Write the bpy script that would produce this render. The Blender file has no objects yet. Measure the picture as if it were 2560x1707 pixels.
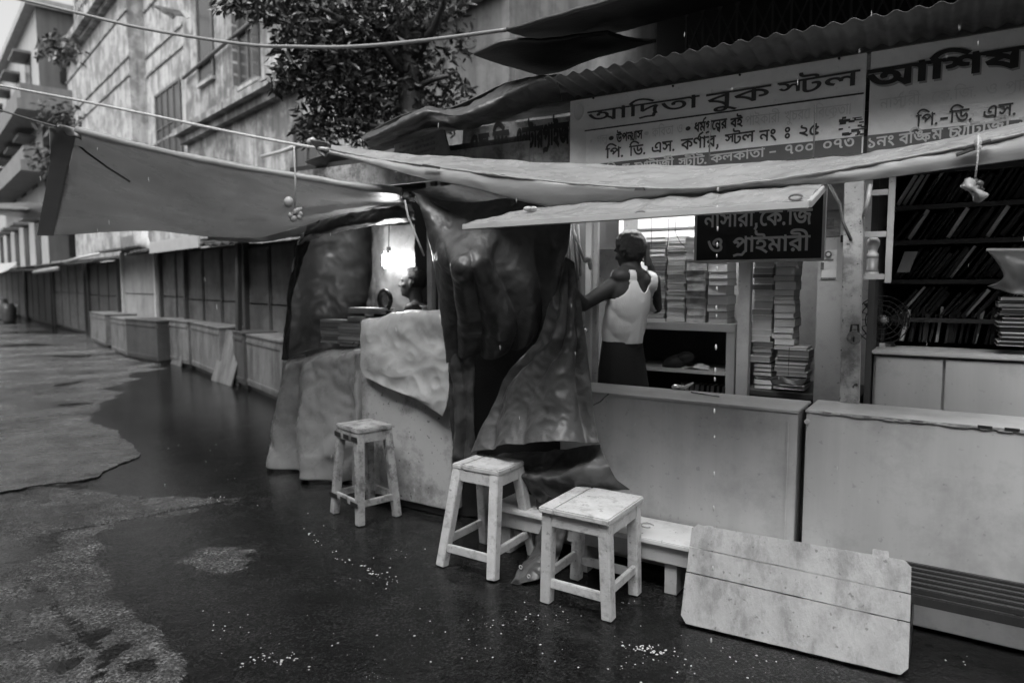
import bpy, bmesh, math, random
from mathutils import Vector, noise, Matrix
from mathutils.geometry import delaunay_2d_cdt
SC = bpy.context.scene
COL = SC.collection
random.seed(7)
V = Vector
# ---------------------------------------------------------------- camera
FPX, CXP, CYP = 1707.0, 1280.0, 853.5          # photograph: 2560 x 1707, 24 mm lens
PITCH = math.atan(143 / 1707.0)
CAM = V((0, 0, 1.5))
cam_d = bpy.data.cameras.new('camera'); cam = bpy.data.objects.new('camera', cam_d); COL.objects.link(cam)
cam.location = CAM; cam.rotation_euler = (math.pi / 2 - PITCH, 0, 0)
cam_d.sensor_width = 36; cam_d.lens = 24.0; cam_d.clip_start = .05; cam_d.clip_end = 2000
cam_d.dof.use_dof = True; cam_d.dof.focus_distance = 3.2; cam_d.dof.aperture_fstop = 1.8
SC.camera = cam
# ---------------------------------------------------------------- sky, sun, exposure
SUN_EL, SUN_AZ = math.radians(58), math.radians(205)     # high, behind the camera and to the left
w = bpy.data.worlds.new('World'); SC.world = w; w.use_nodes = True
nt = w.node_tree; nt.nodes.clear()
sky = nt.nodes.new('ShaderNodeTexSky'); sky.sky_type = 'NISHITA'; sky.sun_disc = False
sky.sun_elevation = SUN_EL; sky.sun_rotation = SUN_AZ; sky.air_density = 1.0; sky.dust_density = 6.0
bw = nt.nodes.new('ShaderNodeRGBToBW')                    # the photograph is black and white
bg = nt.nodes.new('ShaderNodeBackground'); bg.inputs['Strength'].default_value = .15
ow = nt.nodes.new('ShaderNodeOutputWorld')
nt.links.new(sky.outputs[0], bw.inputs[0]); nt.links.new(bw.outputs[0], bg.inputs[0]); nt.links.new(bg.outputs[0], ow.inputs[0])
sd_ = bpy.data.lights.new('sun', 'SUN'); sun = bpy.data.objects.new('sun', sd_); COL.objects.link(sun)
sd_.energy = .6; sd_.angle = math.radians(40); sd_.color = (1, 1, 1)
sdir = V((math.sin(SUN_AZ) * math.cos(SUN_EL), math.cos(SUN_AZ) * math.cos(SUN_EL), math.sin(SUN_EL)))
sun.rotation_euler = sdir.to_track_quat('Z', 'Y').to_euler()
SC.view_settings.view_transform = 'Standard'; SC.view_settings.look = 'None'
SC.view_settings.exposure = 1.3; SC.view_settings.gamma = 1.0
SC.cycles.max_bounces = 8; SC.cycles.transparent_max_bounces = 8

# ---------------------------------------------------------------- places: pixel of the photograph -> point in the street
FW = V((0, math.cos(PITCH), -math.sin(PITCH))); UP = V((0, math.sin(PITCH), math.cos(PITCH))); RT = V((1, 0, 0))
def ray(x, y): return FW + RT * ((x - CXP) / FPX) - UP * ((y - CYP) / FPX)
def G(x, y, z=0.0):
    d = ray(x, y); return CAM + d * ((z - CAM.z) / d.z)
def D(x, y, Y):
    d = ray(x, y); return CAM + d * (Y / d.y)
UR = V((.8397, -.5430, 0)).normalized(); VN = V((.5430, .8397, 0)).normalized()   # near stalls: along the counter, into the stall
P0 = G(2290, 1570)
def N(u, v, z): return P0 + UR * u + VN * v + V((0, 0, z))
def F(x, y, v=0.0):
    d = ray(x, y); q = P0 + VN * v; return CAM + d * ((q - CAM).dot(VN) / d.dot(VN))
def uz(p):
    q = p - P0; return q.dot(UR), q.dot(VN), q.z
Q0 = V((-3.07, 8.78, 0)); SDV = V((-22.8, 25.7, 0)).normalized(); MD = V((SDV.y, -SDV.x, 0))  # far row: along the street, into the row
def T(s, m, z): return Q0 + SDV * s + MD * m + V((0, 0, z))
def S(x, y, m=0.0):
    d = ray(x, y); q = Q0 + MD * m; return CAM + d * ((q - CAM).dot(MD) / d.dot(MD))
def sz(p):
    q = p - Q0; return q.dot(SDV), q.z

# ---------------------------------------------------------------- materials (all grey: black-and-white photograph)
def M(name, c, rough=.6, var=.25, vs=3.0, stretch=(1, 1, 1), bump=.15, bs=60.0, stain=0.0, ss=5.0, st_hi=.62, spots=0.0, spec=.5,
      trans=0.0, rvar=0.0, coat=0.0, rnd=0.0, streak=0.0, metal=0.0, crk=0.0, cks=7.0):
    m = bpy.data.materials.new(name); m.use_nodes = True
    n = m.node_tree.nodes; L = m.node_tree.links; b = n['Principled BSDF']
    geo = n.new('ShaderNodeNewGeometry'); mp = n.new('ShaderNodeMapping'); mp.inputs['Scale'].default_value = stretch
    L.new(geo.outputs['Position'], mp.inputs[0])
    def nz(scale, det=6, rough_=.6, src=mp):
        t = n.new('ShaderNodeTexNoise'); t.inputs['Scale'].default_value = scale; t.inputs['Detail'].default_value = det
        t.inputs['Roughness'].default_value = rough_; L.new(src.outputs[0], t.inputs['Vector']); return t.outputs[0]
    def mr(o, a, b_, c_, d_):
        r = n.new('ShaderNodeMapRange'); L.new(o, r.inputs[0])
        for i, q in enumerate((a, b_, c_, d_)): r.inputs[i + 1].default_value = q
        return r.outputs[0]
    def mul(o, p):
        r = n.new('ShaderNodeMath'); r.operation = 'MULTIPLY'; L.new(o, r.inputs[0])
        if isinstance(p, (int, float)): r.inputs[1].default_value = p
        else: L.new(p, r.inputs[1])
        return r.outputs[0]
    val = mul(mr(nz(vs), .25, .75, 1 - var, 1 + var), c)
    if stain: val = mul(val, mr(nz(ss, 8, .7), st_hi - .14, st_hi, 1, 1 - stain))
    if streak:
        m2 = n.new('ShaderNodeMapping'); m2.inputs['Scale'].default_value = (3.2, 3.2, .22); L.new(geo.outputs['Position'], m2.inputs[0])
        val = mul(val, mr(nz(1.6, 7, .65, m2), .42, .68, 1, 1 - streak))
    if spots:
        val = mul(val, mr(nz(38, 3, .5, geo), .66, .72, 1, 1 - spots))
    if rnd:
        oi = n.new('ShaderNodeObjectInfo'); val = mul(val, mr(oi.outputs['Random'], 0, 1, 1 - rnd, 1 + rnd))
    cc = n.new('ShaderNodeCombineColor')
    for i in range(3): L.new(val, cc.inputs[i])
    L.new(cc.outputs[0], b.inputs['Base Color'])
    b.inputs['Roughness'].default_value = rough; b.inputs['Specular IOR Level'].default_value = spec; b.inputs['Metallic'].default_value = metal
    if rvar: L.new(mr(nz(vs * 2.3, 5), .3, .7, max(.02, rough - rvar), min(1, rough + rvar)), b.inputs['Roughness'])
    if coat: b.inputs['Coat Weight'].default_value = coat; b.inputs['Coat Roughness'].default_value = .12
    if bump:
        bp = n.new('ShaderNodeBump'); bp.inputs['Strength'].default_value = bump; bp.inputs['Distance'].default_value = .02
        L.new(nz(bs, 4, .6), bp.inputs['Height']); L.new(bp.outputs[0], b.inputs['Normal'])
        if crk:                                          # creases of stiff sheet plastic: bent facets
            wn = n.new('ShaderNodeTexNoise'); wn.inputs['Scale'].default_value = cks * .6; L.new(geo.outputs['Position'], wn.inputs['Vector'])
            va = n.new('ShaderNodeVectorMath'); va.operation = 'MULTIPLY_ADD'; L.new(wn.outputs[1], va.inputs[0]); va.inputs[1].default_value = (.28, .28, .28); L.new(geo.outputs['Position'], va.inputs[2])
            vo = n.new('ShaderNodeTexNoise'); vo.noise_type = 'RIDGED_MULTIFRACTAL'; vo.inputs['Scale'].default_value = cks * .62; vo.inputs['Detail'].default_value = 3; L.new(va.outputs[0], vo.inputs['Vector'])
            b2 = n.new('ShaderNodeBump'); b2.inputs['Strength'].default_value = crk; b2.inputs['Distance'].default_value = .02
            L.new(vo.outputs[0], b2.inputs['Height']); L.new(bp.outputs[0], b2.inputs['Normal']); L.new(b2.outputs[0], b.inputs['Normal'])
    if trans:
        tr = n.new('ShaderNodeBsdfTranslucent'); L.new(cc.outputs[0], tr.inputs[0]); mx = n.new('ShaderNodeMixShader'); mx.inputs[0].default_value = trans
        L.new(b.outputs[0], mx.inputs[1]); L.new(tr.outputs[0], mx.inputs[2]); L.new(mx.outputs[0], n['Material Output'].inputs[0])
    return m
def E(name, v, strength):
    m = bpy.data.materials.new(name); m.use_nodes = True; b = m.node_tree.nodes['Principled BSDF']
    b.inputs['Base Color'].default_value = (v, v, v, 1); b.inputs['Emission Color'].default_value = (1, 1, 1, 1); b.inputs['Emission Strength'].default_value = strength
    return m
white_paint = M('worn_white_paint', .60, .42, .12, 2.2, bump=.08, bs=35, spots=.55, stain=.25, ss=3.5, rvar=.12)
panel_paint = M('smooth_counter_paint', .42, .38, .10, 1.4, bump=.03, bs=25, spots=.2, stain=.2, ss=2.6, streak=.14, rvar=.1)
wood_paint = M('painted_wood', .31, .5, .16, 8, (1, 1, .35), bump=.25, bs=45, stain=.32, ss=13, spots=.5, rvar=.15)
stool_paint = M('chipped_cream_paint', .50, .38, .16, 10, bump=.22, bs=70, stain=.38, ss=18, st_hi=.66, spots=.5, rvar=.15)
old_stool_paint = M('grimy_stool_paint', .34, .45, .3, 9, bump=.3, bs=60, stain=.6, ss=14, spots=.6, rvar=.15)
black_paint = M('black_paint', .02, .35, .3, 8, bump=.1)
dark_wood = M('dark_wet_wood', .055, .35, .35, 6, (1, 1, .3), bump=.3, bs=50)
canopy_mat = M('pale_wet_tarpaulin', .42, .26, .10, 2.6, bump=.10, bs=22, trans=.42, rvar=.14, stain=.07, ss=3, crk=.22, cks=11)
canopy_far = M('grey_tarpaulin', .42, .32, .12, 1.6, bump=.05, bs=9, trans=.5, rvar=.12, crk=.12, cks=5)
dark_tarp = M('dark_wet_tarpaulin', .052, .40, .3, 4, bump=.15, bs=40, rvar=.1, stain=.3, ss=9, crk=.5, cks=9)
grey_tarp = M('grey_brown_tarpaulin', .06, .46, .18, 5, bump=.12, bs=40, rvar=.12, stain=.3, ss=8, crk=.55, cks=9)
plastic = M('milky_plastic_sheet', .30, .28, .18, 4, bump=.08, bs=30, trans=.25, rvar=.12, crk=.5, cks=6)
pale_plastic = M('pale_plastic_sheet', .44, .32, .14, 5, bump=.08, bs=30, trans=.2, rvar=.1, crk=.55, cks=7)
dark_plastic = M('dull_plastic_sheet', .10, .42, .3, 4, bump=.1, bs=30, trans=.25, crk=.3, cks=5)
plaster = M('stained_plaster', .38, .75, .2, 1.1, bump=.25, bs=14, stain=.62, ss=1.3, st_hi=.57, streak=.62)
plaster_pale = M('pale_plaster', .42, .75, .14, 1.3, bump=.15, bs=12, stain=.5, ss=1.6, st_hi=.58, streak=.45)
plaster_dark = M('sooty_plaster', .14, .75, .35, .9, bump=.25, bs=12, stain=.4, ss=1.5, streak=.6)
far_wall = M('far_pale_wall', .30, .8, .12, .6, bump=.1, streak=.25)
far_grey = M('far_grey_wall', .15, .8, .15, .6, bump=.1, streak=.3)
window_dark = M('dark_window', .03, .25, .3, 3, bump=.02)
pane_mat = M('sky_lit_glass', .45, .12, .1, 2, bump=.01)
frame_mat = M('window_frame', .10, .6, .3, 5)
tin = M('rusty_tin', .055, .45, .4, 3, bump=.2, bs=30, stain=.5, ss=4, rvar=.15)
slat_wood = M('black_wet_slats', .028, .35, .3, 6, (1, 1, .3), bump=.3, bs=50)
tin_dark = M('sooty_tin', .03, .5, .4, 3, bump=.2, bs=30)
shutter_mat = M('grey_steel_shutter', .11, .45, .25, 2.5, bump=.15, bs=30, stain=.4, ss=3, streak=.4, rvar=.1)
shutter_pale = M('pale_steel_shutter', .30, .45, .2, 2, bump=.1, stain=.2, ss=3, streak=.25)
box_mat = M('weathered_grey_plywood', .17, .5, .25, 4, (1, 1, .5), bump=.25, bs=30, stain=.4, ss=5, streak=.4, rvar=.12)
box_dark = M('sooty_plywood', .07, .45, .3, 4, bump=.25, bs=30, streak=.4)
sign_mat = M('faded_sign_face', .74, .45, .08, 1.8, bump=.03, spots=.15, stain=.12, ss=4)
sign_pale = M('pale_sign_face', .80, .45, .07, 2.2, bump=.03, spots=.12, stain=.1, ss=5)
band_mat = M('dark_sign_band', .10, .45, .15, 3, bump=.03)
ink_dark = M('dark_sign_paint', .055, .5, .35, 14, bump=.02)
ink_black = M('black_sign_paint', .025, .45, .3, 12, bump=.02)
ink_faded = M('faded_sign_paint', .31, .5, .25, 18, bump=.02)
ink_ghost = M('bleached_sign_paint', .62, .5, .1, 18, bump=.02)
ink_pale = M('pale_sign_paint', .5, .5, .15, 10, bump=.02)
old_sign = M('peeling_sign_wall', .34, .6, .5, 6, bump=.3, bs=20, stain=.6, ss=9, streak=.4)
board_dim = M('dim_notice_board', .17, .5, .25, 9, bump=.1, stain=.3, ss=8)
black_board = M('black_board', .012, .4, .3, 4, bump=.02)
alu = M('pale_metal_trim', .42, .35, .12, 6, bump=.03)
steel = M('bright_steel', .55, .22, .2, 20, bump=.05, metal=.8)
skin = M('brown_skin', .07, .55, .2, 14, bump=.12, bs=150, spec=.35)
skin_backlit = M('backlit_brown_skin', .030, .58, .2, 14, bump=.12, bs=150, spec=.3)  # skin colour lowered toward black for the backlit man
hair_mat = M('black_hair', .010, .5, .4, 60, bump=.8, bs=170)
vest_mat = M('white_vest_cotton', .62, .8, .06, 8, (1, 1, .3), bump=.25, bs=220)
black_cloth = M('black_cloth', .006, .8, .3, 8, bump=.2, bs=150)
book_mat = M('book_cover', .28, .4, .15, 8, bump=.05, rnd=.65)
page_mat = M('book_pages', .56, .7, .15, 12, (1, 1, 30), bump=.3, bs=30, rnd=.2)
dark_book = M('shaded_book_cover', .028, .5, .3, 8, bump=.05, rnd=.8)  # covers darkened in colour for the weak light in the right stall
wrap_mat = M('clear_wrapped_books', .34, .16, .45, 14, bump=.55, bs=26, spec=.8, rnd=.35)
shelf_mat = M('grey_shelf_paint', .30, .5, .15, 3, bump=.08)
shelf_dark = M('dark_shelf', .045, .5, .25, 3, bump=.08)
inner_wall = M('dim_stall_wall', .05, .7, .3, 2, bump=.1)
pillar_mat = M('grey_white_pillar', .36, .45, .1, 2, bump=.04, spots=.4, stain=.2, ss=5)
post_mat = M('rust_pitted_post', .42, .45, .2, 6, bump=.1, spots=.8, stain=.5, ss=9)
rope_mat = M('pale_rope', .46, .7, .2, 30, bump=.6, bs=200)
cable_mat = M('grey_cable', .20, .35, .1, 10, bump=.05)
dark_rope = M('dark_rope', .05, .6, .2, 20, bump=.4, bs=150)
leaf_mat = M('dark_wet_leaves', .028, .3, .55, 5, bump=.05, trans=.12, rvar=.1)
bark = M('wet_bark', .025, .6, .4, 10, (1, 1, .3), bump=.6, bs=30)
paper = M('paper', .55, .6, .1, 10, bump=.1)
poster_ink = M('poster_ink', .10, .5, .5, 60, bump=.02)
foam = M('water_bead', .5, .04, .05, 10, bump=0, spec=1.0)
bottle_mat = M('white_plastic_bottle', .5, .3, .1, 10, bump=.03)
grey_plastic = M('grey_plastic', .16, .35, .2, 10, bump=.03)

# ---------------------------------------------------------------- mesh builder
class MB:
    def __init__(s): s.v = []; s.f = []; s.mi = []
    def add(s, vs, fs, mi=0):
        o = len(s.v); s.v += [V(p) for p in vs]; s.f += [tuple(i + o for i in f) for f in fs]; s.mi += [mi] * len(fs); return s
    def hexa(s, p, mi=0):       # p: 8 points, bottom 4 then top 4
        return s.add(p, [(3, 2, 1, 0), (4, 5, 6, 7), (0, 1, 5, 4), (1, 2, 6, 5), (2, 3, 7, 6), (3, 0, 4, 7)], mi)
    def box(s, fr, a0, a1, b0, b1, c0, c1, mi=0):
        return s.hexa([fr(a0, b0, c0), fr(a1, b0, c0), fr(a1, b1, c0), fr(a0, b1, c0), fr(a0, b0, c1), fr(a1, b0, c1), fr(a1, b1, c1), fr(a0, b1, c1)], mi)
    def beam(s, p, q, wa, wb=None, side=None, mi=0, w2=None):   # square-section bar, tapering to w2
        p, q = V(p), V(q); d = (q - p).normalized(); wb = wb or wa
        a = V(side) if side else (V((0, 0, 1)) if abs(d.z) < .9 else UR)
        a = (a - d * a.dot(d)).normalized(); b = d.cross(a); k = (w2 or wa) / wa
        c = lambda o, f: [o + a * (sa * wa / 2 * f) + b * (sb * wb / 2 * f) for sa, sb in ((-1, -1), (1, -1), (1, 1), (-1, 1))]
        return s.hexa(c(p, 1) + c(q, k), mi)
    def tube(s, pts, r, seg=8, mi=0, caps=True):
        pts = [V(p) for p in pts]; n = len(pts); rs = r if isinstance(r, (list, tuple)) else [r] * n
        d0 = (pts[1] - pts[0]).normalized(); a = V((0, 0, 1)) if abs(d0.z) < .9 else V((1, 0, 0)); vs = []
        for i, p in enumerate(pts):
            d = (pts[min(i + 1, n - 1)] - pts[max(i - 1, 0)]).normalized(); a = (a - d * a.dot(d)).normalized(); b = d.cross(a)
            vs += [p + (a * math.cos(t) + b * math.sin(t)) * rs[i] for t in [2 * math.pi * j / seg for j in range(seg)]]
        fs = [(i * seg + j, i * seg + (j + 1) % seg, (i + 1) * seg + (j + 1) % seg, (i + 1) * seg + j) for i in range(n - 1) for j in range(seg)]
        if caps: fs += [tuple(range(seg - 1, -1, -1)), tuple((n - 1) * seg + j for j in range(seg))]
        return s.add(vs, fs, mi)
    def lathe(s, c, prof, seg=16, mi=0):        # prof: (radius, z)
        c = V(c); vs = [c + V((r * math.cos(2 * math.pi * j / seg), r * math.sin(2 * math.pi * j / seg), z)) for r, z in prof for j in range(seg)]
        n = len(prof); fs = [(i * seg + j, i * seg + (j + 1) % seg, (i + 1) * seg + (j + 1) % seg, (i + 1) * seg + j) for i in range(n - 1) for j in range(seg)]
        fs += [tuple(range(seg - 1, -1, -1)), tuple((n - 1) * seg + j for j in range(seg))]
        return s.add(vs, fs, mi)
    def ball(s, c, rx, ry=None, rz=None, rot=None, seg=12, rings=8, mi=0):
        c = V(c); ry = ry or rx; rz = rz or rx; R = rot or Matrix.Identity(3); vs = [c + R @ V((0, 0, -rz))]
        for i in range(1, rings):
            t = math.pi * i / rings - math.pi / 2
            vs += [c + R @ V((rx * math.cos(t) * math.cos(2 * math.pi * j / seg), ry * math.cos(t) * math.sin(2 * math.pi * j / seg), rz * math.sin(t))) for j in range(seg)]
        vs.append(c + R @ V((0, 0, rz))); k = len(vs) - 1
        fs = [(0, 1 + (j + 1) % seg, 1 + j) for j in range(seg)]
        for i in range(rings - 2): fs += [(1 + i * seg + j, 1 + i * seg + (j + 1) % seg, 1 + (i + 1) * seg + (j + 1) % seg, 1 + (i + 1) * seg + j) for j in range(seg)]
        b = 1 + (rings - 2) * seg; fs += [(b + j, b + (j + 1) % seg, k) for j in range(seg)]
        return s.add(vs, fs, mi)
    def prism(s, poly, off, mi=0):              # flat polygon pushed by a vector
        n = len(poly); off = V(off); vs = [V(p) for p in poly] + [V(p) + off for p in poly]
        return s.add(vs, [tuple(range(n - 1, -1, -1)), tuple(range(n, 2 * n))] + [(i, (i + 1) % n, n + (i + 1) % n, n + i) for i in range(n)], mi)
    def build(s, name, mats, parent=None, origin=None, smooth=False, bevel=0, solid=0):
        if parent: org = parent.get('_o') and V(parent['_o']) or V((0, 0, 0))
        elif origin is not None: org = V(origin)
        else:
            n = len(s.v); org = V((sum(p.x for p in s.v) / n, sum(p.y for p in s.v) / n, min(p.z for p in s.v)))
        me = bpy.data.meshes.new(name); me.from_pydata([tuple(p - org) for p in s.v], [], s.f)
        mats = mats if isinstance(mats, (list, tuple)) else [mats]
        for m in mats: me.materials.append(m)
        if len(mats) > 1: me.polygons.foreach_set('material_index', s.mi)
        bm = bmesh.new(); bm.from_mesh(me)
        bmesh.ops.recalc_face_normals(bm, faces=bm.faces)
        if bevel: bmesh.ops.bevel(bm, geom=[e for e in bm.edges if len(e.link_faces) == 2 and e.calc_face_angle() > .5], offset=bevel, segments=2, affect='EDGES', clamp_overlap=True)
        bm.to_mesh(me); bm.free()
        if smooth: me.polygons.foreach_set('use_smooth', [True] * len(me.polygons))
        o = bpy.data.objects.new(name, me); COL.objects.link(o)
        if solid:
            md = o.modifiers.new('thickness', 'SOLIDIFY'); md.thickness = solid; md.offset = 0
        if parent: o.parent = parent
        else: o.location = org
        o['_o'] = tuple(org)
        return o
def tag(o, label=None, cat=None, group=None, kind=None):
    for k, v in (('label', label), ('category', cat), ('group', group), ('kind', kind)):
        if v: o[k] = v
    return o
def thing(name, label, cat, loc, group=None):
    o = bpy.data.objects.new(name, None); COL.objects.link(o); o.location = loc; o['_o'] = tuple(loc); o.empty_display_size = .1
    return tag(o, label, cat, group)
def dup(root, delta=None, label=None, loc=None, rot=None):
    c = root.copy(); COL.objects.link(c)
    if loc is not None: c.location = loc
    if rot is not None: c.rotation_euler = rot
    if label: c['label'] = label
    for ch in root.children:
        d = ch.copy(); COL.objects.link(d); d.parent = c
        for g in ch.children:
            h = g.copy(); COL.objects.link(h); h.parent = d
    return c
# ---------------------------------------------------------------- cloth: rows of control points -> smooth wrinkled sheet
def cr(p, t):                                    # Catmull-Rom through list p, t in 0..len-1
    n = len(p); i = min(int(t), n - 2); f = t - i
    a, b, c, d = p[max(i - 1, 0)], p[i], p[i + 1], p[min(i + 2, n - 1)]
    return (b * 2 + (c - a) * f + (a * 2 - b * 5 + c * 4 - d) * f * f + (b * 3 - a - c * 3 + d) * f ** 3) * .5
def sheet(rows, nu=60, nv=30, wr=.01, ws=5.0, seed=0, wr2=0.0, ws2=18.0, fold=None, edge=.5):
    g = []
    for j in range(nv + 1):
        tv = j / nv
        g.append([])
        for i in range(nu + 1):
            tu = i / nu
            col = [cr(r, tu * (len(r) - 1)) for r in rows]
            g[-1].append(cr(col, tv * (len(rows) - 1)))
    m = MB(); out = []
    for j in range(nv + 1):
        for i in range(nu + 1):
            a = g[j][min(i + 1, nu)] - g[j][max(i - 1, 0)]; b = g[min(j + 1, nv)][i] - g[max(j - 1, 0)][i]
            n = a.cross(b); n = n.normalized() if n.length > 1e-9 else V((0, 0, 1)); p = g[j][i]
            e = min(1, edge + 4 * min(i / nu, 1 - i / nu, j / nv, 1 - j / nv))
            q = p + V((seed * 3.7, seed * 1.3, 0))
            d = wr * e * noise.noise(q * ws) + (wr2 * e * (abs(noise.noise(q * ws2)) + .5 * abs(noise.noise(q * ws2 * 2.3 + V((9, 4, 2)))) - .45) if wr2 else 0) + .35 * wr * noise.noise(q * ws * 2.7)
            if fold: d += fold[1] * min(1, max(0, (j / nv - fold[2]) * 2.5)) * (1 - abs(math.sin(math.pi * fold[0] * i / nu + 2.4 * noise.noise(q * 1.7) + seed)) * 1.6)
            out.append(p + n * d)
    w_ = nu + 1
    m.add(out, [(j * w_ + i, j * w_ + i + 1, (j + 1) * w_ + i + 1, (j + 1) * w_ + i) for j in range(nv) for i in range(nu)])
    return m
def FR(*pts): return [F(x, y, v) for x, y, v in pts]
def DR(*pts): return [D(x, y, v) for x, y, v in pts]
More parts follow.
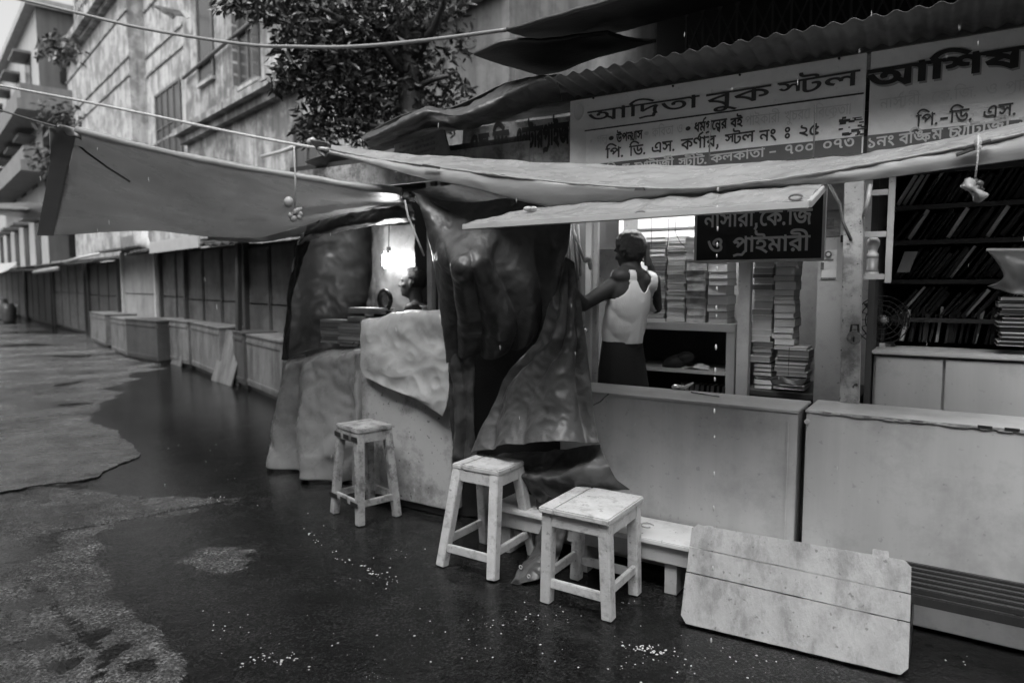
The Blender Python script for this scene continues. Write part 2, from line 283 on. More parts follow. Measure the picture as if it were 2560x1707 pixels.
# ---------------------------------------------------------------- Bengali lettering: outlines of each letter, joined into one flat face set
GLY = {
2437: (893, [[903,622,903,551,798,551,798,0,721,0,706,29,689,55,670,80,649,104,605,145,557,180,582,246,661,186,697,148,724,109,723,137,722,164,721,194,721,551,-10,551,-10,622],[376,91,342,93,310,99,277,109,246,123,215,142,186,166,157,196,130,232,103,273,77,322,53,379,29,442,102,466,120,416,139,371,158,331,178,296,198,264,219,238,242,216,266,198,319,175,378,167,428,171,467,185,495,205,515,233,526,265,530,300,522,353,499,394,463,421,420,430,391,426,370,416,357,397,353,372,355,353,361,331,285,316,275,355,271,388,276,422,292,450,315,472,345,488,378,497,413,500,468,493,515,474,553,442,582,401,600,351,606,294,600,242,581,194,550,152,505,119,478,107,447,98,413,93],[344,465,334,495,315,522,284,542,243,556,267,601,312,589,361,566,394,539,414,507,423,468]]),
2438: (1158, [[898,622,898,551,798,551,798,0,721,0,706,29,689,55,670,80,649,104,605,145,557,180,582,246,661,186,697,148,724,109,723,137,722,164,721,194,721,551,-10,551,-10,622],[376,91,342,93,310,99,277,109,246,123,215,142,186,166,157,196,130,232,103,273,77,322,53,379,29,442,102,466,120,416,139,371,158,331,178,296,198,264,219,238,242,216,266,198,319,175,378,167,428,171,467,185,495,205,515,232,526,264,530,300,522,353,499,394,463,421,420,430,391,426,370,416,357,397,353,372,355,353,361,331,285,316,275,355,271,388,276,422,292,450,315,472,345,488,378,497,413,500,468,493,515,474,553,442,582,401,600,351,606,294,600,242,581,194,550,152,505,119,478,107,447,98,413,93],[344,465,334,495,315,522,284,542,243,556,267,601,312,589,361,566,394,539,414,507,423,468],[1168,622,1168,551,1063,551,1063,0,986,0,986,479,968,512,948,535,924,547,897,551,887,551,887,622,897,622,924,618,950,607,972,587,990,559,988,582,986,613,986,688,1039,688,1062,622]]),
2439: (530, [[358,622,353,657,339,681,314,695,278,699,206,699,105,708,72,720,44,736,20,759,4,788,-7,821,-10,859,-9,885,-5,912,69,907,66,886,65,869,70,830,84,802,101,788,125,779,200,771,257,771,341,763,370,752,394,734,409,715,420,691,430,622],[242,500,280,498,313,493,343,485,370,474,412,444,441,407,458,366,464,325,460,286,450,252,432,221,407,195,374,174,335,158,289,147,236,141,246,152,341,115,442,60,540,-10,494,-63,381,16,279,75,173,119,46,154,61,223,128,209,207,204,270,208,317,221,349,241,370,265,381,292,385,320,375,367,346,402,302,423,247,430,189,423,170,414,158,403,148,370,150,354,154,338,81,323,73,355,70,384,76,418,92,447,118,470,153,487,194,497],[175,465,165,495,145,522,115,542,73,556,97,601,143,589,191,566,225,539,245,507,254,468],[540,622,540,551,-10,551,-10,622]]),
2441: (712, [[508,622,503,657,489,681,464,695,428,699,288,699,188,708,155,720,127,736,103,759,87,788,76,821,73,859,75,885,78,912,152,907,149,886,148,869,153,830,167,802,184,788,207,779,283,771,407,771,491,763,520,752,544,734,559,715,570,691,580,622],[722,622,722,551,356,551,356,372,358,347,365,330,377,319,393,316,433,328,477,366,529,433,589,442,617,394,639,345,652,295,656,245,649,185,629,132,595,87,548,53,519,40,488,31,454,26,417,24,385,25,353,30,323,37,294,47,266,60,239,77,214,98,189,122,166,149,143,181,122,217,101,258,82,302,63,352,46,406,29,465,105,485,123,419,143,360,163,307,185,262,207,222,231,189,257,161,284,139,313,122,344,110,378,102,413,100,451,102,484,110,512,122,537,140,569,186,580,243,577,285,568,320,553,349,535,373,581,392,520,308,488,279,457,259,425,246,394,242,351,249,317,268,290,308,282,342,279,393,279,551,-10,551,-10,622]]),
2447: (758, [[511,628,580,620,626,594,656,555,664,527,667,490,667,0,592,0,569,49,533,78,481,87,414,83,350,75,272,70,199,78,161,88,125,106,93,132,68,169,52,217,46,278,50,329,58,377,135,366,128,330,124,280,127,240,137,209,152,185,172,168,221,149,276,144,368,153,461,161,501,158,536,149,566,132,590,106,590,463,585,516,569,542,546,553,514,557,479,553,446,541,388,500,348,447,337,419,333,393,337,372,354,353,392,345,413,346,434,348,441,278,415,272,376,270,330,278,291,300,263,338,254,392,259,432,275,474,299,513,331,550,370,582,414,607,461,623]]),
2451: (738, [[509,629,545,627,577,619,605,607,629,590,660,544,671,483,665,438,647,397,617,362,579,331,533,305,480,282,449,354,509,378,553,406,582,439,591,482,586,515,570,539,544,553,509,558,474,555,441,546,384,516,345,477,331,439,341,412,357,402,386,395,365,321,315,336,280,360,258,392,251,431,256,465,272,500,296,533,328,564,367,590,411,611,458,625],[681,225,677,186,666,150,646,119,620,92,586,70,547,55,503,45,453,42,418,44,385,48,352,56,320,67,289,81,259,100,231,121,204,147,177,177,152,211,128,249,106,291,84,338,64,390,45,446,28,507,103,529,124,461,145,399,168,344,193,295,218,253,246,216,275,186,307,161,340,142,376,129,414,121,455,118,513,125,559,145,590,179,600,228,594,264,575,294,545,319,509,338,589,373,628,346,657,311,675,271]]),
2453: (807, [[817,622,817,551,492,551,492,489,492,473,492,0,415,0,399,29,380,57,359,85,334,111,307,136,278,159,248,180,216,199,182,215,147,227,112,237,76,243,37,339,231,439,280,460,331,481,383,499,437,517,415,475,415,551,-10,551,-10,622],[415,467,436,438,331,401,225,353,130,304,158,297,187,288,216,276,246,262,275,246,303,228,329,208,355,187,378,164,398,140,414,116,428,90,420,88,417,134,415,189],[761,288,758,256,748,226,731,199,705,177,670,163,625,158,595,159,566,163,572,235,587,234,606,233,646,238,669,252,679,272,683,296,670,345,632,387,603,404,568,418,526,430,479,438,482,513,520,508,556,499,590,488,622,475,652,458,679,440,702,419,723,397,752,346]]),
2454: (696, [[706,622,706,551,601,551,601,0,524,0,460,79,380,149,334,179,283,204,256,215,227,224,197,232,166,238,142,331,190,296,235,287,276,276,313,263,348,248,378,231,407,213,432,195,456,175,526,97,525,143,524,193,524,688,577,688,600,622],[450,470,442,416,419,372,381,335,333,308,304,297,274,288,243,281,209,276,162,285,142,331,181,335,216,340,247,346,275,355,319,375,351,401,369,431,375,466,372,496,361,522,343,547,316,571,371,625,402,592,428,555,444,514],[182,430,127,438,85,462,58,499,49,548,56,592,71,628,147,607,135,583,130,552,134,529,145,514,161,504,182,501,224,509,246,521,270,541,293,571,316,612,371,625,373,575,351,534,325,499,295,470,262,448,224,435]]),
2455: (656, [[484,0,484,425,505,362,440,449,381,509,324,545,263,556,215,549,178,529,120,465,106,457,149,479,216,487,258,483,291,469,315,449,333,424,343,396,346,369,336,313,306,264,283,240,255,217,221,195,182,172,131,245,226,297,256,328,266,365,262,385,249,402,228,413,200,417,152,411,103,392,22,458,88,549,125,583,165,608,208,624,255,629,303,625,347,612,388,590,428,559,507,472,489,483,486,526,484,585,484,688,537,688,560,622,666,622,666,551,561,551,561,0]]),
2456: (631, [[641,622,641,551,536,551,536,0,459,0,423,42,377,82,351,101,322,118,292,133,260,148,226,159,192,169,155,175,118,179,83,266,127,299,172,329,219,358,276,350,253,345,234,343,181,347,137,358,102,376,77,402,61,433,56,469,63,511,85,547,121,581,171,616,240,581,193,558,161,531,143,502,137,472,144,440,163,420,191,408,224,404,273,412,331,441,374,381,299,334,223,282,157,234,144,251,199,241,249,228,293,212,333,193,368,171,401,147,432,120,461,92,460,128,459,165,459,551,-10,551,-10,622]]),
2457: (723, [[419,9,387,10,355,14,325,21,296,31,268,43,241,59,215,78,191,101,167,128,144,159,123,194,102,233,82,277,64,326,46,381,29,440,105,461,119,410,134,363,149,321,165,282,181,248,197,217,215,190,234,167,273,129,317,104,365,90,418,85,456,87,490,94,519,105,545,121,580,162,592,217,584,275,548,347,594,333,523,259,459,221,402,209,359,215,324,233,296,272,287,305,284,352,284,443,290,500,308,547,336,583,371,609,412,624,456,629,506,622,548,602,575,567,584,519,579,482,562,452,538,428,506,412,470,401,431,398,397,400,365,404,333,413,304,424,275,438,248,454,223,472,199,493,176,514,155,536,136,559,118,582,179,623,247,546,285,513,328,487,377,470,432,464,467,468,491,481,504,499,509,520,505,538,495,552,477,560,455,563,426,559,402,547,383,527,369,502,360,471,357,438,357,337,366,297,379,286,399,282,444,292,490,323,546,380,616,383,653,303,664,259,667,215,660,160,639,111,604,69,556,37,527,24,494,16,458,11]]),
2458: (567, [[577,622,577,551,172,551,172,521,168,458,171,422,172,378,172,205,177,143,189,117,212,101,244,96,282,101,318,115,350,136,379,162,404,193,423,226,434,260,438,296,433,323,420,339,397,347,368,349,363,349,289,357,235,377,193,408,161,447,171,534,215,474,241,452,273,436,312,426,361,423,377,423,436,418,472,403,492,386,506,365,514,338,517,306,515,276,510,246,501,217,488,189,455,138,415,95,376,65,334,43,289,29,238,24,204,27,175,35,132,63,106,109,98,143,95,191,95,551,-10,551,-10,622]]),
2460: (917, [[401,63,343,68,288,84,261,96,236,111,211,130,187,152,163,177,141,206,120,239,100,275,80,316,62,362,45,411,29,465,105,485,123,426,141,374,161,327,181,286,203,250,226,219,251,194,278,174,307,159,337,148,369,141,404,139,469,147,516,171,544,211,554,268,546,321,530,358,590,358,532,306,467,270,430,260,391,257,354,261,322,272,295,290,275,316,262,347,258,384,266,428,289,474,307,496,331,516,360,535,394,553,349,552,298,551,-10,551,-10,622,927,622,927,551,614,551,571,552,535,554,496,535,461,518,432,501,408,485,372,455,350,429,339,404,335,380,339,356,351,340,368,331,387,328,423,332,455,346,523,396,609,365,624,316,630,254,624,206,608,161,578,121,535,90,507,78,476,70,440,65],[801,205,809,111,836,10,761,-7,733,107,723,222,733,317,755,388,718,390,685,393,654,399,626,408,576,430,536,461,503,498,475,543,551,559,592,508,620,487,655,472,698,462,751,459,778,460,806,462,845,392,825,348,811,304]]),
2463: (567, [[577,622,577,551,172,551,172,205,177,143,189,117,212,101,244,96,282,101,318,115,351,136,379,162,405,194,424,228,435,263,439,299,435,327,423,348,402,360,370,364,344,362,317,357,306,428,346,436,389,439,424,435,455,425,481,407,501,381,513,347,517,303,510,245,488,189,455,137,415,95,376,66,335,44,289,29,239,24,205,27,176,35,132,63,106,109,98,143,95,191,95,551,-10,551,-10,622],[395,622,390,657,376,681,351,695,315,699,221,699,121,708,88,720,60,736,36,759,20,788,9,821,6,859,8,885,11,912,85,907,82,888,81,869,86,830,100,802,117,788,141,779,216,771,294,771,378,763,407,752,431,734,446,715,457,691,467,622]]),
2465: (712, [[722,622,722,551,356,551,356,372,358,347,365,330,377,319,393,316,433,328,477,366,529,433,589,442,617,394,639,345,652,295,656,245,649,185,629,132,595,87,548,53,519,40,488,31,454,26,417,24,385,25,353,30,323,37,294,47,266,60,239,77,214,98,189,122,166,149,143,181,122,217,101,258,82,302,63,352,46,406,29,465,105,485,123,419,143,360,163,307,185,262,207,222,231,189,257,161,284,139,313,122,344,110,378,102,413,100,451,102,484,110,512,122,537,140,569,186,580,243,577,285,568,320,553,349,535,373,581,392,520,308,488,279,457,259,425,246,394,242,351,249,317,268,290,308,282,342,279,393,279,551,-10,551,-10,622]]),
2467: (620, [[630,622,630,551,525,551,525,0,448,0,448,425,468,363,381,473,341,510,301,536,262,551,222,556,193,553,169,544,149,530,134,512,125,489,122,463,126,433,138,409,157,389,187,374,275,355,269,272,237,276,207,282,178,290,152,301,105,328,70,364,47,408,40,462,46,512,64,553,92,586,127,610,168,624,211,629,261,625,306,611,347,589,388,559,470,473,454,477,450,523,448,576,448,688,501,688,524,622]]),
2468: (707, [[407,50,367,53,328,60,290,73,254,91,219,114,187,144,156,180,127,222,99,271,74,329,50,393,29,466,105,486,123,427,142,373,161,325,182,282,203,245,226,213,251,186,278,164,306,147,337,136,370,128,405,126,448,129,484,138,513,151,536,170,552,193,564,219,573,278,569,318,557,355,538,385,512,409,481,424,444,429,410,425,387,412,373,392,369,367,371,346,378,321,301,306,292,343,288,380,293,416,308,446,331,469,362,486,398,497,440,500,498,493,549,472,591,437,623,392,635,366,643,337,648,307,650,274,643,214,624,161,590,115,543,80,514,67,482,58,446,52],[717,622,717,551,-10,551,-10,622]]),
2469: (645, [[655,622,655,551,550,551,550,0,473,0,453,27,432,53,408,79,383,104,356,127,327,149,297,169,265,188,230,204,194,218,155,229,115,238,92,331,144,296,185,287,223,276,258,263,292,249,322,232,351,215,377,197,401,178,442,138,475,97,474,143,473,193,473,688,526,688,549,622],[211,625,269,620,316,604,353,578,379,546,395,507,400,464,396,427,384,393,364,363,336,337,300,315,259,297,211,284,158,275,110,285,92,331,132,335,168,340,199,347,226,356,269,377,298,403,314,433,319,466,312,504,291,532,257,549,209,555,166,550,138,536,121,515,116,494,124,468,150,446,106,384,72,413,47,449,38,497,43,530,58,561,83,587,117,608,160,621]]),
2470: (603, [[613,622,613,551,159,551,159,253,145,273,236,357,347,429,475,486,540,422,510,354,493,285,487,205,495,111,522,10,447,-7,419,107,409,222,415,299,432,364,453,410,465,405,354,349,248,273,141,175,82,215,82,551,-10,551,-10,622]]),
2471: (596, [[606,622,606,551,501,551,501,0,424,0,408,29,388,58,366,85,342,111,314,135,285,157,254,178,221,196,186,212,151,225,114,236,76,243,37,339,85,367,135,394,185,420,236,444,287,467,340,488,393,507,447,524,424,482,424,622],[424,474,445,446,285,385,244,366,204,346,166,326,130,304,157,297,186,288,215,276,245,263,275,248,304,230,331,211,358,190,383,167,404,143,423,116,438,88,429,88,426,134,424,189],[240,629,266,628,293,624,287,552,273,553,251,554,224,551,205,542,192,527,188,509,194,485,211,465,243,445,293,423,233,378,167,419,142,441,124,466,113,493,109,524,112,550,123,575,141,597,166,614,199,625]]),
2472: (604, [[614,622,614,551,509,551,509,0,432,0,432,243,448,187,376,270,337,303,296,329,256,346,216,351,182,346,154,332,134,307,128,274,133,246,149,223,176,202,214,184,176,113,122,142,81,181,55,226,46,277,52,322,70,359,96,387,130,407,166,419,204,423,254,419,299,405,341,384,380,356,451,284,437,280,433,326,432,371,432,551,-10,551,-10,622]]),
2474: (716, [[726,622,726,551,621,551,621,0,544,0,544,396,566,332,491,435,427,504,396,527,365,544,333,553,298,556,260,552,226,541,166,501,116,447,108,445,140,460,174,465,224,457,259,434,279,398,286,356,285,335,282,320,265,326,288,351,312,375,337,400,461,516,510,463,226,195,167,250,249,328,213,285,183,262,209,299,219,343,215,366,204,383,186,394,160,398,129,394,98,380,22,452,104,545,147,580,192,607,240,623,291,629,344,624,392,608,436,582,479,546,567,441,549,446,545,498,544,558,544,688,597,688,620,622]]),
2476: (596, [[606,622,606,551,501,551,501,0,424,0,408,29,388,58,366,85,342,111,314,135,285,157,254,178,221,196,186,212,151,225,114,236,76,243,37,339,85,367,135,394,185,420,236,444,287,467,340,488,393,507,447,524,424,482,424,551,-10,551,-10,622],[424,474,445,446,285,385,244,366,204,346,166,326,130,304,157,297,186,288,215,276,245,263,275,248,304,230,331,211,358,190,383,167,404,143,423,116,438,88,429,88,426,134,424,189]]),
2478: (622, [[632,622,632,551,527,551,527,0,450,0,450,135,468,82,398,180,361,221,323,253,281,274,236,281,202,276,174,262,154,238,148,205,154,175,172,150,202,129,243,111,218,34,169,55,131,80,101,108,82,140,70,173,66,208,72,252,90,288,116,316,150,337,186,349,223,353,279,348,329,331,371,305,409,272,471,189,454,186,451,233,450,281,450,551,-10,551,-10,622],[299,323,299,311,297,299,221,322,215,374,201,415,178,446,144,469,98,484,38,494,51,566,97,553,142,546,183,534,217,515,246,490,269,459,286,421,296,375]]),
2479: (626, [[636,622,636,551,531,551,531,0,454,0,432,27,410,53,386,76,361,99,335,119,306,138,276,155,243,170,208,184,170,195,128,205,84,212,48,303,113,343,183,380,252,414,165,466,139,476,111,486,80,494,48,502,79,570,81,551,-10,551,-10,622],[454,551,135,551,114,560,199,528,278,481,336,432,341,376,266,341,190,303,125,265,113,280,155,273,194,264,230,253,264,240,295,225,324,209,352,191,378,172,403,151,426,130,449,107,470,83,457,79,455,125,454,171]]),
2480: (596, [[606,622,606,551,501,551,501,0,424,0,408,29,388,58,366,85,342,111,314,135,285,157,254,178,221,196,186,212,151,225,114,236,76,243,37,339,85,367,135,394,185,420,236,444,287,467,340,488,393,507,447,524,424,482,424,551,-10,551,-10,622],[424,474,445,446,285,385,244,366,204,346,166,326,130,304,157,297,186,288,215,276,245,263,275,248,304,230,331,211,358,190,383,167,404,143,423,116,438,88,429,88,426,134,424,189],[185,-6,162,-2,143,10,129,29,125,52,129,76,143,95,162,108,185,112,208,108,228,95,241,76,245,52,241,29,228,10,208,-2]]),
2482: (731, [[741,622,741,551,636,551,636,0,559,0,559,335,565,309,519,360,493,374,465,379,435,374,409,353,401,334,398,307,399,288,400,271,335,266,328,304,313,336,293,361,269,379,242,390,213,394,188,391,167,384,138,356,128,316,135,279,158,248,193,222,241,201,214,127,169,145,128,168,94,197,68,232,52,273,46,320,52,362,68,398,94,426,127,448,166,462,208,466,257,461,299,447,336,421,369,384,354,383,369,412,393,434,422,447,452,451,485,448,514,437,571,397,562,382,560,424,559,467,559,551,-10,551,-10,622]]),
2486: (677, [[687,622,687,551,582,551,582,0,505,0,505,512,510,532,506,567,505,607,505,688,558,688,582,622],[361,629,399,625,433,614,464,596,492,572,516,543,534,509,530,404,514,438,496,468,477,494,457,516,413,546,363,556,328,551,300,535,282,508,276,471,284,435,309,406,351,386,413,377,406,300,346,309,298,327,261,354,235,388,220,428,215,474,220,522,236,562,260,592,291,613,325,625],[77,629,118,625,157,612,191,590,218,558,236,515,242,461,237,421,222,383,197,350,161,323,113,306,54,300,48,377,94,381,128,392,153,407,169,426,181,468,174,505,155,533,122,550,76,556,41,553,-1,545,-9,620,36,627]]),
2487: (633, [[643,622,643,551,538,551,538,0,461,0,436,28,411,54,386,78,360,101,333,121,305,139,274,156,242,171,207,184,170,195,128,205,84,212,48,303,157,367,280,425,339,432,341,376,237,328,142,275,178,267,211,258,243,248,273,236,301,222,327,208,353,192,377,175,463,99,462,134,461,171,461,312,465,334,463,384,461,434,461,551,-10,551,-10,622],[77,569,118,555,149,546,180,535,212,522,244,508,365,438,468,355,467,264,380,344,274,414,160,468,48,502]]),
2488: (682, [[692,622,692,551,587,551,587,0,510,0,510,353,533,290,480,353,457,370,436,375,410,367,383,337,343,268,294,188,271,160,248,142,220,131,188,127,137,138,88,175,35,244,96,281,141,218,160,207,180,203,213,214,247,250,289,321,312,354,338,400,362,429,387,444,415,449,446,444,475,431,536,374,516,373,511,417,510,458,510,551,-10,551,-10,622],[271,271,251,379,236,414,214,441,185,461,146,476,38,495,53,571,107,551,202,528,236,512,264,492,284,466,299,436,315,356]]),
2489: (530, [[242,500,280,498,313,493,343,485,370,474,412,444,441,407,458,366,464,325,460,286,450,252,432,221,407,195,374,174,335,158,289,147,236,141,246,152,341,115,442,60,540,-10,494,-63,381,16,279,75,173,119,46,154,61,223,128,209,207,204,270,208,317,221,349,241,370,265,381,292,385,320,375,367,346,402,302,423,247,430,189,423,170,414,158,403,148,370,150,354,154,338,81,323,73,355,70,384,76,418,92,447,118,470,153,487,194,497],[175,465,165,495,145,522,115,542,73,556,97,601,143,589,191,566,225,539,245,507,254,468],[540,622,540,551,-10,551,-10,622]]),
2494: (266, [[276,622,276,551,171,551,171,0,94,0,94,469,79,501,59,527,32,545,-2,551,-10,551,-10,622,5,622,30,618,55,607,79,587,97,559,95,582,94,613,94,688,148,688,170,622]]),
2495: (266, [[276,622,276,551,171,551,171,0,94,0,94,551,-10,551,-10,622,82,622,50,662,20,704,93,812,135,855,185,889,213,901,243,910,277,915,313,917,365,914,415,904,510,867,605,808,705,731,663,677,539,770,484,802,433,826,380,839,325,844,274,839,230,825,192,802,160,772,106,693,128,660,160,622]]),
2496: (266, [[276,551,171,551,171,0,94,0,94,551,-10,551,-10,622,94,622,84,682,61,731,27,770,-16,801,-67,822,-125,837,-252,848,-354,842,-419,823,-436,809,-442,792,-436,777,-418,768,-365,763,-269,763,-185,754,-157,742,-135,725,-119,704,-108,680,-100,615,-167,615,-173,655,-189,678,-214,689,-254,692,-353,692,-425,698,-476,713,-497,729,-511,747,-521,789,-505,841,-456,882,-419,897,-374,908,-320,915,-258,917,-162,913,-78,899,-6,877,55,846,103,805,139,754,163,693,174,622,276,622]]),
2497: (0, [[-286,-266,-345,-255,-375,-240,-400,-218,-416,-189,-422,-151,-412,-105,-383,-70,-336,-47,-274,-39,-243,-40,-213,-45,-184,-52,-155,-62,-126,-74,-97,-88,-67,-105,-38,-124,89,-217,44,-271,-78,-178,-132,-146,-182,-122,-231,-108,-279,-103,-310,-107,-333,-117,-347,-133,-351,-153,-346,-177,-332,-193,-310,-201,-286,-204,-253,-200,-227,-189,-207,-171,-192,-150,-176,-103,-172,-59,-172,8,-95,8,-95,-45,-102,-111,-111,-147,-128,-184,-152,-216,-185,-243,-229,-260]]),
2503: (346, [[356,622,356,551,336,551,304,540,269,521,234,494,201,460,172,419,149,372,133,320,128,262,133,197,150,148,174,111,203,87,235,74,267,69,309,74,348,92,383,31,356,14,326,3,264,-5,205,3,153,28,109,68,77,121,64,152,56,185,51,221,49,260,51,300,57,338,66,374,80,409,97,440,116,470,139,497,164,521,190,542,219,561,249,576,280,588,216,555,177,552,130,551,-10,551,-10,622]]),
2434: (438, [[123,314,154,294,184,272,214,249,243,224,270,197,297,169,322,141,346,111,424,-8,359,-41,278,73,189,166,163,187,135,208,105,229,73,250],[78,486,83,524,97,558,118,585,147,605,181,618,219,622,257,618,291,605,320,585,342,558,355,524,360,486,355,448,342,414,320,387,291,366,257,353,219,349,181,353,147,366,118,386,97,414,83,447],[147,486,152,456,168,433,191,419,219,414,248,419,271,434,286,456,291,486,286,516,271,539,248,552,219,557,191,552,168,538,152,515]]),
2435: (438, [[78,486,83,524,97,558,118,585,147,605,181,618,219,622,257,618,291,605,320,585,342,558,355,524,360,486,355,448,342,414,320,387,291,366,257,353,219,349,181,353,147,366,118,386,97,414,83,447],[147,486,152,456,168,433,191,419,219,414,248,419,271,434,286,456,291,486,286,515,271,538,248,552,219,557,191,552,168,538,152,515],[78,137,83,175,97,209,118,236,147,256,181,269,219,273,257,269,291,257,320,237,342,210,355,176,360,137,355,99,342,65,320,38,291,17,257,4,219,0,181,4,147,17,118,38,97,65,83,99],[147,137,152,107,168,85,191,70,219,65,248,70,271,85,286,107,291,137,286,167,271,189,248,203,219,208,191,203,168,189,152,166]]),
2534: (592, [[290,91,230,97,178,115,133,145,100,189,88,215,79,244,74,277,72,313,78,370,96,425,127,472,171,511,198,525,228,536,262,542,300,544,338,542,373,536,403,527,429,513,470,477,499,432,515,378,520,320,514,263,496,209,465,161,421,124,393,109,363,99,328,93],[301,473,261,468,226,454,196,431,173,399,158,358,153,311,156,272,167,236,184,206,211,182,246,167,291,162,333,167,370,183,399,207,421,240,435,279,439,324,435,367,424,404,404,433,378,455,343,469]]),
2535: (592, [[287,0,247,2,213,9,185,21,163,37,133,76,123,122,129,160,148,194,182,223,234,244,263,167,219,149,208,136,205,120,210,102,226,88,251,78,286,75,341,83,382,105,407,139,416,181,413,209,404,235,364,284,287,344,190,418,159,447,140,474,129,500,125,529,139,580,177,631,243,596,220,566,211,536,215,511,232,485,271,452,338,403,430,331,459,298,479,264,489,226,493,182,486,130,467,85,435,49,394,22,344,6]]),
2536: (592, [[127,539,138,583,170,631,233,596,216,572,211,549,219,526,250,511,316,495,364,484,404,471,436,455,460,437,490,391,500,335,497,303,486,274,469,247,445,222,414,201,378,185,336,174,289,168,269,170,249,175,289,184,378,146,467,93,553,28,507,-26,398,57,298,113,192,152,65,185,80,256,151,240,241,233,288,235,327,240,358,248,382,260,411,292,421,332,418,355,410,375,394,391,370,405,290,427,196,454,165,471,144,490,131,513]]),
2537: (592, [[553,295,552,260,548,227,541,195,533,165,506,113,467,73,442,58,414,48,382,41,347,39,295,44,246,58,201,84,160,125,140,151,122,183,104,220,87,262,71,309,56,363,42,423,29,490,105,510,120,439,136,376,152,321,168,274,185,234,203,200,223,173,244,152,289,124,342,115,387,121,422,139,447,167,463,204,472,247,475,295,471,353,458,404,438,447,412,480,381,501,347,508,324,505,307,495,296,479,292,458,297,426,311,390,231,369,213,420,207,467,212,505,228,534,251,554,279,569,337,579,371,577,401,569,430,557,455,541,478,520,497,495,514,468,528,438,539,404,547,370,551,333]]),
2539: (592, [[313,0,276,2,241,7,208,16,177,29,149,45,123,65,102,87,83,114,68,143,58,175,51,210,49,248,52,287,60,325,74,360,94,395,118,427,147,459,181,489,220,519,263,547,310,575,360,602,414,629,453,575,439,548,434,519,440,493,458,473,484,459,518,455,525,455,533,456,566,400,471,341,437,313,412,284,397,254,392,221,397,194,413,169,443,150,492,144,512,145,528,146,561,61,535,47,508,35,478,25,448,16,415,9,382,4,348,1],[320,71,374,73,416,81,460,91,458,89,395,105,351,134,325,174,316,222,320,260,334,295,356,328,387,360,475,426,473,401,441,408,415,421,394,438,379,459,370,483,367,507,369,528,375,547,384,533,348,514,314,494,282,473,252,451,225,427,201,403,180,378,163,352,138,297,130,238,137,182,158,139,190,107,230,87,274,75]]),
2541: (592, [[382,301,432,286,350,258,268,248,222,251,182,259,148,272,120,292,98,315,83,343,73,375,70,411,75,454,89,494,111,530,141,561,175,587,214,606,255,618,297,622,363,613,391,601,415,584,447,538,456,504,459,455,459,143,464,104,472,92,484,84,528,77,520,0,473,5,437,15,411,31,394,55,385,85,382,122],[266,322,339,331,404,357,382,338,382,439,379,497,372,515,361,530,336,546,297,551,245,540,198,510,164,464,154,436,151,406,159,366,183,340,219,327]])}
GL = {chr(k): (a / 1000, [[(q[i] / 1000, q[i + 1] / 1000) for i in range(0, len(q), 2)] for q in cs]) for k, (a, cs) in GLY.items()}
def area2(c): return sum(c[i][0] * c[(i + 1) % len(c)][1] - c[(i + 1) % len(c)][0] * c[i][1] for i in range(len(c)))
def stroke(pts, w):
    out = []
    for (x0, y0), (x1, y1) in zip(pts, pts[1:]):
        d = math.hypot(x1 - x0, y1 - y0) or 1; nx, ny = -(y1 - y0) / d * w / 2, (x1 - x0) / d * w / 2; ex, ey = (x1 - x0) / d * w * .25, (y1 - y0) / d * w * .25
        c = [(x0 + nx - ex, y0 + ny - ey), (x1 + nx + ex, y1 + ny + ey), (x1 - nx + ex, y1 - ny + ey), (x0 - nx - ex, y0 - ny - ey)]
        out.append(c)
    return out
def sh(cs, dx=0, dy=0, sx=1, sy=1): return [[(x * sx + dx, y * sy + dy) for x, y in c] for c in cs]
SIGN = -1 if area2(max(GL['ক'][1], key=lambda c: abs(area2(c)))) < 0 else 1
def orient(c): return c if area2(c) * SIGN > 0 else c[::-1]
def glyph(tok):                                   # letter, or a joined pair written out in strokes
    st = lambda pts, w=.075: [orient(c) for c in stroke(pts, w)]
    if tok in GL: return GL[tok]
    if tok == ' ': return .42, []
    if tok == '.': return .26, [orient([(.08 + .062 * math.cos(t), .06 + .062 * math.sin(t)) for t in [i * .7854 for i in range(8)]])]
    if tok == ',': return .28, st([(.12, .09), (.13, -.03), (.06, -.14)], .09)
    if tok == '-': return .5, st([(.06, .28), (.40, .28)], .08)
    if tok == '।': return .3, st([(.12, 0), (.12, .62)])
    if tok == '*': return .5, [orient([(.2 + .14 * math.cos(t), .3 + .14 * math.sin(t)) for t in [i * .5236 for i in range(12)]])]
    a, cs = GL[tok[0]]; cs = [list(c) for c in cs]
    for k in tok[1:]:
        if k == 'r': cs += st([(.06, -.16), (.22, -.11), (.42, -.12), (a - .16, .04)], .07)          # ra below
        elif k == 'R': cs += st([(a - .28, .62), (a - .18, .80), (a + .02, .90)], .075)             # ra above
        elif k == 'y': cs += st([(a - .02, .56), (a + .10, .42), (a - .02, .22), (a + .06, .04), (a + .24, .02), (a + .30, .30), (a + .30, .60)], .07); a += .36
        elif k == 'T': b = GL['ট']; cs = sh(cs, 0, .14, .8, .77) + sh(b[1], .46, 0, .9, 1); a = .46 + b[0] * .9
        elif k == 'H': cs += sh(GL['থ'][1], a - .42, -.22, .55, .55)
        elif k == 'K': cs = sh(cs, 0, .1, .9, .9) + sh(GL['ক'][1], a - .30, -.04, .72, .8); a += .36
        elif k == 'l': cs += sh(GL['প'][1], a - .45, -.28, .55, .55)
    return a, cs
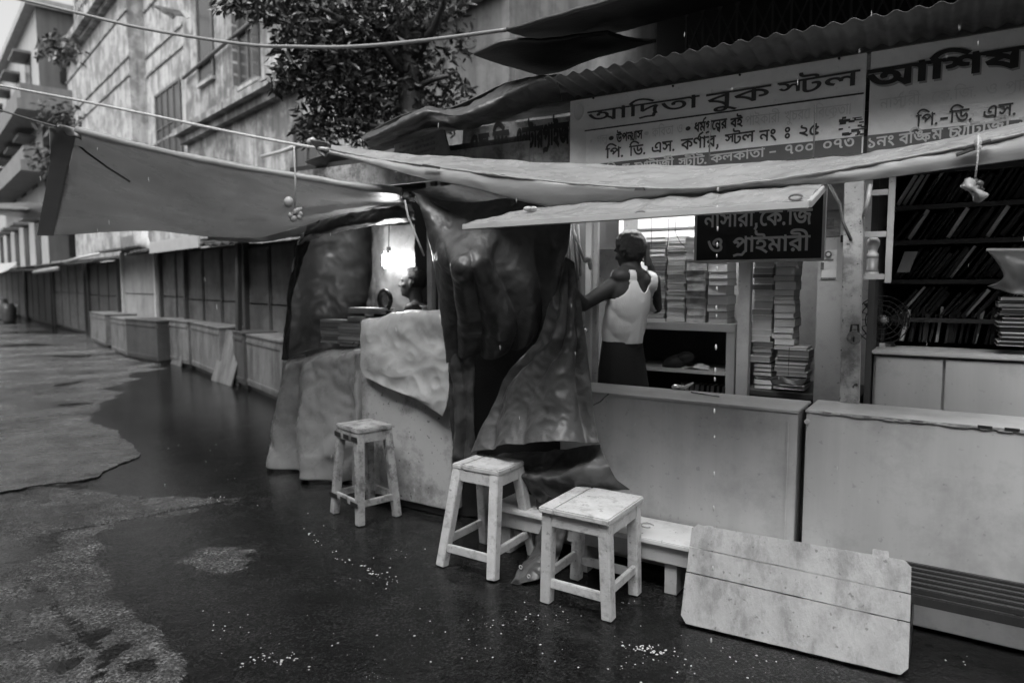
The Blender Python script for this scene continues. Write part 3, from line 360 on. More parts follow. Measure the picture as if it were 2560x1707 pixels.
def text(m, toks, org, ax, ay, size, bold=0.0, mi=0, lift=None, stretch=1.0):
    """lay letters along ax / ay from org, size = height of the letter body in metres; returns the width"""
    if isinstance(toks, str): toks = list(toks)
    k = size / .62; x = 0.0
    for t in toks:
        a, cs = glyph(t)
        if cs:
            pts, edges, loops = [], [], []
            for c in cs:
                if bold:
                    n = len(c); c2 = []
                    for i in range(n):
                        (x0, y0), (x1, y1), (x2, y2) = c[i - 1], c[i], c[(i + 1) % n]
                        dx, dy = x2 - x0, y2 - y0; d = math.hypot(dx, dy) or 1
                        c2.append((x1 + SIGN * dy / d * bold, y1 - SIGN * dx / d * bold))
                    c = c2
                o = len(pts); pts += [V(p) for p in c]; loops.append(c); edges += [(o + i, o + (i + 1) % len(c)) for i in range(len(c))]
            vv, ee, ff, *_ = delaunay_2d_cdt(pts, edges, [], 0, 1e-5)
            keep = []
            for f in ff:
                cx = sum(vv[i].x for i in f) / len(f); cy = sum(vv[i].y for i in f) / len(f); wn = 0
                for c in loops:
                    for i in range(len(c)):
                        (x0, y0), (x1, y1) = c[i], c[(i + 1) % len(c)]
                        if y0 <= cy < y1 and (x1 - x0) * (cy - y0) - (cx - x0) * (y1 - y0) > 0: wn += 1
                        elif y1 <= cy < y0 and (x1 - x0) * (cy - y0) - (cx - x0) * (y1 - y0) < 0: wn -= 1
                if wn != 0: keep.append(tuple(f))
            used = sorted({i for f in keep for i in f}); mp = {q: i for i, q in enumerate(used)}
            m.add([org + ax * ((x + vv[i].x) * k * stretch) + ay * (vv[i].y * k) for i in used], [tuple(mp[i] for i in f) for f in keep], mi)
        x += a
    return x * k * stretch
def twidth(toks, size, stretch=1.0): return sum(glyph(t)[0] for t in toks) * size / .62 * stretch
def fit(m, toks, pl, pr, size, bold=0.0, mi=0, up=V((0, 0, 1)), norm=None):
    """letters from point pl to point pr (both on the sign face, at the foot of the letters)"""
    ax = (pr - pl); wd = ax.length; ax = ax / wd
    text(m, toks, pl, ax, up, size, bold, mi, None, wd / twidth(toks, size))
# ================================================================ GROUND AND WATER
def lines(lo, hi, a, b, fine, grow=1.16):
    out = [a]; 
    while out[-1] < b: out.append(out[-1] + fine)
    st = fine
    while out[-1] < hi: st *= grow; out.append(out[-1] + st)
    st = fine; left = [a]
    while left[-1] > lo: st *= grow; left.append(left[-1] - st)
    return left[:0:-1] + out
RAISED = [G(x, y) for x, y in [(-900, 2600), (640, 2300), (500, 1707), (482, 1640), (430, 1560), (370, 1520), (300, 1440), (270, 1370), (258, 1340), (330, 1308), (480, 1288),
          (640, 1247), (560, 1232), (380, 1236), (250, 1222), (180, 1212), (300, 1165), (352, 1142), (330, 1100), (270, 1066), (228, 1052), (300, 1000), (350, 952), (440, 905), (520, 878), (470, 850), (0, 800), (-2000, 850)]]
ISLE = [G(x, y) for x, y in [(420, 1405), (480, 1372), (600, 1352), (650, 1372), (640, 1420), (560, 1446), (480, 1440)]]
def sdist(P, x, y):
    ins = False; best = 1e9; n = len(P)
    for i in range(n):
        ax, ay, bx, by = P[i].x, P[i].y, P[(i + 1) % n].x, P[(i + 1) % n].y
        if (ay > y) != (by > y) and x < (bx - ax) * (y - ay) / (by - ay) + ax: ins = not ins
        dx, dy = bx - ax, by - ay; t = max(0, min(1, ((x - ax) * dx + (y - ay) * dy) / (dx * dx + dy * dy + 1e-12)))
        d = (x - ax - t * dx) ** 2 + (y - ay - t * dy) ** 2
        if d < best: best = d
    return math.sqrt(best) * (1 if ins else -1)
def polyd(P, x, y):
    best = 9
    for a, c in zip(P, P[1:]):
        dx, dy = c.x - a.x, c.y - a.y; t = max(0, min(1, ((x - a.x) * dx + (y - a.y) * dy) / (dx * dx + dy * dy + 1e-9)))
        best = min(best, math.hypot(x - a.x - t * dx, y - a.y - t * dy))
    return best
HOLLOWS = [(p.x, p.y, r) for p, r in ((G(105, 1348), .07), (G(60, 1372), .08), (G(95, 1606), .05), (G(285, 1625), .07), (G(330, 1685), .09), (G(240, 1588), .05), (G(10, 1236), .10), (G(90, 1502), .06), (G(40, 1500), .07), (G(150, 1665), .04))]
CRK = [[G(x, y) for x, y in c] for c in ([(-40, 1385), (110, 1345), (150, 1328), (310, 1303), (480, 1268), (660, 1238)], [(60, 1450), (120, 1500), (180, 1560), (215, 1592), (262, 1640), (235, 1720)], [(0, 1235), (120, 1215), (260, 1210)], [(200, 1085), (235, 1160)], [(300, 1440), (370, 1528), (440, 1580), (490, 1650), (470, 1710)], [(0, 1620), (140, 1590), (200, 1640), (150, 1700)], [(230, 960), (330, 930), (300, 985)])]
def gheight(x, y):
    if y > 34 or y < 0 or abs(x) > 30: return .001 + .006 * noise.noise(V((x * .4, y * .4, 0)))
    q = V((x, y, 0))
    d = sdist(RAISED, x, y) + .07 * noise.noise(q * 4) + .04 * noise.noise(q * 13) + .02 * noise.noise(q * 31)
    d2 = sdist(ISLE, x, y) + .06 * noise.noise(q * 6) if y < 5 and x < 0 else -9
    up = max(0, min(1, d / .16 + .42)); up2 = max(0, min(1, d2 / .12 + .5))
    h = -.013 + up * .0175 + up2 * .0145
    far_k = max(0, min(1, (y - 5.5) / 5)); h -= up * far_k * .0012
    h += up * (.0105 * noise.noise(q * 1.7 + V((3, 1, 0))) + .004 * noise.noise(q * 4.5))
    if CRK:
        dc = min(polyd(c, x, y) for c in CRK) + .012 * noise.noise(q * 14)
        if dc < .03: h -= .022 * max(0, 1 - max(0, dc) / .016)
    for hx, hy, hr in HOLLOWS:
        if abs(x - hx) < .5 and abs(y - hy) < .5: h -= .015 * math.exp(-(((x - hx) / hr) ** 2 + ((y - hy) / (hr * 1.3)) ** 2)) * (1 + .9 * noise.noise(q * 9))
    h += (.0022 * noise.noise(q * 16) + .0026 * noise.noise(q * 42)) * (.35 + .65 * max(up, up2))
    return h
gx = lines(-400, 400, -4.2, 2.9, .03); gy = lines(-60, 900, 1.15, 6.6, .03, 1.09)
gv = [(x, y, gheight(x, y)) for y in gy for x in gx]; W_ = len(gx)
me = bpy.data.meshes.new('ground'); me.from_pydata(gv, [], [(j * W_ + i, j * W_ + i + 1, (j + 1) * W_ + i + 1, (j + 1) * W_ + i) for j in range(len(gy) - 1) for i in range(W_ - 1)])
me.polygons.foreach_set('use_smooth', [True] * len(me.polygons))
ground = bpy.data.objects.new('ground', me); COL.objects.link(ground); tag(ground, kind='structure')
asphalt = bpy.data.materials.new('wet_asphalt'); asphalt.use_nodes = True
an = asphalt.node_tree.nodes; al = asphalt.node_tree.links; ab = an['Principled BSDF']; ag = an.new('ShaderNodeNewGeometry')
def an_noise(sc, det, lo, hi, a, c):
    t = an.new('ShaderNodeTexNoise'); t.inputs['Scale'].default_value = sc; t.inputs['Detail'].default_value = det; t.inputs['Roughness'].default_value = .65; al.new(ag.outputs['Position'], t.inputs['Vector'])
    r = an.new('ShaderNodeMapRange'); al.new(t.outputs[0], r.inputs[0])
    for i, q in enumerate((lo, hi, a, c)): r.inputs[i + 1].default_value = q
    return r.outputs[0]
def an_mul(p, q, op='MULTIPLY'):
    r = an.new('ShaderNodeMath'); r.operation = op; al.new(p, r.inputs[0])
    if isinstance(q, float): r.inputs[1].default_value = q
    else: al.new(q, r.inputs[1])
    return r.outputs[0]
fine_, mid_, big_ = an_noise(75, 3, .35, .68, 0, 1), an_noise(22, 6, .3, .7, 0, 1), an_noise(1.6, 6, .35, .65, 0, 1)
colv = an_mul(an_mul(an_noise(75, 4, .38, .64, .3, 2.3), an_noise(9, 6, .35, .65, .6, 1.35)), an_mul(an_noise(1.3, 6, .38, .62, .4, 1.55), .072))
height_split = an.new('ShaderNodeSeparateXYZ'); al.new(ag.outputs['Position'], height_split.inputs[0])
def an_z(a, c, lo, hi):
    r = an.new('ShaderNodeMapRange'); al.new(height_split.outputs[2], r.inputs[0])
    for i, q in enumerate((lo, hi, a, c)): r.inputs[i + 1].default_value = q
    return r.outputs[0]
colv = an_mul(colv, an_z(.26, 1.0, -.004, .010))
stones = an.new('ShaderNodeTexVoronoi'); stones.inputs['Scale'].default_value = 105; al.new(ag.outputs['Position'], stones.inputs['Vector'])
stone_bw = an.new('ShaderNodeRGBToBW'); al.new(stones.outputs['Color'], stone_bw.inputs[0])
stone_map = an.new('ShaderNodeMapRange'); al.new(stone_bw.outputs[0], stone_map.inputs[0])
for i, q in enumerate((.25, .8, .35, 2.1)): stone_map.inputs[i + 1].default_value = q
colv = an_mul(colv, stone_map.outputs[0])
acc = an.new('ShaderNodeCombineColor')
for i in range(3): al.new(colv, acc.inputs[i])
al.new(acc.outputs[0], ab.inputs['Base Color']); al.new(an_mul(an_noise(2.4, 6, .36, .62, .15, .42), an_z(.45, 1.0, .0005, .007)), ab.inputs['Roughness']); ab.inputs['Specular IOR Level'].default_value = .75
hgt_ = an_mul(an_mul(an_mul(fine_, .5), an_mul(mid_, 1.0), 'ADD'), an_mul(stones.outputs['Distance'], -.9), 'ADD'); bmp = an.new('ShaderNodeBump'); bmp.inputs['Strength'].default_value = .8; bmp.inputs['Distance'].default_value = .014
al.new(hgt_, bmp.inputs['Height']); al.new(bmp.outputs[0], ab.inputs['Normal'])
me.materials.append(asphalt)
# rain water standing on the ground, with rings where drops land
wx = lines(-40, 12, -3.4, 2.6, .016, 1.15); wy = lines(.6, 36, 1.3, 4.4, .016, 1.08)
rings = []
rr = random.Random(3)
for px, py in [(345, 1478), (352, 1492), (418, 1508), (470, 1555), (455, 1572), (500, 1548), (440, 1590), (405, 1530), (460, 1690), (505, 1680), (1130, 1640), (700, 1480), (560, 1490)]:
    p = G(px, py); rings.append((p.x, p.y, rr.uniform(.02, .05), rr.uniform(.6, 1)))
for i in range(46):
    p = G(rr.uniform(480, 2300), rr.uniform(1300, 1700)); rings.append((p.x, p.y, rr.uniform(.012, .045), rr.uniform(.3, .8)))
cell = {}
for r in rings:
    for a in range(-1, 2):
        for b in range(-1, 2): cell.setdefault((int(math.floor(r[0] * 5)) + a, int(math.floor(r[1] * 5)) + b), []).append(r)
def wheight(x, y):
    h = .0008 * noise.noise(V((x * 9, y * 9, 5))) + .0005 * noise.noise(V((x * 26, y * 26, 2)))
    for rx, ry, rad, am in cell.get((int(math.floor(x * 5)), int(math.floor(y * 5))), ()):
        d = math.hypot(x - rx, y - ry)
        if d < rad * 2.2: h += .0010 * am * math.cos((d - rad) * 130) * math.exp(-((d - rad) / (rad * .6)) ** 2)
    return h
wv = [(x, y, wheight(x, y)) for y in wy for x in wx]; W2 = len(wx)
me = bpy.data.meshes.new('water'); me.from_pydata(wv, [], [(j * W2 + i, j * W2 + i + 1, (j + 1) * W2 + i + 1, (j + 1) * W2 + i) for j in range(len(wy) - 1) for i in range(W2 - 1)])
me.polygons.foreach_set('use_smooth', [True] * len(me.polygons))
water = bpy.data.objects.new('water', me); COL.objects.link(water); tag(water, kind='structure')
wm = M('muddy_rain_water', .012, .075, .35, 1.2, bump=.12, bs=30, rvar=.05, spec=.32); me.materials.append(wm)
water_nodes = wm.node_tree.nodes; water_links = wm.node_tree.links; water_base = water_nodes['Principled BSDF']          # clear water: a glossy film over the wet bed
clear_water = water_nodes.new('ShaderNodeBsdfTransparent'); clear_water.inputs[0].default_value = (.62, .62, .62, 1)
gloss_water = water_nodes.new('ShaderNodeBsdfGlossy'); fres = water_nodes.new('ShaderNodeFresnel'); fres.inputs[0].default_value = 1.33; mixw = water_nodes.new('ShaderNodeMixShader')
water_links.new(water_base.inputs['Roughness'].links[0].from_socket, gloss_water.inputs['Roughness']); nrm_ = water_base.inputs['Normal'].links[0].from_socket; water_links.new(nrm_, gloss_water.inputs['Normal']); water_links.new(nrm_, fres.inputs['Normal'])
water_links.new(fres.outputs[0], mixw.inputs[0]); water_links.new(clear_water.outputs[0], mixw.inputs[1]); water_links.new(gloss_water.outputs[0], mixw.inputs[2]); water_links.new(mixw.outputs[0], water_nodes['Material Output'].inputs[0])
slab = [G(x, y) for x, y in [(-60, 1130), (40, 1086), (130, 1070), (230, 1062), (290, 1078), (345, 1128), (352, 1142), (300, 1165), (240, 1192), (180, 1206), (60, 1222), (-60, 1240)]]
fine_slab = []; jit_ = random.Random(8)
for i, p in enumerate(slab):
    c = slab[(i + 1) % len(slab)]; k_ = max(2, int((c - p).length / .05))
    for j in range(k_): q = p.lerp(c, j / k_); fine_slab.append(q + V((jit_.uniform(-.018, .018), jit_.uniform(-.018, .018), 0)) + V((.05 * noise.noise(q * 3), .05 * noise.noise(q * 3 + V((7, 0, 0))), 0)))
slab = fine_slab
b_ = bmesh.new(); top_ = [b_.verts.new((p.x, p.y, .011 + .002 * noise.noise(p * 3))) for p in slab]; low_ = [b_.verts.new((p.x * 1.006, p.y * 1.004, -.02)) for p in slab]
b_.faces.new(top_)
for i in range(len(slab)): b_.faces.new((top_[i], low_[i], low_[(i + 1) % len(slab)], top_[(i + 1) % len(slab)]))
bmesh.ops.recalc_face_normals(b_, faces=b_.faces); me = bpy.data.meshes.new('concrete_patch'); b_.to_mesh(me); b_.free()
me.materials.append(M('worn_wet_concrete', .105, .26, .35, 4, bump=.7, bs=70, stain=.6, ss=3, spots=.5, rvar=.15, spec=.6)); cp_ = bpy.data.objects.new('concrete_patch', me); COL.objects.link(cp_); tag(cp_, kind='structure')
# beads and splashes standing on the water
mb = MB()
def bead(px, py, r):
    p = G(px, py); mb.ball(p + V((0, 0, .001)), r * rr.uniform(1, 1.9), r, r * .6, Matrix.Rotation(rr.uniform(0, 3), 3, 'Z'), 8, 5)
for cx_, cy_, sx_, sy_, n_ in [(1290, 1545, 130, 45, 55), (930, 1440, 110, 45, 34), (1650, 1640, 110, 40, 55), (1800, 1660, 230, 30, 40), (1010, 1380, 60, 20, 14), (800, 1330, 60, 30, 12),
                            (560, 1560, 60, 50, 26), (1150, 1600, 330, 80, 60), (760, 1640, 160, 50, 26), (560, 1150, 120, 100, 30), (1560, 1490, 60, 30, 16), (2420, 1640, 80, 30, 8), (480, 1000, 70, 60, 14)]:
    for i in range(int(n_ * .6)): bead(rr.gauss(cx_, sx_ * .6), rr.gauss(cy_, sy_ * .6), rr.choice((.0013, .0018, .0024, .0034)))
for (x0, y0), (x1, y1), n_ in [((680, 1660), (740, 1640), 20), ((765, 1325), (790, 1348), 8), ((1560, 1612), (1665, 1632), 34), ((780, 1357), (1000, 1462), 30), ((520, 1250), (560, 1243), 10), ((600, 1660), (700, 1632), 16)]:
    for i in range(n_):
        t = rr.random(); bead(x0 + (x1 - x0) * t + rr.gauss(0, 4), y0 + (y1 - y0) * t + rr.gauss(0, 5), rr.choice((.002, .003, .0045)))
spl = mb.build('rain_splashes', foam, origin=(0, 0, 0), smooth=True)
tag(spl, 'tiny bright beads and splashes of rain on the flooded road', 'splashes', kind='stuff')

# ================================================================ FAR ROW: shuttered stalls along the street
row_group = 'shuttered stalls along the far side of the lane'
def far_stall(name, label, s0, s1, m, ztop, mat, post=True, pale=False, leaves=2, roof=True, zroof=None):
    t = thing(name, label, 'stall', T((s0 + s1) / 2, m, 0), row_group)
    b = MB(); b.box(T, s0, s1, m + .09, m + 1.6, 0, ztop); b.build('body', box_dark, t)
    w_ = (s1 - s0) / leaves
    for k in range(leaves):
        a0, a1 = s0 + k * w_ + .03, s0 + (k + 1) * w_ - .03; b = MB()
        b.box(T, a0, a1, m + .03, m + .085, .08, ztop * .56); b.box(T, a0, a1, m + .035, m + .085, ztop * .57, ztop - .06)
        b.box(T, a0 + .02, a0 + .05, m + .015, m + .028, .1, ztop - .1)
        b.build('shutter', mat, t, bevel=.004)
    if post:
        for a in (s0, s1): 
            b = MB(); b.box(T, a - .06, a + .06, m - .04, m + .05, 0, ztop + .03); b.build('post', alu if pale else dark_wood, t, bevel=.006)
    if roof:
        b = MB(); zr = zroof or ztop
        n = 24
        vs = []
        for i in range(n + 1):
            a = s0 - .1 + (s1 - s0 + .2) * i / n; dz = .018 * math.sin(i * 2.2)
            vs += [T(a, m - .55, zr - .05 + dz), T(a, m + 1.6, zr + .28 + dz), T(a, m + 1.6, zr + .31 + dz), T(a, m - .55, zr - .02 + dz)]
        fs = []
        for i in range(n):
            o = i * 4
            for k in range(4): fs.append((o + k, o + (k + 1) % 4, o + 4 + (k + 1) % 4, o + 4 + k))
        fs += [(3, 2, 1, 0), (n * 4, n * 4 + 1, n * 4 + 2, n * 4 + 3)]
        b.add(vs, fs); b.build('roof', tin, t)
    return t
far_stall('market_stall', 'dark shuttered stall nearest the milky plastic booth, dented grey panels', -.6, 2.15, .45, 2.12, shutter_mat, leaves=3)
far_stall('market_stall', 'dark shuttered stall behind the row of plywood boxes with a black pole at its corner', 2.3, 5.2, .45, 2.15, shutter_mat, leaves=3)
far_stall('market_stall', 'stall with one broad pale steel shutter between two whitish posts', 7.6, 10.6, .55, 2.25, shutter_pale, pale=True, leaves=1, zroof=2.3)
far_stall('market_stall', 'narrow sooty stall tucked beside the pale steel shutter', 5.35, 7.45, .6, 2.2, shutter_mat, leaves=2)
far_stall('market_stall', 'black fronted stall under a bright torn gutter edge', 10.9, 14.6, .5, 2.1, box_dark, leaves=3)
far_stall('market_stall', 'grey shuttered stall under a long sagging sheet roof far down the lane', 14.9, 20.5, .45, 2.15, shutter_mat, leaves=4)
far_stall('market_stall', 'low dark stall second from the far end of the row', 20.8, 27.5, .4, 2.05, box_dark, leaves=4)
far_stall('market_stall', 'last tiny stall at the far end of the lane', 27.9, 40, .4, 2.2, shutter_mat, leaves=5)
# things on the fronts of the row
b = MB(); b.box(T, 7.5, 9.5, .30, .34, 2.2, 2.58); so = b.build('sign_board', board_dim, bevel=.004); tag(so, 'grey weathered sign board above the pale steel shutter', 'sign board')
cl = sheet([[S(331, 575, .35), S(350, 572, .3), S(370, 572, .35)], [S(333, 600, .3), S(352, 606, .22), S(372, 600, .3)], [S(333, 620, .32), S(350, 618, .25), S(392, 624, .3)]], 20, 14, .03, 4)
tag(cl.build('hanging_cloth', pale_plastic, smooth=True, solid=.004), 'crumpled white sheet hung beside the grey weathered sign board', 'cloth')
b = MB(); b.box(T, 2.5, 5.3, -.12, -.08, 2.06, 2.26); tag(b.build('fascia_board', alu, bevel=.004), 'pale fascia strip under the big grey canopy', 'board')
b = MB(); b.beam(S(597, 560, .1) + V((0, 0, .3)), V((S(597, 960, .1).x, S(597, 960, .1).y, 0)), .07); tag(b.build('pole', dark_wood, bevel=.004), 'black upright pole in front of the dented grey shutters', 'pole')
g1 = MB(); g1.tube([S(132, 658, 0), S(165, 655, 0), S(200, 644, 0), S(248, 634, 0)], [.05, .05, .04, .03], 8); tag(g1.build('gutter', alu, smooth=True), 'bright torn gutter along the eave of the black fronted stall', 'gutter')
g1 = MB(); g1.tube([S(86, 680, -.1), S(145, 671, -.1)], .07, 8); tag(g1.build('gutter', alu, smooth=True), 'short pale gutter over the grey shuttered stall', 'gutter')
aw = sheet([[S(-60, 664, -.3), S(20, 657, -.3), S(42, 655, -.3)], [S(-60, 690, -1.3), S(0, 683, -1.3), S(40, 662, -.6)]], 10, 6, .03, 2)
tag(aw.build('awning', pale_plastic, smooth=True, solid=.01), 'pale awning sheet at the far left over the end of the row', 'awning')
for i, (px, py, h_) in enumerate([(8, 800, .9), (24, 806, .75), (46, 790, .6)]):
    p = G(px, py); b = MB(); b.lathe(p, [(.2, 0), (.24, .1), (.25, h_ * .7), (.16, h_)], 10)
    tag(b.build('sack', [box_mat, box_dark, box_mat][i], smooth=True), ['grey sack at the far left end of the lane', 'dark sack standing between two grey sacks', 'small grey sack nearest the shuttered stalls'][i], 'sack')
fw_ = sheet([[S(120, 510, -.4), S(60, 506, -.6), S(-20, 508, -.8)], [S(112, 528, -.5), S(60, 524, -1.2), S(-20, 520, -1.5)], [S(96, 548, -.4), S(50, 545, -.8), S(-20, 532, -1)]], 14, 8, .04, 2)
tag(fw_.build('awning', dark_tarp, smooth=True, solid=.01), 'dark sagging awning at the left edge behind the grey canopy flap', 'awning')

# boxes used as counters in front of the row: px of front-left, front-right, top y, base handled on the ground
def counter_box(label, x0, y0, x1, y1, depth, h, mat, lid=True, dark=False):
    a, c = G(x0, y0), G(x1, y1); d = (c - a).normalized(); nrm = V((-d.y, d.x, 0));
    if nrm.dot(MD) < 0: nrm = -nrm
    t = thing('counter_box', label, 'box', (a + c) / 2, 'plywood counter boxes in front of the shuttered stalls')
    fr = lambda p, q, z: a + d * p + nrm * q + V((0, 0, z))
    L = (c - a).length; b = MB(); b.box(fr, 0, L, 0, depth, .07, h - .03); b.build('body', mat, t, bevel=.006)
    b = MB(); b.box(fr, .05, L - .05, .05, depth, 0, .068); b.build('plinth', box_dark, t)
    if lid: b = MB(); b.box(fr, -.012, L + .012, -.012, depth + .01, h - .028, h); b.build('lid', alu if lid == 3 else mat, t, bevel=.006)
    b = MB(); b.box(fr, .04, L - .04, -.012, -.002, .12, .16); b.box(fr, .04, L - .04, -.012, -.002, h - .12, h - .08); b.build('batten', mat, t)
    return t
counter_box('small pale plywood box farthest along the line of counter boxes', 228, 856, 266, 872, .8, .80, box_mat, 2)
counter_box('box with a white lid, pale end panel and dark front', 318, 898, 396, 912, .75, .82, box_dark, 2)
counter_box('broad pale box front just left of the white lidded box', 280, 882, 318, 897, .7, .80, box_mat, 2)
counter_box('dull grey box in the middle of the line of counter boxes', 398, 902, 474, 921, .7, .84, box_mat)
counter_box('grey box with stained front behind the leaning panel', 480, 922, 552, 954, .7, .84, box_mat)
counter_box('box with dark front right of the leaning panel', 586, 962, 612, 975, .7, .82, box_dark)
counter_box('pale topped grey box nearest the plastic draped table', 615, 972, 706, 1012, .6, .80, box_mat, 2)
b = MB(); p0, p1 = G(527, 950), G(577, 966); up = V((0, 0, .80)) + MD * .16 + SDV * -.25
b.prism([p0, p1, p1 + up, p0 + up], MD * .02); tag(b.build('leaning_board', box_mat, bevel=.003), 'widest pale board leaning against the counter boxes', 'board')

for (x0, y0), (x1, y1), hh, lean, lb in [((408, 898), (466, 916), .78, .12, 'grubby wide board leaning against the dull grey counter box')]:
    p0, p1 = G(x0, y0) - MD * .1, G(x1, y1) - MD * .1; up = V((0, 0, hh)) + MD * lean + SDV * -.08; b = MB(); b.prism([p0, p1, p1 + up, p0 + up * .97], MD * .02); tag(b.build('leaning_board', box_mat, bevel=.003), lb, 'board')
# ================================================================ BUILDINGS
def wall_win(t, s, z, w_, h_, m, bars=0, shutters=False, sill=True, mat=window_dark, grid=None):
    b = MB(); b.box(T, s - w_ / 2, s + w_ / 2, m - .035, m + .02, z, z + h_); f = b.build('window', mat, t); f['_o'] = t['_o']
    b = MB()
    for a in (s - w_ / 2, s + w_ / 2): b.box(T, a - .04, a + .04, m - .07, m - .036, z - .04, z + h_ + .04)
    for zz in (z, z + h_): b.box(T, s - w_ / 2 + .041, s + w_ / 2 - .041, m - .068, m - .036, zz - .04, zz + .04)
    for k in range(bars):
        a = s - w_ / 2 + w_ * (k + 1) / (bars + 1); b.box(T, a - .02, a + .02, m - .066, m - .037, z + .042, z + h_ - .042)
    if grid:
        for k in range(grid): zz = z + h_ * (k + 1) / (grid + 1); b.box(T, s - w_ / 2 + .041, s + w_ / 2 - .041, m - .064, m - .038, zz - .015, zz + .015)
    fr = b.build('window_frame', frame_mat, f)
    if sill: b = MB(); b.box(T, s - w_ / 2 - .06, s + w_ / 2 + .06, m - .11, m - .003, z - .13, z - .045); b.build('sill', plaster_pale, f)
    if shutters:
        for sg in (-1, 1):
            b = MB(); a = s + sg * (w_ / 2 + .02)
            for k in range(9): b.box(T, a - .015, a + .015, m - .07 - .12, m - .08, z + h_ * k / 9 + .01, z + h_ * (k + .8) / 9)
            b.build('shutter', frame_mat, f)
# old plastered building behind the row
bld = thing('building', 'old stained plaster building with ledges and dark windows behind the stalls', 'building', T(10, 3, 0))
b = MB()
b.box(T, 17.5, 28.6, 2.5, 9, 0, 11.45); b.build('bay', plaster_pale, bld)
b = MB(); b.box(T, 13.0, 17.5, 3.0, 9, 0, 16); b.build('wall', plaster_pale, bld)
b = MB(); b.box(T, 2.6, 13.0, 2.9, 9, 0, 16); b.build('wall', plaster, bld)
b = MB(); b.box(T, -1.3, 2.598, 2.9, 9, 0, 16); b.build('shaded_sooty_wall', plaster_dark, bld)  # soot stains and the wall's shade, both put into the darker plaster
b = MB(); b.box(T, 17.5, 28.6, 2.9, 9, 11.75, 16); b.build('upper_storey', plaster, bld)
b = MB(); b.box(T, 17.2, 28.9, 2.05, 2.9, 11.45, 11.75); b.box(T, 17.3, 28.8, 2.3, 2.88, 11.3, 11.448); b.build('cornice', plaster, bld)
b = MB(); b.box(T, 13.05, 17.45, 2.75, 3.0, 11.45, 11.75); b.build('cornice', plaster, bld)
for z in (10.55, 9.05, 8.45, 6.1):
    b = MB(); b.box(T, 17.44, 28.66, 2.455, 2.5, z, z + .07); b.build('moulding', plaster, bld)
    b = MB(); b.box(T, 13.05, 17.4, 2.955, 3.0, z, z + .07); b.build('moulding', plaster, bld)
b = MB(); b.box(T, -1.25, 13.05, 2.5, 2.9, 5.75, 5.92); b.box(T, -1.25, 13.05, 2.7, 2.9, 5.55, 5.748); b.build('ledge', plaster, bld)
for s, z, w_, h_, m, bars, shut, grid in [(26.8, 11.9, 2.0, 2.6, 2.9, 3, False, 4), (24.2, 11.9, 2.0, 2.6, 2.9, 3, False, 4), (21.4, 11.9, 1.9, 2.6, 2.9, 3, False, 4), (19.0, 11.9, 1.5, 2.6, 2.9, 2, False, 4)]:
    wall_win(bld, s, z, w_, h_, m, bars, shut, False, pane_mat, grid)
for s, z, w_, h_, m, bars in [(23.2, 4.6, 1.3, 1.6, 2.5, 1), (20.6, 4.6, 1.7, 1.9, 2.5, 2), (15.0, 4.3, 2.6, 3.3, 3.0, 3), (11.0, 7.0, 1.15, 3.4, 2.9, 0), (11.0, 2.9, 1.2, 1.9, 2.9, 1), (5.0, 2.9, 1.2, 2.0, 2.9, 1)]:
    wall_win(bld, s, z, w_, h_, m, bars, grid=2 if bars == 3 else None)
for s in (8.0, 4.4, .9): wall_win(bld, s, 6.3, 1.2, 2.6, 2.9, 1, True)
b = MB(); b.tube([T(-1.2, 2.8, 7.8), T(3, 2.8, 7.6), T(9, 2.8, 7.5), T(12.8, 2.8, 7.4)], .05, 8); b.build('pipe', frame_mat, bld, smooth=True)
b = MB(); b.tube([T(2.3, 2.78, 4.2), T(2.3, 2.78, 16)], .07, 8); b.build('drain_pipe', frame_mat, bld, smooth=True)
ob = thing('building', 'unseen row of plastered houses added behind the camera to shade the lane', 'building', T(10, -7, 0))
for s0, s1, h_ in ((-32, -14, 9), (-13.9, 3, 8.5), (3.1, 24, 5), (24.1, 52, 4.2)):  # added blocker, heights set for how much sky reaches the stalls
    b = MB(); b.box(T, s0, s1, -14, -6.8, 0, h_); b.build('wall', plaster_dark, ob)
    for k in range(int((s1 - s0) / 3.2)):
        for z in (1.2, 4.6, 7.9):
            if z + 1.8 < h_: b = MB(); a = s0 + 1 + k * 3.2; b.box(T, a, a + 1.3, -6.82, -6.76, z, z + 1.7); b.build('window', window_dark, ob)
# block with balconies at the end of the lane
fb = thing('building', 'tall block with stacked balconies at the end of the lane, top left', 'building', T(36, 2, 0))
CS = sz(S(92, 100, 1.6))[0]
b = MB(); b.box(T, CS, CS + 40, 1.6, 12, 0, sz(S(92, 8, 1.6))[1]); b.build('wall', far_wall, fb)
zt = sz(S(92, 8, 1.6))[1]
b = MB(); b.box(T, CS - .06, CS - .002, 1.6, 12, 0, zt); b.build('side_wall', M('shaded_side_wall', .10, .8, .2, .6, bump=.1, streak=.3), fb)  # side cladding darkened in colour because this face is unlit
b = MB(); b.box(T, CS - .25, CS + 40, 1.2, 12, zt, zt + .35); b.build('roof', far_wall, fb)
for k, (py_, pyb) in enumerate([(141, 190), (330, 372)]):
    z0, z1 = sz(S(112, pyb, .9))[1], sz(S(112, py_, .9))[1]
    b = MB(); b.box(T, CS - 2.2, CS + 16, .6, 9, z0, z1); b.build('balcony', far_grey, fb)
    b = MB(); b.box(T, CS - 2.35, CS + 16.1, .45, 9.1, z0 - .45, z0 - .003); b.build('balcony_slab', far_grey, fb)
for k in range(3):
    b = MB(); zz = zt - 2.6 - k * 4.0; b.box(T, CS - .10, CS - .062, 2.4, 9, zz - .6, zz + 1.6); b.build('recess_shade', window_dark, fb)  # dark panels painting in the shade of the side wall's recesses
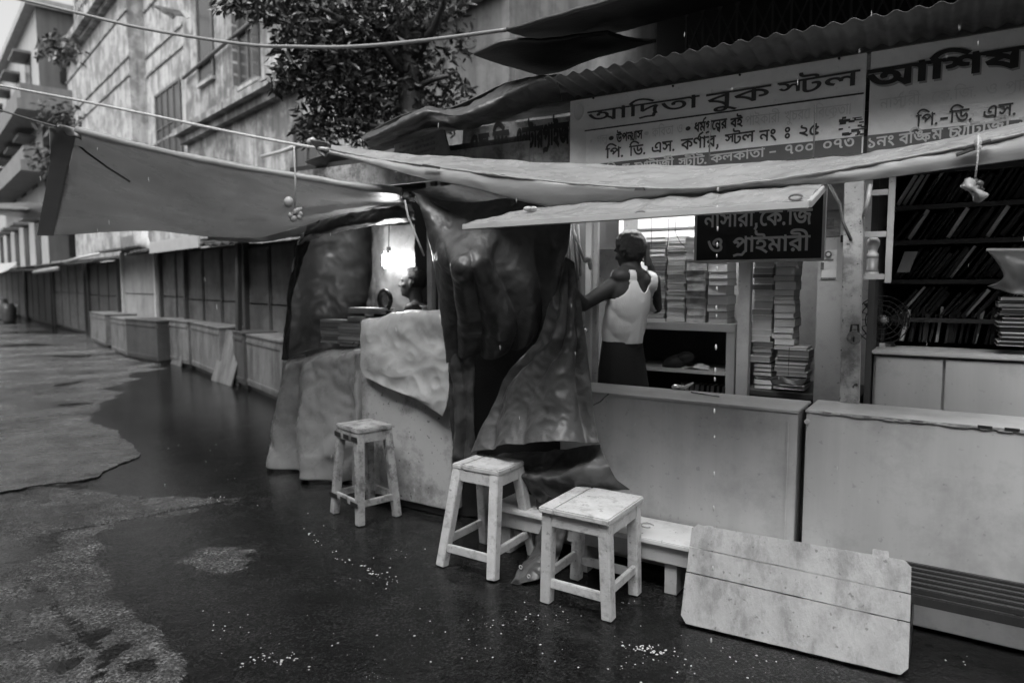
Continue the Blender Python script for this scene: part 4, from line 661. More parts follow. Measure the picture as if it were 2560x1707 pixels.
for i in range(5):
    for k in range(4):
        s, z = CS + 2.2 + i * 4.2, zt - 3.0 - k * 3.9
        b = MB(); b.box(T, s, s + 1.6, 1.55, 1.62, z - .9, z + 1.3); f = b.build('window', window_dark, fb); b = MB(); b.box(T, s - .3, s + 1.9, .9, 1.6, z + 1.4, z + 1.52); b.build('sunshade', frame_mat, f)
b = MB(); b.beam(T(CS + 3, 1.5, zt), T(CS + 3, 1.5, zt + 4), .08); b.build('aerial', frame_mat, fb)
# pale far blocks closing the lane
for i, (s0, s1, m0, h_, mt, lb) in enumerate([(78, 96, -1.5, 15, far_grey, 'pale distant block closing the lane at the far left'), (100, 130, -9, 12, far_grey, 'grey distant house beyond the end of the lane')]):
    t = thing('building', lb, 'building', T((s0 + s1) / 2, m0, 0)); b = MB(); b.box(T, s0, s1, m0, m0 + 16, 0, h_); b.build('wall', mt, t)
    for q in range(4):
        for k in range(3): b = MB(); b.box(T, s0 - .06, s0 + .02, m0 + .8 + q * 1.6, m0 + 1.6 + q * 1.6, 3 + k * 3.6, 5.2 + k * 3.6); b.build('window', window_dark, t)
    b = MB(); b.box(T, s0 - .3, s1, m0 - .3, m0 + 16, h_, h_ + .4); b.build('roof', frame_mat, t)
# pale building top centre behind the roofs
pb = thing('building', 'pale building with a small window glimpsed between tree and roof sheets', 'building', D(1350, 20, 16))
xa = D(1290, 30, 15.0); fr = lambda a, c, z: V((xa.x, xa.y, 0)) + UR * a + VN * c + V((0, 0, z))
b = MB(); b.box(fr, 0, 9, 0, 6, 0, 14); b.build('wall', plaster_pale, pb)
b = MB(); b.box(fr, .25, .62, -.05, .02, 6.6, 7.7); f = b.build('window', window_dark, pb); b = MB(); b.box(fr, .18, .25, -.1, -.002, 6.5, 7.8); b.box(fr, .62, .69, -.1, -.002, 6.5, 7.8); b.box(fr, .18, .69, -.1, -.002, 7.801, 7.9); b.build('window_frame', alu, f)
b = MB(); b.beam(fr(.7, -.4, 8.6), fr(3.2, -.4, 6.6), .4, .3); b.build('stair_beam', alu, pb)

# plants growing on the balcony block
def leafclump(m, c, rad, n, size, rs, flat=.8):
    for i in range(n):
        d = V((rs.gauss(0, 1), rs.gauss(0, 1), rs.gauss(0, 1))).normalized() * rad * rs.random() ** .4; p = V(c) + V((d.x, d.y, d.z * flat))
        leaf(m, p, size * rs.uniform(.6, 1.3), rs)
def leaf(m, p, L, rs, droop=.5):
    a = V((rs.gauss(0, 1), rs.gauss(0, 1), rs.gauss(-droop, .6))).normalized(); s = a.cross(V((rs.gauss(0, 1), rs.gauss(0, 1), rs.gauss(0, 1)))).normalized(); n = a.cross(s)
    w_ = L * .17; q = [p, p + a * L * .35 + s * w_ + n * w_ * .35, p + a * L * .7 + s * w_ * .8 - n * L * .02 + n * w_ * .3, p + a * L - n * L * .12, p + a * L * .7 - s * w_ * .8 - n * L * .02 + n * w_ * .3, p + a * L * .35 - s * w_ + n * w_ * .35, p + a * L * .35, p + a * L * .7 - n * L * .04]
    m.add(q, [(0, 1, 6), (0, 6, 5), (1, 2, 7, 6), (6, 7, 4, 5), (2, 3, 7), (7, 3, 4)])
rs = random.Random(11)
for lb, px, py, m_, rad, n_ in [('bush growing on the upper balcony of the tall block', 150, 122, 1.0, .8, 150), ('bush growing on the lower balcony of the tall block', 150, 300, .9, .9, 170), ('vine hanging below the lower balcony of the tall block', 118, 395, .6, .7, 110)]:
    c = S(px, py, m_); t = thing('balcony_plant', lb, 'plant', c); m = MB(); leafclump(m, c, rad, n_, .3, rs); m.build('foliage', leaf_mat, t); m = MB(); m.tube([c - V((0, 0, rad)), c], [.06, .03], 6); m.build('stem', bark, t)
# ---------------------------------------------------------------- tree in front of the old building
tree = thing('tree', 'dark leafy tree standing between the old building and the stall roofs', 'tree', D(1030, 400, 8.2) * V((1, 1, 0)) if False else V((D(1030, 400, 8.2).x, 8.2, 0)))
def tp(x, y, Y=8.2): return D(x, y, Y)
m = MB(); base = V((tp(1025, 300).x, 8.2, 0))
m.tube([base, tp(1030, 330), tp(1022, 210), tp(1016, 60), tp(985, -20), tp(940, -160)], [.17, .15, .13, .11, .10, .07], 10)
for pts, r in [([(1022, 210), (960, 120), (880, 60), (800, 20)], .06), ([(1020, 170), (1085, 70), (1110, 10), (1100, -60)], .06), ([(1026, 280), (940, 250), (840, 200), (740, 150)], .05), ([(1024, 300), (950, 320), (860, 300)], .045), ([(985, -10), (860, -80), (700, -60), (620, 5)], .05), ([(1020, 230), (1080, 200), (1120, 190)], .04)]:
    m.tube([tp(x, y, 8.2 - .25 * i) for i, (x, y) in enumerate(pts)], [r * (1 - .22 * i) for i in range(len(pts))], 7)
m.build('trunk', bark, tree, smooth=True)
m = MB()
for px, py, Y, rad, n_ in [(760, 40, 7.6, .42, 330), (830, 90, 7.8, .48, 430), (760, 140, 7.5, .36, 260), (860, 190, 7.9, .5, 430), (930, 60, 8.0, .5, 380), (950, 170, 8.2, .5, 360), (900, 260, 8.1, .5, 380), (990, 270, 8.3, .5, 300), (1060, 190, 8.3, .45, 260), (1060, 300, 8.4, .4, 220), (1000, 10, 8.0, .45, 240), (1100, 20, 8.2, .4, 160),
                        (800, 280, 7.8, .3, 170), (770, 330, 7.6, .17, 80), (860, 335, 7.8, .32, 150), (725, 190, 7.4, .17, 80), (700, 210, 7.4, .14, 50), (625, 5, 7.2, .22, 80), (570, -8, 7.2, .2, 60), (690, 35, 7.4, .2, 60), (1130, 250, 8.4, .35, 130), (1000, 110, 8.4, .4, 200), (1140, 110, 8.3, .25, 60), (850, -40, 7.8, .6, 260), (1020, -80, 8.2, .6, 200)]:
    leafclump(m, tp(px, py, Y), rad, int(n_ * 1.35), .115, rs, .9)
m.build('crown', leaf_mat, tree)
# ================================================================ NEAR STALLS
ZS = 2.30
# stall shells: floor-to-roof partitions, posts, back wall
st1 = thing('book_stall', 'open fronted book stall with pale posts where the man in the vest stands', 'stall', N(-1.0, .8, 0))
b = MB(); b.box(N, -2.1, -.30, 1.55, 1.6, 0, 2.5); b.build('back_wall', pillar_mat, st1)
b = MB(); b.box(N, -2.16, -2.1, .35, 1.6, 0, 2.5); b.build('side_wall', inner_wall, st1)
b = MB(); b.box(N, -2.1, .9, .32, 1.55, 2.32, 2.36); b.build('ceiling', dark_wood, st1)
b = MB(); b.box(N, -.30, -.27, .60, 1.55, 0, 2.31); b.build('partition', inner_wall, st1)
def upost(x0, x1, v, z0, z1, th=.06, mat=pillar_mat, par=None, nm='post'):
    u0, u1 = uz(F(x0, 800, v))[0], uz(F(x1, 800, v))[0]; b = MB(); b.box(N, u0, u1, v, v + th, z0, z1); return b.build(nm, mat, par, bevel=.003)
upost(1843, 1873, .8, 0, 2.31, .06, pillar_mat, st1)
upost(2040, 2112, .5, 0, 2.31, .06, pillar_mat, st1)
b = MB(); b.beam(F(2138, 430, .33), N(uz(F(2132, 1000, .33))[0], .33, 0), .085, .055, UR); b.build('post', post_mat, st1, bevel=.004)
upost(1462, 1476, .36, .9, 2.31, .03, alu, st1); upost(1480, 1492, .40, .0, 2.31, .03, pillar_mat, st1)
b = MB(); b.box(N, -2.1, .9, .32, .40, 2.2, 2.318); b.build('lintel', dark_wood, st1)
st2 = thing('book_stall', 'dark right hand book stall full of slanting books behind the pitted post', 'stall', N(.4, .8, 0))
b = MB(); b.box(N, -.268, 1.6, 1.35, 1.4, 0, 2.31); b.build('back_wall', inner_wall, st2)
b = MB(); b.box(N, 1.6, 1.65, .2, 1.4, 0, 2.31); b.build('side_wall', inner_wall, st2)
st0 = thing('book_stall', 'lamp lit stall where the seated man reads behind plastic sheets', 'stall', N(-3.0, .8, 0))
b = MB(); b.box(N, -4.6, -2.165, 1.5, 1.55, 0, 2.45); b.build('back_wall', inner_wall, st0)
b = MB(); b.box(N, -4.4, -2.165, .30, 1.5, 2.38, 2.42); b.build('ceiling', tin_dark, st0)
b = MB(); b.box(N, -4.3, -2.165, .28, .31, 2.2, 2.38); b.build('fascia', old_sign, st0)
upost(1068, 1080, .5, .9, 2.37, .05, pillar_mat, st0); upost(1096, 1104, .5, .9, 2.37, .05, pillar_mat, st0)

# counters
def counter(label, u0, u1, zt, lbl2=None):
    t = thing('counter', label, 'counter', N((u0 + u1) / 2, .15, 0), 'painted shop counters facing the lane')
    b = MB(); b.box(N, u0, u1, 0, .27, .012, zt - .0045); b.build('front_panel', panel_paint, t, bevel=.003)
    b = MB(); b.box(N, u0 + .02, u1 - .02, .03, .25, -.01, .011); b.build('plinth', black_paint, t)
    b = MB(); b.box(N, u0 - .004, u1 + .004, -.006, .33, zt - .004, zt + .010); b.build('countertop', panel_paint, t, bevel=.003)
    return t
c1 = counter('smooth white counter left of the black gap, under the man in the vest', -1.78, -.514, .90)
b = MB(); b.box(N, -.56, -.552, -.006, -.001, .1, .86); b.build('edge_strip', panel_paint, c1)
c2 = counter('smooth white counter right of the black gap with a chipped top edge', -.478, 1.5, .91)
b = MB(); q = F(2018, 1053, -.002); b.tube([q - VN * .012, q + VN * .002], .011, 14); b.build('cap', panel_paint, c2)
b = MB(); rc = random.Random(4)
for i in range(40):
    u = rc.uniform(-.45, .5); L_ = rc.uniform(.01, .05); b.box(N, u, u + L_, -.0085, -.0065, .905 + rc.uniform(0, .008), .919)
b.build('chipped_edge', wood_paint, c2)
for u in (.18, .27): b = MB(); b.box(N, u, u + .05, -.0105, -.0088, .912, .924); b.build('black_tape', black_paint, c2)
b = MB(); b.box(N, -.506, -.484, .1, .2, 0, .9); tag(b.build('gap_strip', black_paint), 'black upright strip filling the gap between the two white counters', 'batten')  # black strip filling the gap between the counter boxes
c0 = thing('counter', 'white cabinet counter with a rust flecked foot under the pale plastic sheet', 'counter', N(-3, .2, 0), 'painted shop counters facing the lane')
b = MB(); b.box(N, -3.36, -2.56, .004, .5, .05, 1.02); b.build('front_panel', M('rusty_counter_paint', .36, .4, .14, 1.6, bump=.08, bs=25, spots=.85, stain=.5, ss=4, rvar=.1), c0, bevel=.006)
b = MB(); b.box(N, -3.33, -2.59, .03, .48, 0, .049); b.build('plinth', black_paint, c0)
b = MB(); b.box(N, -3.40, -2.55, -.02, .52, 1.021, 1.05); b.build('countertop', pillar_mat, c0, bevel=.004)
# inner counter of the right stall
c3 = thing('counter', 'inner counter of the dark stall with two grey door panels and a pale nosing', 'counter', N(.4, .7, 0), 'painted shop counters facing the lane')
b = MB(); b.box(N, -.262, 1.5, .62, .9, .05, 1.13); b.build('body', pillar_mat, c3)
zc = uz(F(2152, 875, .6))[2]
b = MB(); b.box(N, -.27, 1.5, .585, .95, zc - .018, zc + .006); b.build('countertop', alu, c3, bevel=.006)
ud = uz(F(2358, 960, .6))[0]
for a0, a1 in ((-.25, ud - .006), (ud + .006, 1.0)): b = MB(); b.box(N, a0, a1, .60, .618, .1, zc - .03); b.build('door', panel_paint, c3, bevel=.003)
# clothes-peg like holder and stick lying on the white counter
t = thing('pen_holder', 'small metal clip and white spout lying on the white counter', 'clip', G(1700, 972, .912))
o_ = G(1700, 974, .912); b = MB(); b.tube([o_ + V((0, 0, .012)), o_ + UR * .03 + V((0, 0, .016)), o_ + UR * .075 + V((0, 0, .045))], [.012, .011, .004], 8); b.build('spout', foam, t, smooth=True)
b = MB(); b.ball(o_ + UR * -.02 + V((0, 0, .015)), .03, .015, .014); b.build('clip', steel, t, smooth=True)
b = MB(); b.tube([G(1728, 980, .918), G(1798, 991, .918)], .004, 6); tag(b.build('stick', dark_wood), 'thin stick lying on the white counter beside the metal clip', 'stick')
b = MB(); b.tube([F(1484, 1012, -.03), F(1500, 1004, -.05), F(1522, 984, -.03)], .004, 6); tag(b.build('twig', dark_wood), 'bent wire sticking out over the left end of the white counter', 'wire')
# low white bench in front of the counter
t = thing('bench', 'low white plank bench running along the foot of the counter behind the stools', 'bench', N(-1.5, -.16, 0))
b = MB(); b.box(N, -2.06, -.35, -.31, -.02, .245, .27); b.build('seat', white_paint, t, bevel=.004)
b = MB(); b.box(N, -2.04, -.37, -.285, -.265, .155, .244); b.build('apron', panel_paint, t, bevel=.003)
for u in (-1.98, -1.5, -1.02, -.45): b = MB(); b.box(N, u - .03, u + .03, -.262, -.05, 0, .244); b.build('leg', panel_paint, t)
b = MB(); ce = G(1618, 1312, .276); b.tube([ce + UR * (.032 * math.cos(a)) + VN * (.032 * math.sin(a)) for a in [.6 + i * .5 for i in range(11)]], .004, 6); tag(b.build('wire_hook', pillar_mat, smooth=True), 'thin curled wire ring lying on the low white bench', 'wire')
# slatted bench
t = thing('slatted_bench', 'dark bench of long narrow slats in front of the right hand counter', 'bench', N(.5, -.2, 0))
for k in range(6): b = MB(); v0 = -.33 + k * .053; b.box(N, -.10 - k * .012, 1.4, v0, v0 + .024, .285, .309); b.build('slat', slat_wood, t, bevel=.003)
b = MB(); b.box(N, -.08, 1.4, -.34, -.325, .245, .284); b.build('apron', slat_wood, t, bevel=.003)
for u in (.32, 1.1): b = MB(); b.box(N, u, u + .02, -.322, -.02, .25, .284); b.build('crossbar', dark_wood, t)
for u in (-.06, 1.2): b = MB(); b.box(N, u, u + .05, -.30, -.04, 0, .284); b.build('leg', dark_wood, t)
# wooden board leaning against the bench
t = thing('wooden_board', 'broad white wooden board with two long cracks leaning against the bench', 'board', G(1985, 1630))
pl, pr = G(1703, 1556), G(2270, 1692); ax = (pr - pl); L_ = ax.length; ax.normalize(); hz = .36
upv = (V((0, 0, 1)) + V((-ax.y, ax.x, 0)) * (.42 if V((-ax.y, ax.x, 0)).dot(VN) > 0 else -.42)).normalized(); nb = ax.cross(upv).normalized()
if nb.dot(VN) > 0: nb = -nb
Hb = .43
def roundpoly(x0, x1, y0a, y0b, y1a, y1b, r0=0, r1=0, wob=0, seed=0):
    rr_ = random.Random(seed); pts = []; n = 34
    for i in range(n + 1):
        x = x0 + (x1 - x0) * i / n; y = y0a + (y0b - y0a) * i / n
        e = min(x - x0, x1 - x)
        if r0 and e < r0: y += r0 - math.sqrt(max(0, r0 * r0 - (r0 - e) ** 2))
        pts.append((x, y + wob * rr_.uniform(-1, 1)))
    for i in range(n, -1, -1):
        x = x0 + (x1 - x0) * i / n; y = y1a + (y1b - y1a) * i / n
        e = min(x - x0, x1 - x)
        if r1 and e < r1: y -= r1 - math.sqrt(max(0, r1 * r1 - (r1 - e) ** 2))
        pts.append((x, y + wob * rr_.uniform(-1, 1)))
    return pts
for i, args in enumerate([(0, L_, 0, 0, .214, .194, .03, 0, .0007), (0.002, L_, .2185, .1985, .325, .30, 0, 0, .0007), (0.002, L_ - .001, .328, .303, Hb, Hb - .005, 0, .02, .0016)]):
    b = MB(); b.prism([pl + ax * x + upv * (y + .003) for x, y in roundpoly(*args, seed=i)], nb * (.022 - .002 * i)); b.build('plank', wood_paint, t)
b = MB(); b.box(lambda p, q, z: pl + ax * p - nb * q + upv * z, L_ - .14, L_ - .08, .002, .03, .02, Hb + .025); b.build('batten', wood_paint, t, bevel=.003)
b = MB(); b.box(lambda p, q, z: pl + ax * p - nb * q + upv * z, .06, .10, .002, .025, .02, Hb + .008); b.build('batten', wood_paint, t, bevel=.003)

# stools
def stool(label, cu, cv, zt, su, sv, bu, bv, rot, mat, bands=False, lw=.052):
    t = thing('stool', label, 'stool', N(cu, cv, 0), 'wooden stools in front of the stalls')
    ca, sa = math.cos(rot), math.sin(rot)
    fr = lambda a, c, z: N(cu + a * ca - c * sa, cv + a * sa + c * ca, z)
    b = MB(); th = .03
    b.box(fr, -su, -su * .55 - .001, -sv, sv, zt - th, zt - .001); b.box(fr, -su * .55 + .001, su, -sv, sv, zt - th, zt); b.build('seat', mat, t, bevel=.006)
    tu, tv = su * .80, sv * .78
    for a in (-1, 1):
        for c in (-1, 1):
            b = MB(); b.beam(fr(a * tu, c * tv, zt - th), fr(a * bu, c * bv, 0), lw, lw, fr(1, 0, 0) - fr(0, 0, 0), 0, lw * .95); b.build('leg', mat, t, bevel=.004)
    za = zt - th - .001
    for c in (-1, 1):
        b = MB(); b.box(fr, -tu + .02, tu - .02, c * (tv + .012) - .011, c * (tv + .012) + .011, za - .062, za); b.build('apron', mat, t, bevel=.003)
        b = MB(); b.box(fr, c * (tu + .012) - .011, c * (tu + .012) + .011, -tv + .02, tv - .02, za - .062, za); b.build('apron', mat, t, bevel=.003)
    def at(z): k = (zt - th - z) / (zt - th); return tu + (bu - tu) * k, tv + (bv - tv) * k
    zl = .10 if not bands else .13
    lu, lv = at(zl)
    for c in (-1, 1):
        b = MB(); b.beam(fr(-lu, c * (lv + .006), zl), fr(lu, c * (lv + .006), zl), .042, .022, V((0, 0, 1))); b.build('stretcher', mat, t, bevel=.003)
        zl2 = zl + (.03 if not bands else 0); l2, m2 = at(zl2)
        b = MB(); b.beam(fr(c * (l2 + .006), -m2, zl2), fr(c * (l2 + .006), m2, zl2), .042, .022, V((0, 0, 1))); b.build('stretcher', mat, t, bevel=.003)
    if bands:
        for z_, hh in ((zt - th - .035, .030), (zl, .030)):
            qu, qv = at(z_); qu += .03; qv += .03; b = MB()
            for lo, hi in ((-.98, -.45), (-.2, .25), (.5, .98)):
                b.box(fr, qu * lo, qu * hi, -qv - .004, -qv - .001, z_ - hh / 2, z_ + hh / 2); b.box(fr, -qu - .004, -qu - .001, qv * lo, qv * hi, z_ - hh / 2, z_ + hh / 2)
            b.build('painted_bands', black_paint, t)
    return t
stool('low cream stool nearest the camera with a broad worn square seat', -1.325, -.505, .475, .178, .205, .160, .15, 0, stool_paint, lw=.054)
stool('tall cream stool with splayed legs between the other two stools', -2.0, -.40, .545, .150, .128, .165, .20, 0, stool_paint, lw=.054)
stool('grimy stool with black painted dashes on its rails, farthest from the camera', -3.10, -.23, .60, .142, .128, .165, .135, -.26, old_stool_paint, True, lw=.050)

# ---------------------------------------------------------------- books
def bookmesh(L_, W2_, H_, mats, nm='book'):
    b = MB(); fr = lambda x, y, z: V((x, y, z)); c = min(.002, H_ * .2)
    b.box(fr, -L_ / 2, L_ / 2, -W2_ / 2, W2_ / 2, 0, c); b.box(fr, -L_ / 2, L_ / 2, -W2_ / 2, W2_ / 2, H_ - c, H_)
    b.box(fr, -L_ / 2 + .002, L_ / 2 - .002, -W2_ / 2 + .003, W2_ / 2 - .004, c + .0002, H_ - c - .0002, 1)
    o = b.build(nm, mats, origin=(0, 0, 0)); return o.data, o
protos = {}
def book_at(p, rot, L_, W2_, H_, mats, label, group, flipspine=False, tilt=0):
    key = (round(L_, 3), round(W2_, 3), round(H_, 3), mats[0].name)
    if key not in protos:
        me, o = bookmesh(L_, W2_, H_, mats); protos[key] = me
    else: o = bpy.data.objects.new('book', protos[key]); COL.objects.link(o)
    o.location = p; o.rotation_euler = (0, tilt, rot); tag(o, label, 'book', group); return o
ANG = math.atan2(UR.y, UR.x); rb = random.Random(21)
def stack(x0, x1, ytop, ybot, n, v, mats, label, group, jit=.006, wide=.2):
    a, c = F(x0, ybot, v), F(x1, ybot, v); z0 = (a.z + c.z) / 2; z1 = F((x0 + x1) / 2, ytop, v).z
    W_b = (c - a).length; mid = (a + c) / 2; mid = V((mid.x, mid.y, 0)) + VN * (wide / 2)
    hs = [rb.choice((.7, 1, 1, 1.4)) for _ in range(n)]; k = (z1 - z0) / sum(hs); z = z0
    for i, h_ in enumerate(hs):
        hh = round(h_ * k, 3)
        lab = ('topmost ' if i == n - 1 else 'lowest ' if i == 0 else '') + label
        book_at(V((mid.x, mid.y, z)) + UR * rb.uniform(-jit, jit) + VN * rb.uniform(-jit, jit), ANG + rb.uniform(-.04, .04), round(W_b * rb.choice((.94, 1.0)), 3), wide, max(.004, hh - .0006), mats, lab, group)
        z += hh
BK = (book_mat, page_mat); BD = (dark_book, page_mat); BP = (page_mat, page_mat); BW = (wrap_mat, wrap_mat)
stack(1612, 1662, 592, 803, 24, 1.04, BK, 'thin book in the tall stack just right of the man in the vest', 'books in the stack beside the man')
stack(1665, 1711, 590, 803, 30, 1.04, (page_mat, page_mat), 'pale thin book in the tallest close packed stack on the shelf', 'books in the tallest stack')
stack(1714, 1765, 650, 806, 7, 1.04, BW, 'shiny plastic wrapped book bundle in the stack left of the plain stack', 'wrapped bundles on the shelf', .008)
stack(1768, 1818, 655, 808, 8, 1.04, BK, 'book in the stack against the pale post, right of the wrapped bundles', 'books in the stack by the post', .008)
stack(1877, 1927, 655, 905, 17, .95, (page_mat, book_mat), 'thick book in the tall stack right of the pale post', 'books in the stack right of the post', .006)
stack(1931, 1984, 652, 862, 13, .95, BK, 'thick grey book in the second tall stack right of the pale post', 'books in the second stack right of the post', .006)
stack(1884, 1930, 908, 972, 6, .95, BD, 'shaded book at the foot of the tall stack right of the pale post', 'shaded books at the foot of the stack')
stack(1936, 2018, 866, 940, 7, .93, (page_mat, book_mat), 'paper bound book in the string tied bundle', 'books in the tied bundle', .01)
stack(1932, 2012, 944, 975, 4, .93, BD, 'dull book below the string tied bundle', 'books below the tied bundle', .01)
stack(2497, 2600, 742, 790, 6, .66, BD, 'dark book in the upper half of the stack on the inner counter', 'dark books on the inner counter', .008)
stack(2494, 2600, 795, 866, 6, .64, (page_mat, dark_book), 'pale edged book in the lower half of the stack on the inner counter', 'pale edged books on the inner counter', .012)
b = MB(); q = F(1972, 905, .925); b.box(lambda a, c, z: q + UR * a + VN * c + V((0, 0, z)), -.002, .002, 0, .002, -.09, .09); tag(b.build('string', dark_rope), 'string tied round the paper bound bundle', 'string')
# shelves of stall one
t = thing('shelf_unit', 'grey cupboard shelf carrying the tall book stacks behind the man', 'shelf', N(-1.5, 1.2, 0))
z1 = uz(F(1720, 806, 1.0))[2]; u0, u1 = uz(F(1560, 815, 1.0))[0], uz(F(1838, 830, 1.0))[0]
b = MB(); b.box(N, u0 - .3, u1, 1.0, 1.5, z1 - .055, z1 - .003); b.build('top_board', shelf_mat, t, bevel=.003)
b = MB(); b.box(N, u1 - .055, u1, 1.002, 1.06, 0, z1 - .056); b.build('side_frame', shelf_mat, t, bevel=.003)
z2 = uz(F(1720, 925, 1.02))[2]
b = MB(); b.box(N, u0 - .3, u1 - .057, 1.02, 1.45, z2 - .02, z2); b.build('shelf_board', shelf_mat, t)
b = MB(); b.box(N, u0 - .3, u1 - .057, 1.46, 1.49, 0, z1 - .056); b.build('back_board', inner_wall, t)
b = MB(); b.ball(F(1690, 905, 1.15), .10, .07, .05, Matrix.Rotation(-.3, 3, 'Y')); b.ball(F(1715, 893, 1.15), .06, .05, .04); tag(b.build('bag', black_cloth, smooth=True), 'black bag lying on the shelf below the book stacks', 'bag')
pp = sheet([[F(1700, 925, 1.08), F(1725, 917, 1.05), F(1745, 921, 1.05), F(1775, 925, 1.08)], [F(1704, 912, 1.2), F(1728, 921, 1.18), F(1748, 908, 1.16), F(1772, 915, 1.2)]], 12, 6, .01, 14)
tag(pp.build('crumpled_paper', paper, smooth=True, solid=.002), 'crumpled white paper beside the black bag', 'paper')
for k in range(9):
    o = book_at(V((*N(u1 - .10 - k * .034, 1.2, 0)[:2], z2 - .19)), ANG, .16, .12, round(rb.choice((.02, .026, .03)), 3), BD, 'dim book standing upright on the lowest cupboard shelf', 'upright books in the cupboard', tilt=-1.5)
t = thing('shelf_unit', 'low ledge carrying the two stacks right of the pale post', 'shelf', N(-.8, 1.1, 0))
b = MB(); zz = uz(F(1930, 976, .93))[2]; b.box(N, -1.0, -.35, .90, 1.5, zz - .03, zz - .002); b.build('shelf_board', shelf_dark, t); b = MB(); b.box(N, -1.0, -.35, .93, 1.48, 0, zz - .031); b.build('base', inner_wall, t)
cl = sheet([[F(1925, 948, .9), F(1950, 940, .86), F(1985, 950, .86), F(2022, 944, .9)], [F(1930, 962, .88), F(1960, 960, .84), F(1990, 965, .84), F(2010, 962, .88)]], 16, 8, .015, 12)
tag(cl.build('dark_bag', dark_tarp, smooth=True, solid=.004), 'crumpled dark plastic bag under the tied bundle', 'bag')
# back panel lit by a tube lamp
t = thing('wall_panel', 'white lit panel on the back wall behind the man', 'panel', N(-1.7, 1.53, 1.7))
ua, ub = uz(F(1592, 560, 1.5))[0], uz(F(1738, 560, 1.5))[0]; za_, zb_ = 1.58, 2.28
b = MB(); b.box(N, ua, ub, 1.52, 1.545, za_, zb_); b.build('panel', M('white_laminate', .75, .4, .03, 3, bump=.01), t)
zz = uz(F(1660, 572, 1.5))[2]; b = MB(); b.box(N, ua, ub, 1.505, 1.519, zz - .008, zz + .008); b.build('rail', frame_mat, t)
b = MB(); b.box(N, ub, ub + .03, 1.49, 1.545, za_, zb_); b.build('frame', pillar_mat, t)
t = thing('tube_lamp', 'fluorescent tube lamp under the ceiling of the stall behind the man', 'lamp', N(-1.55, 1.3, 2.25))
b = MB(); b.tube([N(-1.95, .92, 2.25), N(-1.25, .92, 2.25)], .014, 10); b.build('tube', E('lit_tube', 1, 75), t, smooth=True)
b = MB(); b.box(N, -1.98, -1.22, .90, .94, 2.27, 2.30); b.build('fitting', alu, t)
for x0, x1, pts in [(0, 0, [(1628, 545), (1629, 590), (1627, 640)]), (0, 0, [(1672, 545), (1671, 590), (1665, 640)]), (0, 0, [(1690, 545), (1688, 580), (1700, 605), (1714, 618)])]:
    b = MB(); b.tube([F(x, y, 1.0) for x, y in pts], .0025, 5); tag(b.build('wire', dark_rope), {1628: 'dark wire hanging nearest the man in front of the lit panel', 1672: 'dark wire hanging in front of the tallest stack', 1690: 'curved dark wire in front of the lit panel'}[pts[0][0]], 'wire', 'wires hanging in front of the lit panel')
b = MB(); b.box(N, *[uz(F(x, 700, .85))[0] for x in (1488, 1548)], .85, .88, uz(F(1520, 760, .85))[2] - .5, uz(F(1520, 622, .85))[2]); tag(b.build('cabinet_panel', pillar_mat, bevel=.004), 'grey upright panel left of the man in the vest', 'panel')
b = MB(); b.box(N, *[uz(F(x, 600, 1.2))[0] for x in (1547, 1556)], 1.2, 1.22, 1.2, 2.3); tag(b.build('lit_post', M('white_upright', .75, .4, .05, 3, bump=.01)), 'thin white upright lit beside the man in the vest', 'post')
# poster on the pillar, fittings on the post
def flat(x0, y0, x1, y1, v, th, mat, nm, label=None, cat=None, parent=None):
    a = uz(F(x0, (y0 + y1) / 2, v)); c = uz(F(x1, (y0 + y1) / 2, v)); zt, zb = uz(F((x0 + x1) / 2, y0, v))[2], uz(F((x0 + x1) / 2, y1, v))[2]
    b = MB(); b.box(N, a[0], c[0], v - th, v - .001, zb, zt); o = b.build(nm, mat, parent)
    return tag(o, label, cat) if label else o
po = thing('poster', 'small pale leaflet stuck on the grey pillar under a round dark emblem', 'poster', F(2070, 660, .495))
flat(2055, 625, 2092, 700, .499, .002, paper, 'sheet', parent=po)
b = MB(); q = F(2071, 636, .4945); b.tube([q, q - VN * .003], .017, 16); b.build('emblem', poster_ink, po)
b = MB(); q2 = F(2071, 636, .4905); b.tube([q2, q2 - VN * .002], .009, 16); b.build('emblem_centre', paper, po)
flat(2052, 656, 2060, 674, .4955, .002, poster_ink, 'printed_portrait', parent=po); flat(2052, 694, 2090, 698, .4955, .002, poster_ink, 'printed_line', parent=po); flat(2062, 648, 2084, 651, .4955, .002, poster_ink, 'printed_line', parent=po)
po2 = thing('poster', 'upper grey leaflet on the pillar beside the black sign', 'poster', F(2075, 560, .495)); flat(2060, 525, 2102, 592, .499, .002, board_dim, 'sheet', parent=po2); flat(2062, 548, 2086, 570, .4955, .002, poster_ink, 'printed_block', parent=po2)
rk = thing('wall_rack', 'white ladder shaped rack fixed to the pitted post', 'rack', F(2196, 700, .36))
a0 = uz(F(2216, 600, .36))[0]; a1 = uz(F(2233, 600, .36))[0]; b = MB(); b.box(N, a0, a1, .355, .375, uz(F(2224, 708, .36))[2], 2.2); b.build('upright', pillar_mat, rk, bevel=.003)
for y in (482, 586, 692): z = uz(F(2190, y, .36))[2]; b = MB(); b.box(N, -.305, a0 - .001, .357, .373, z - .014, z + .014); b.build('rung', pillar_mat, rk, bevel=.002)
bt = thing('bottle', 'white capped bottle standing on the rack by the pitted post', 'bottle', F(2180, 688, .42))
zb = uz(F(2180, 684, .42))[2]; q = F(2180, 684, .42)
b = MB(); b.lathe(q, [(.027, 0), (.028, .02), (.025, .024), (.026, .075)], 14); b.build('body', grey_plastic, bt, smooth=True)
b = MB(); b.lathe(q + V((0, 0, .0755)), [(.025, 0), (.027, .02), (.019, .028), (.022, .045), (.030, .065), (.029, .085), (.015, .105), (.008, .118)], 14); b.build('cap', bottle_mat, bt, smooth=True)
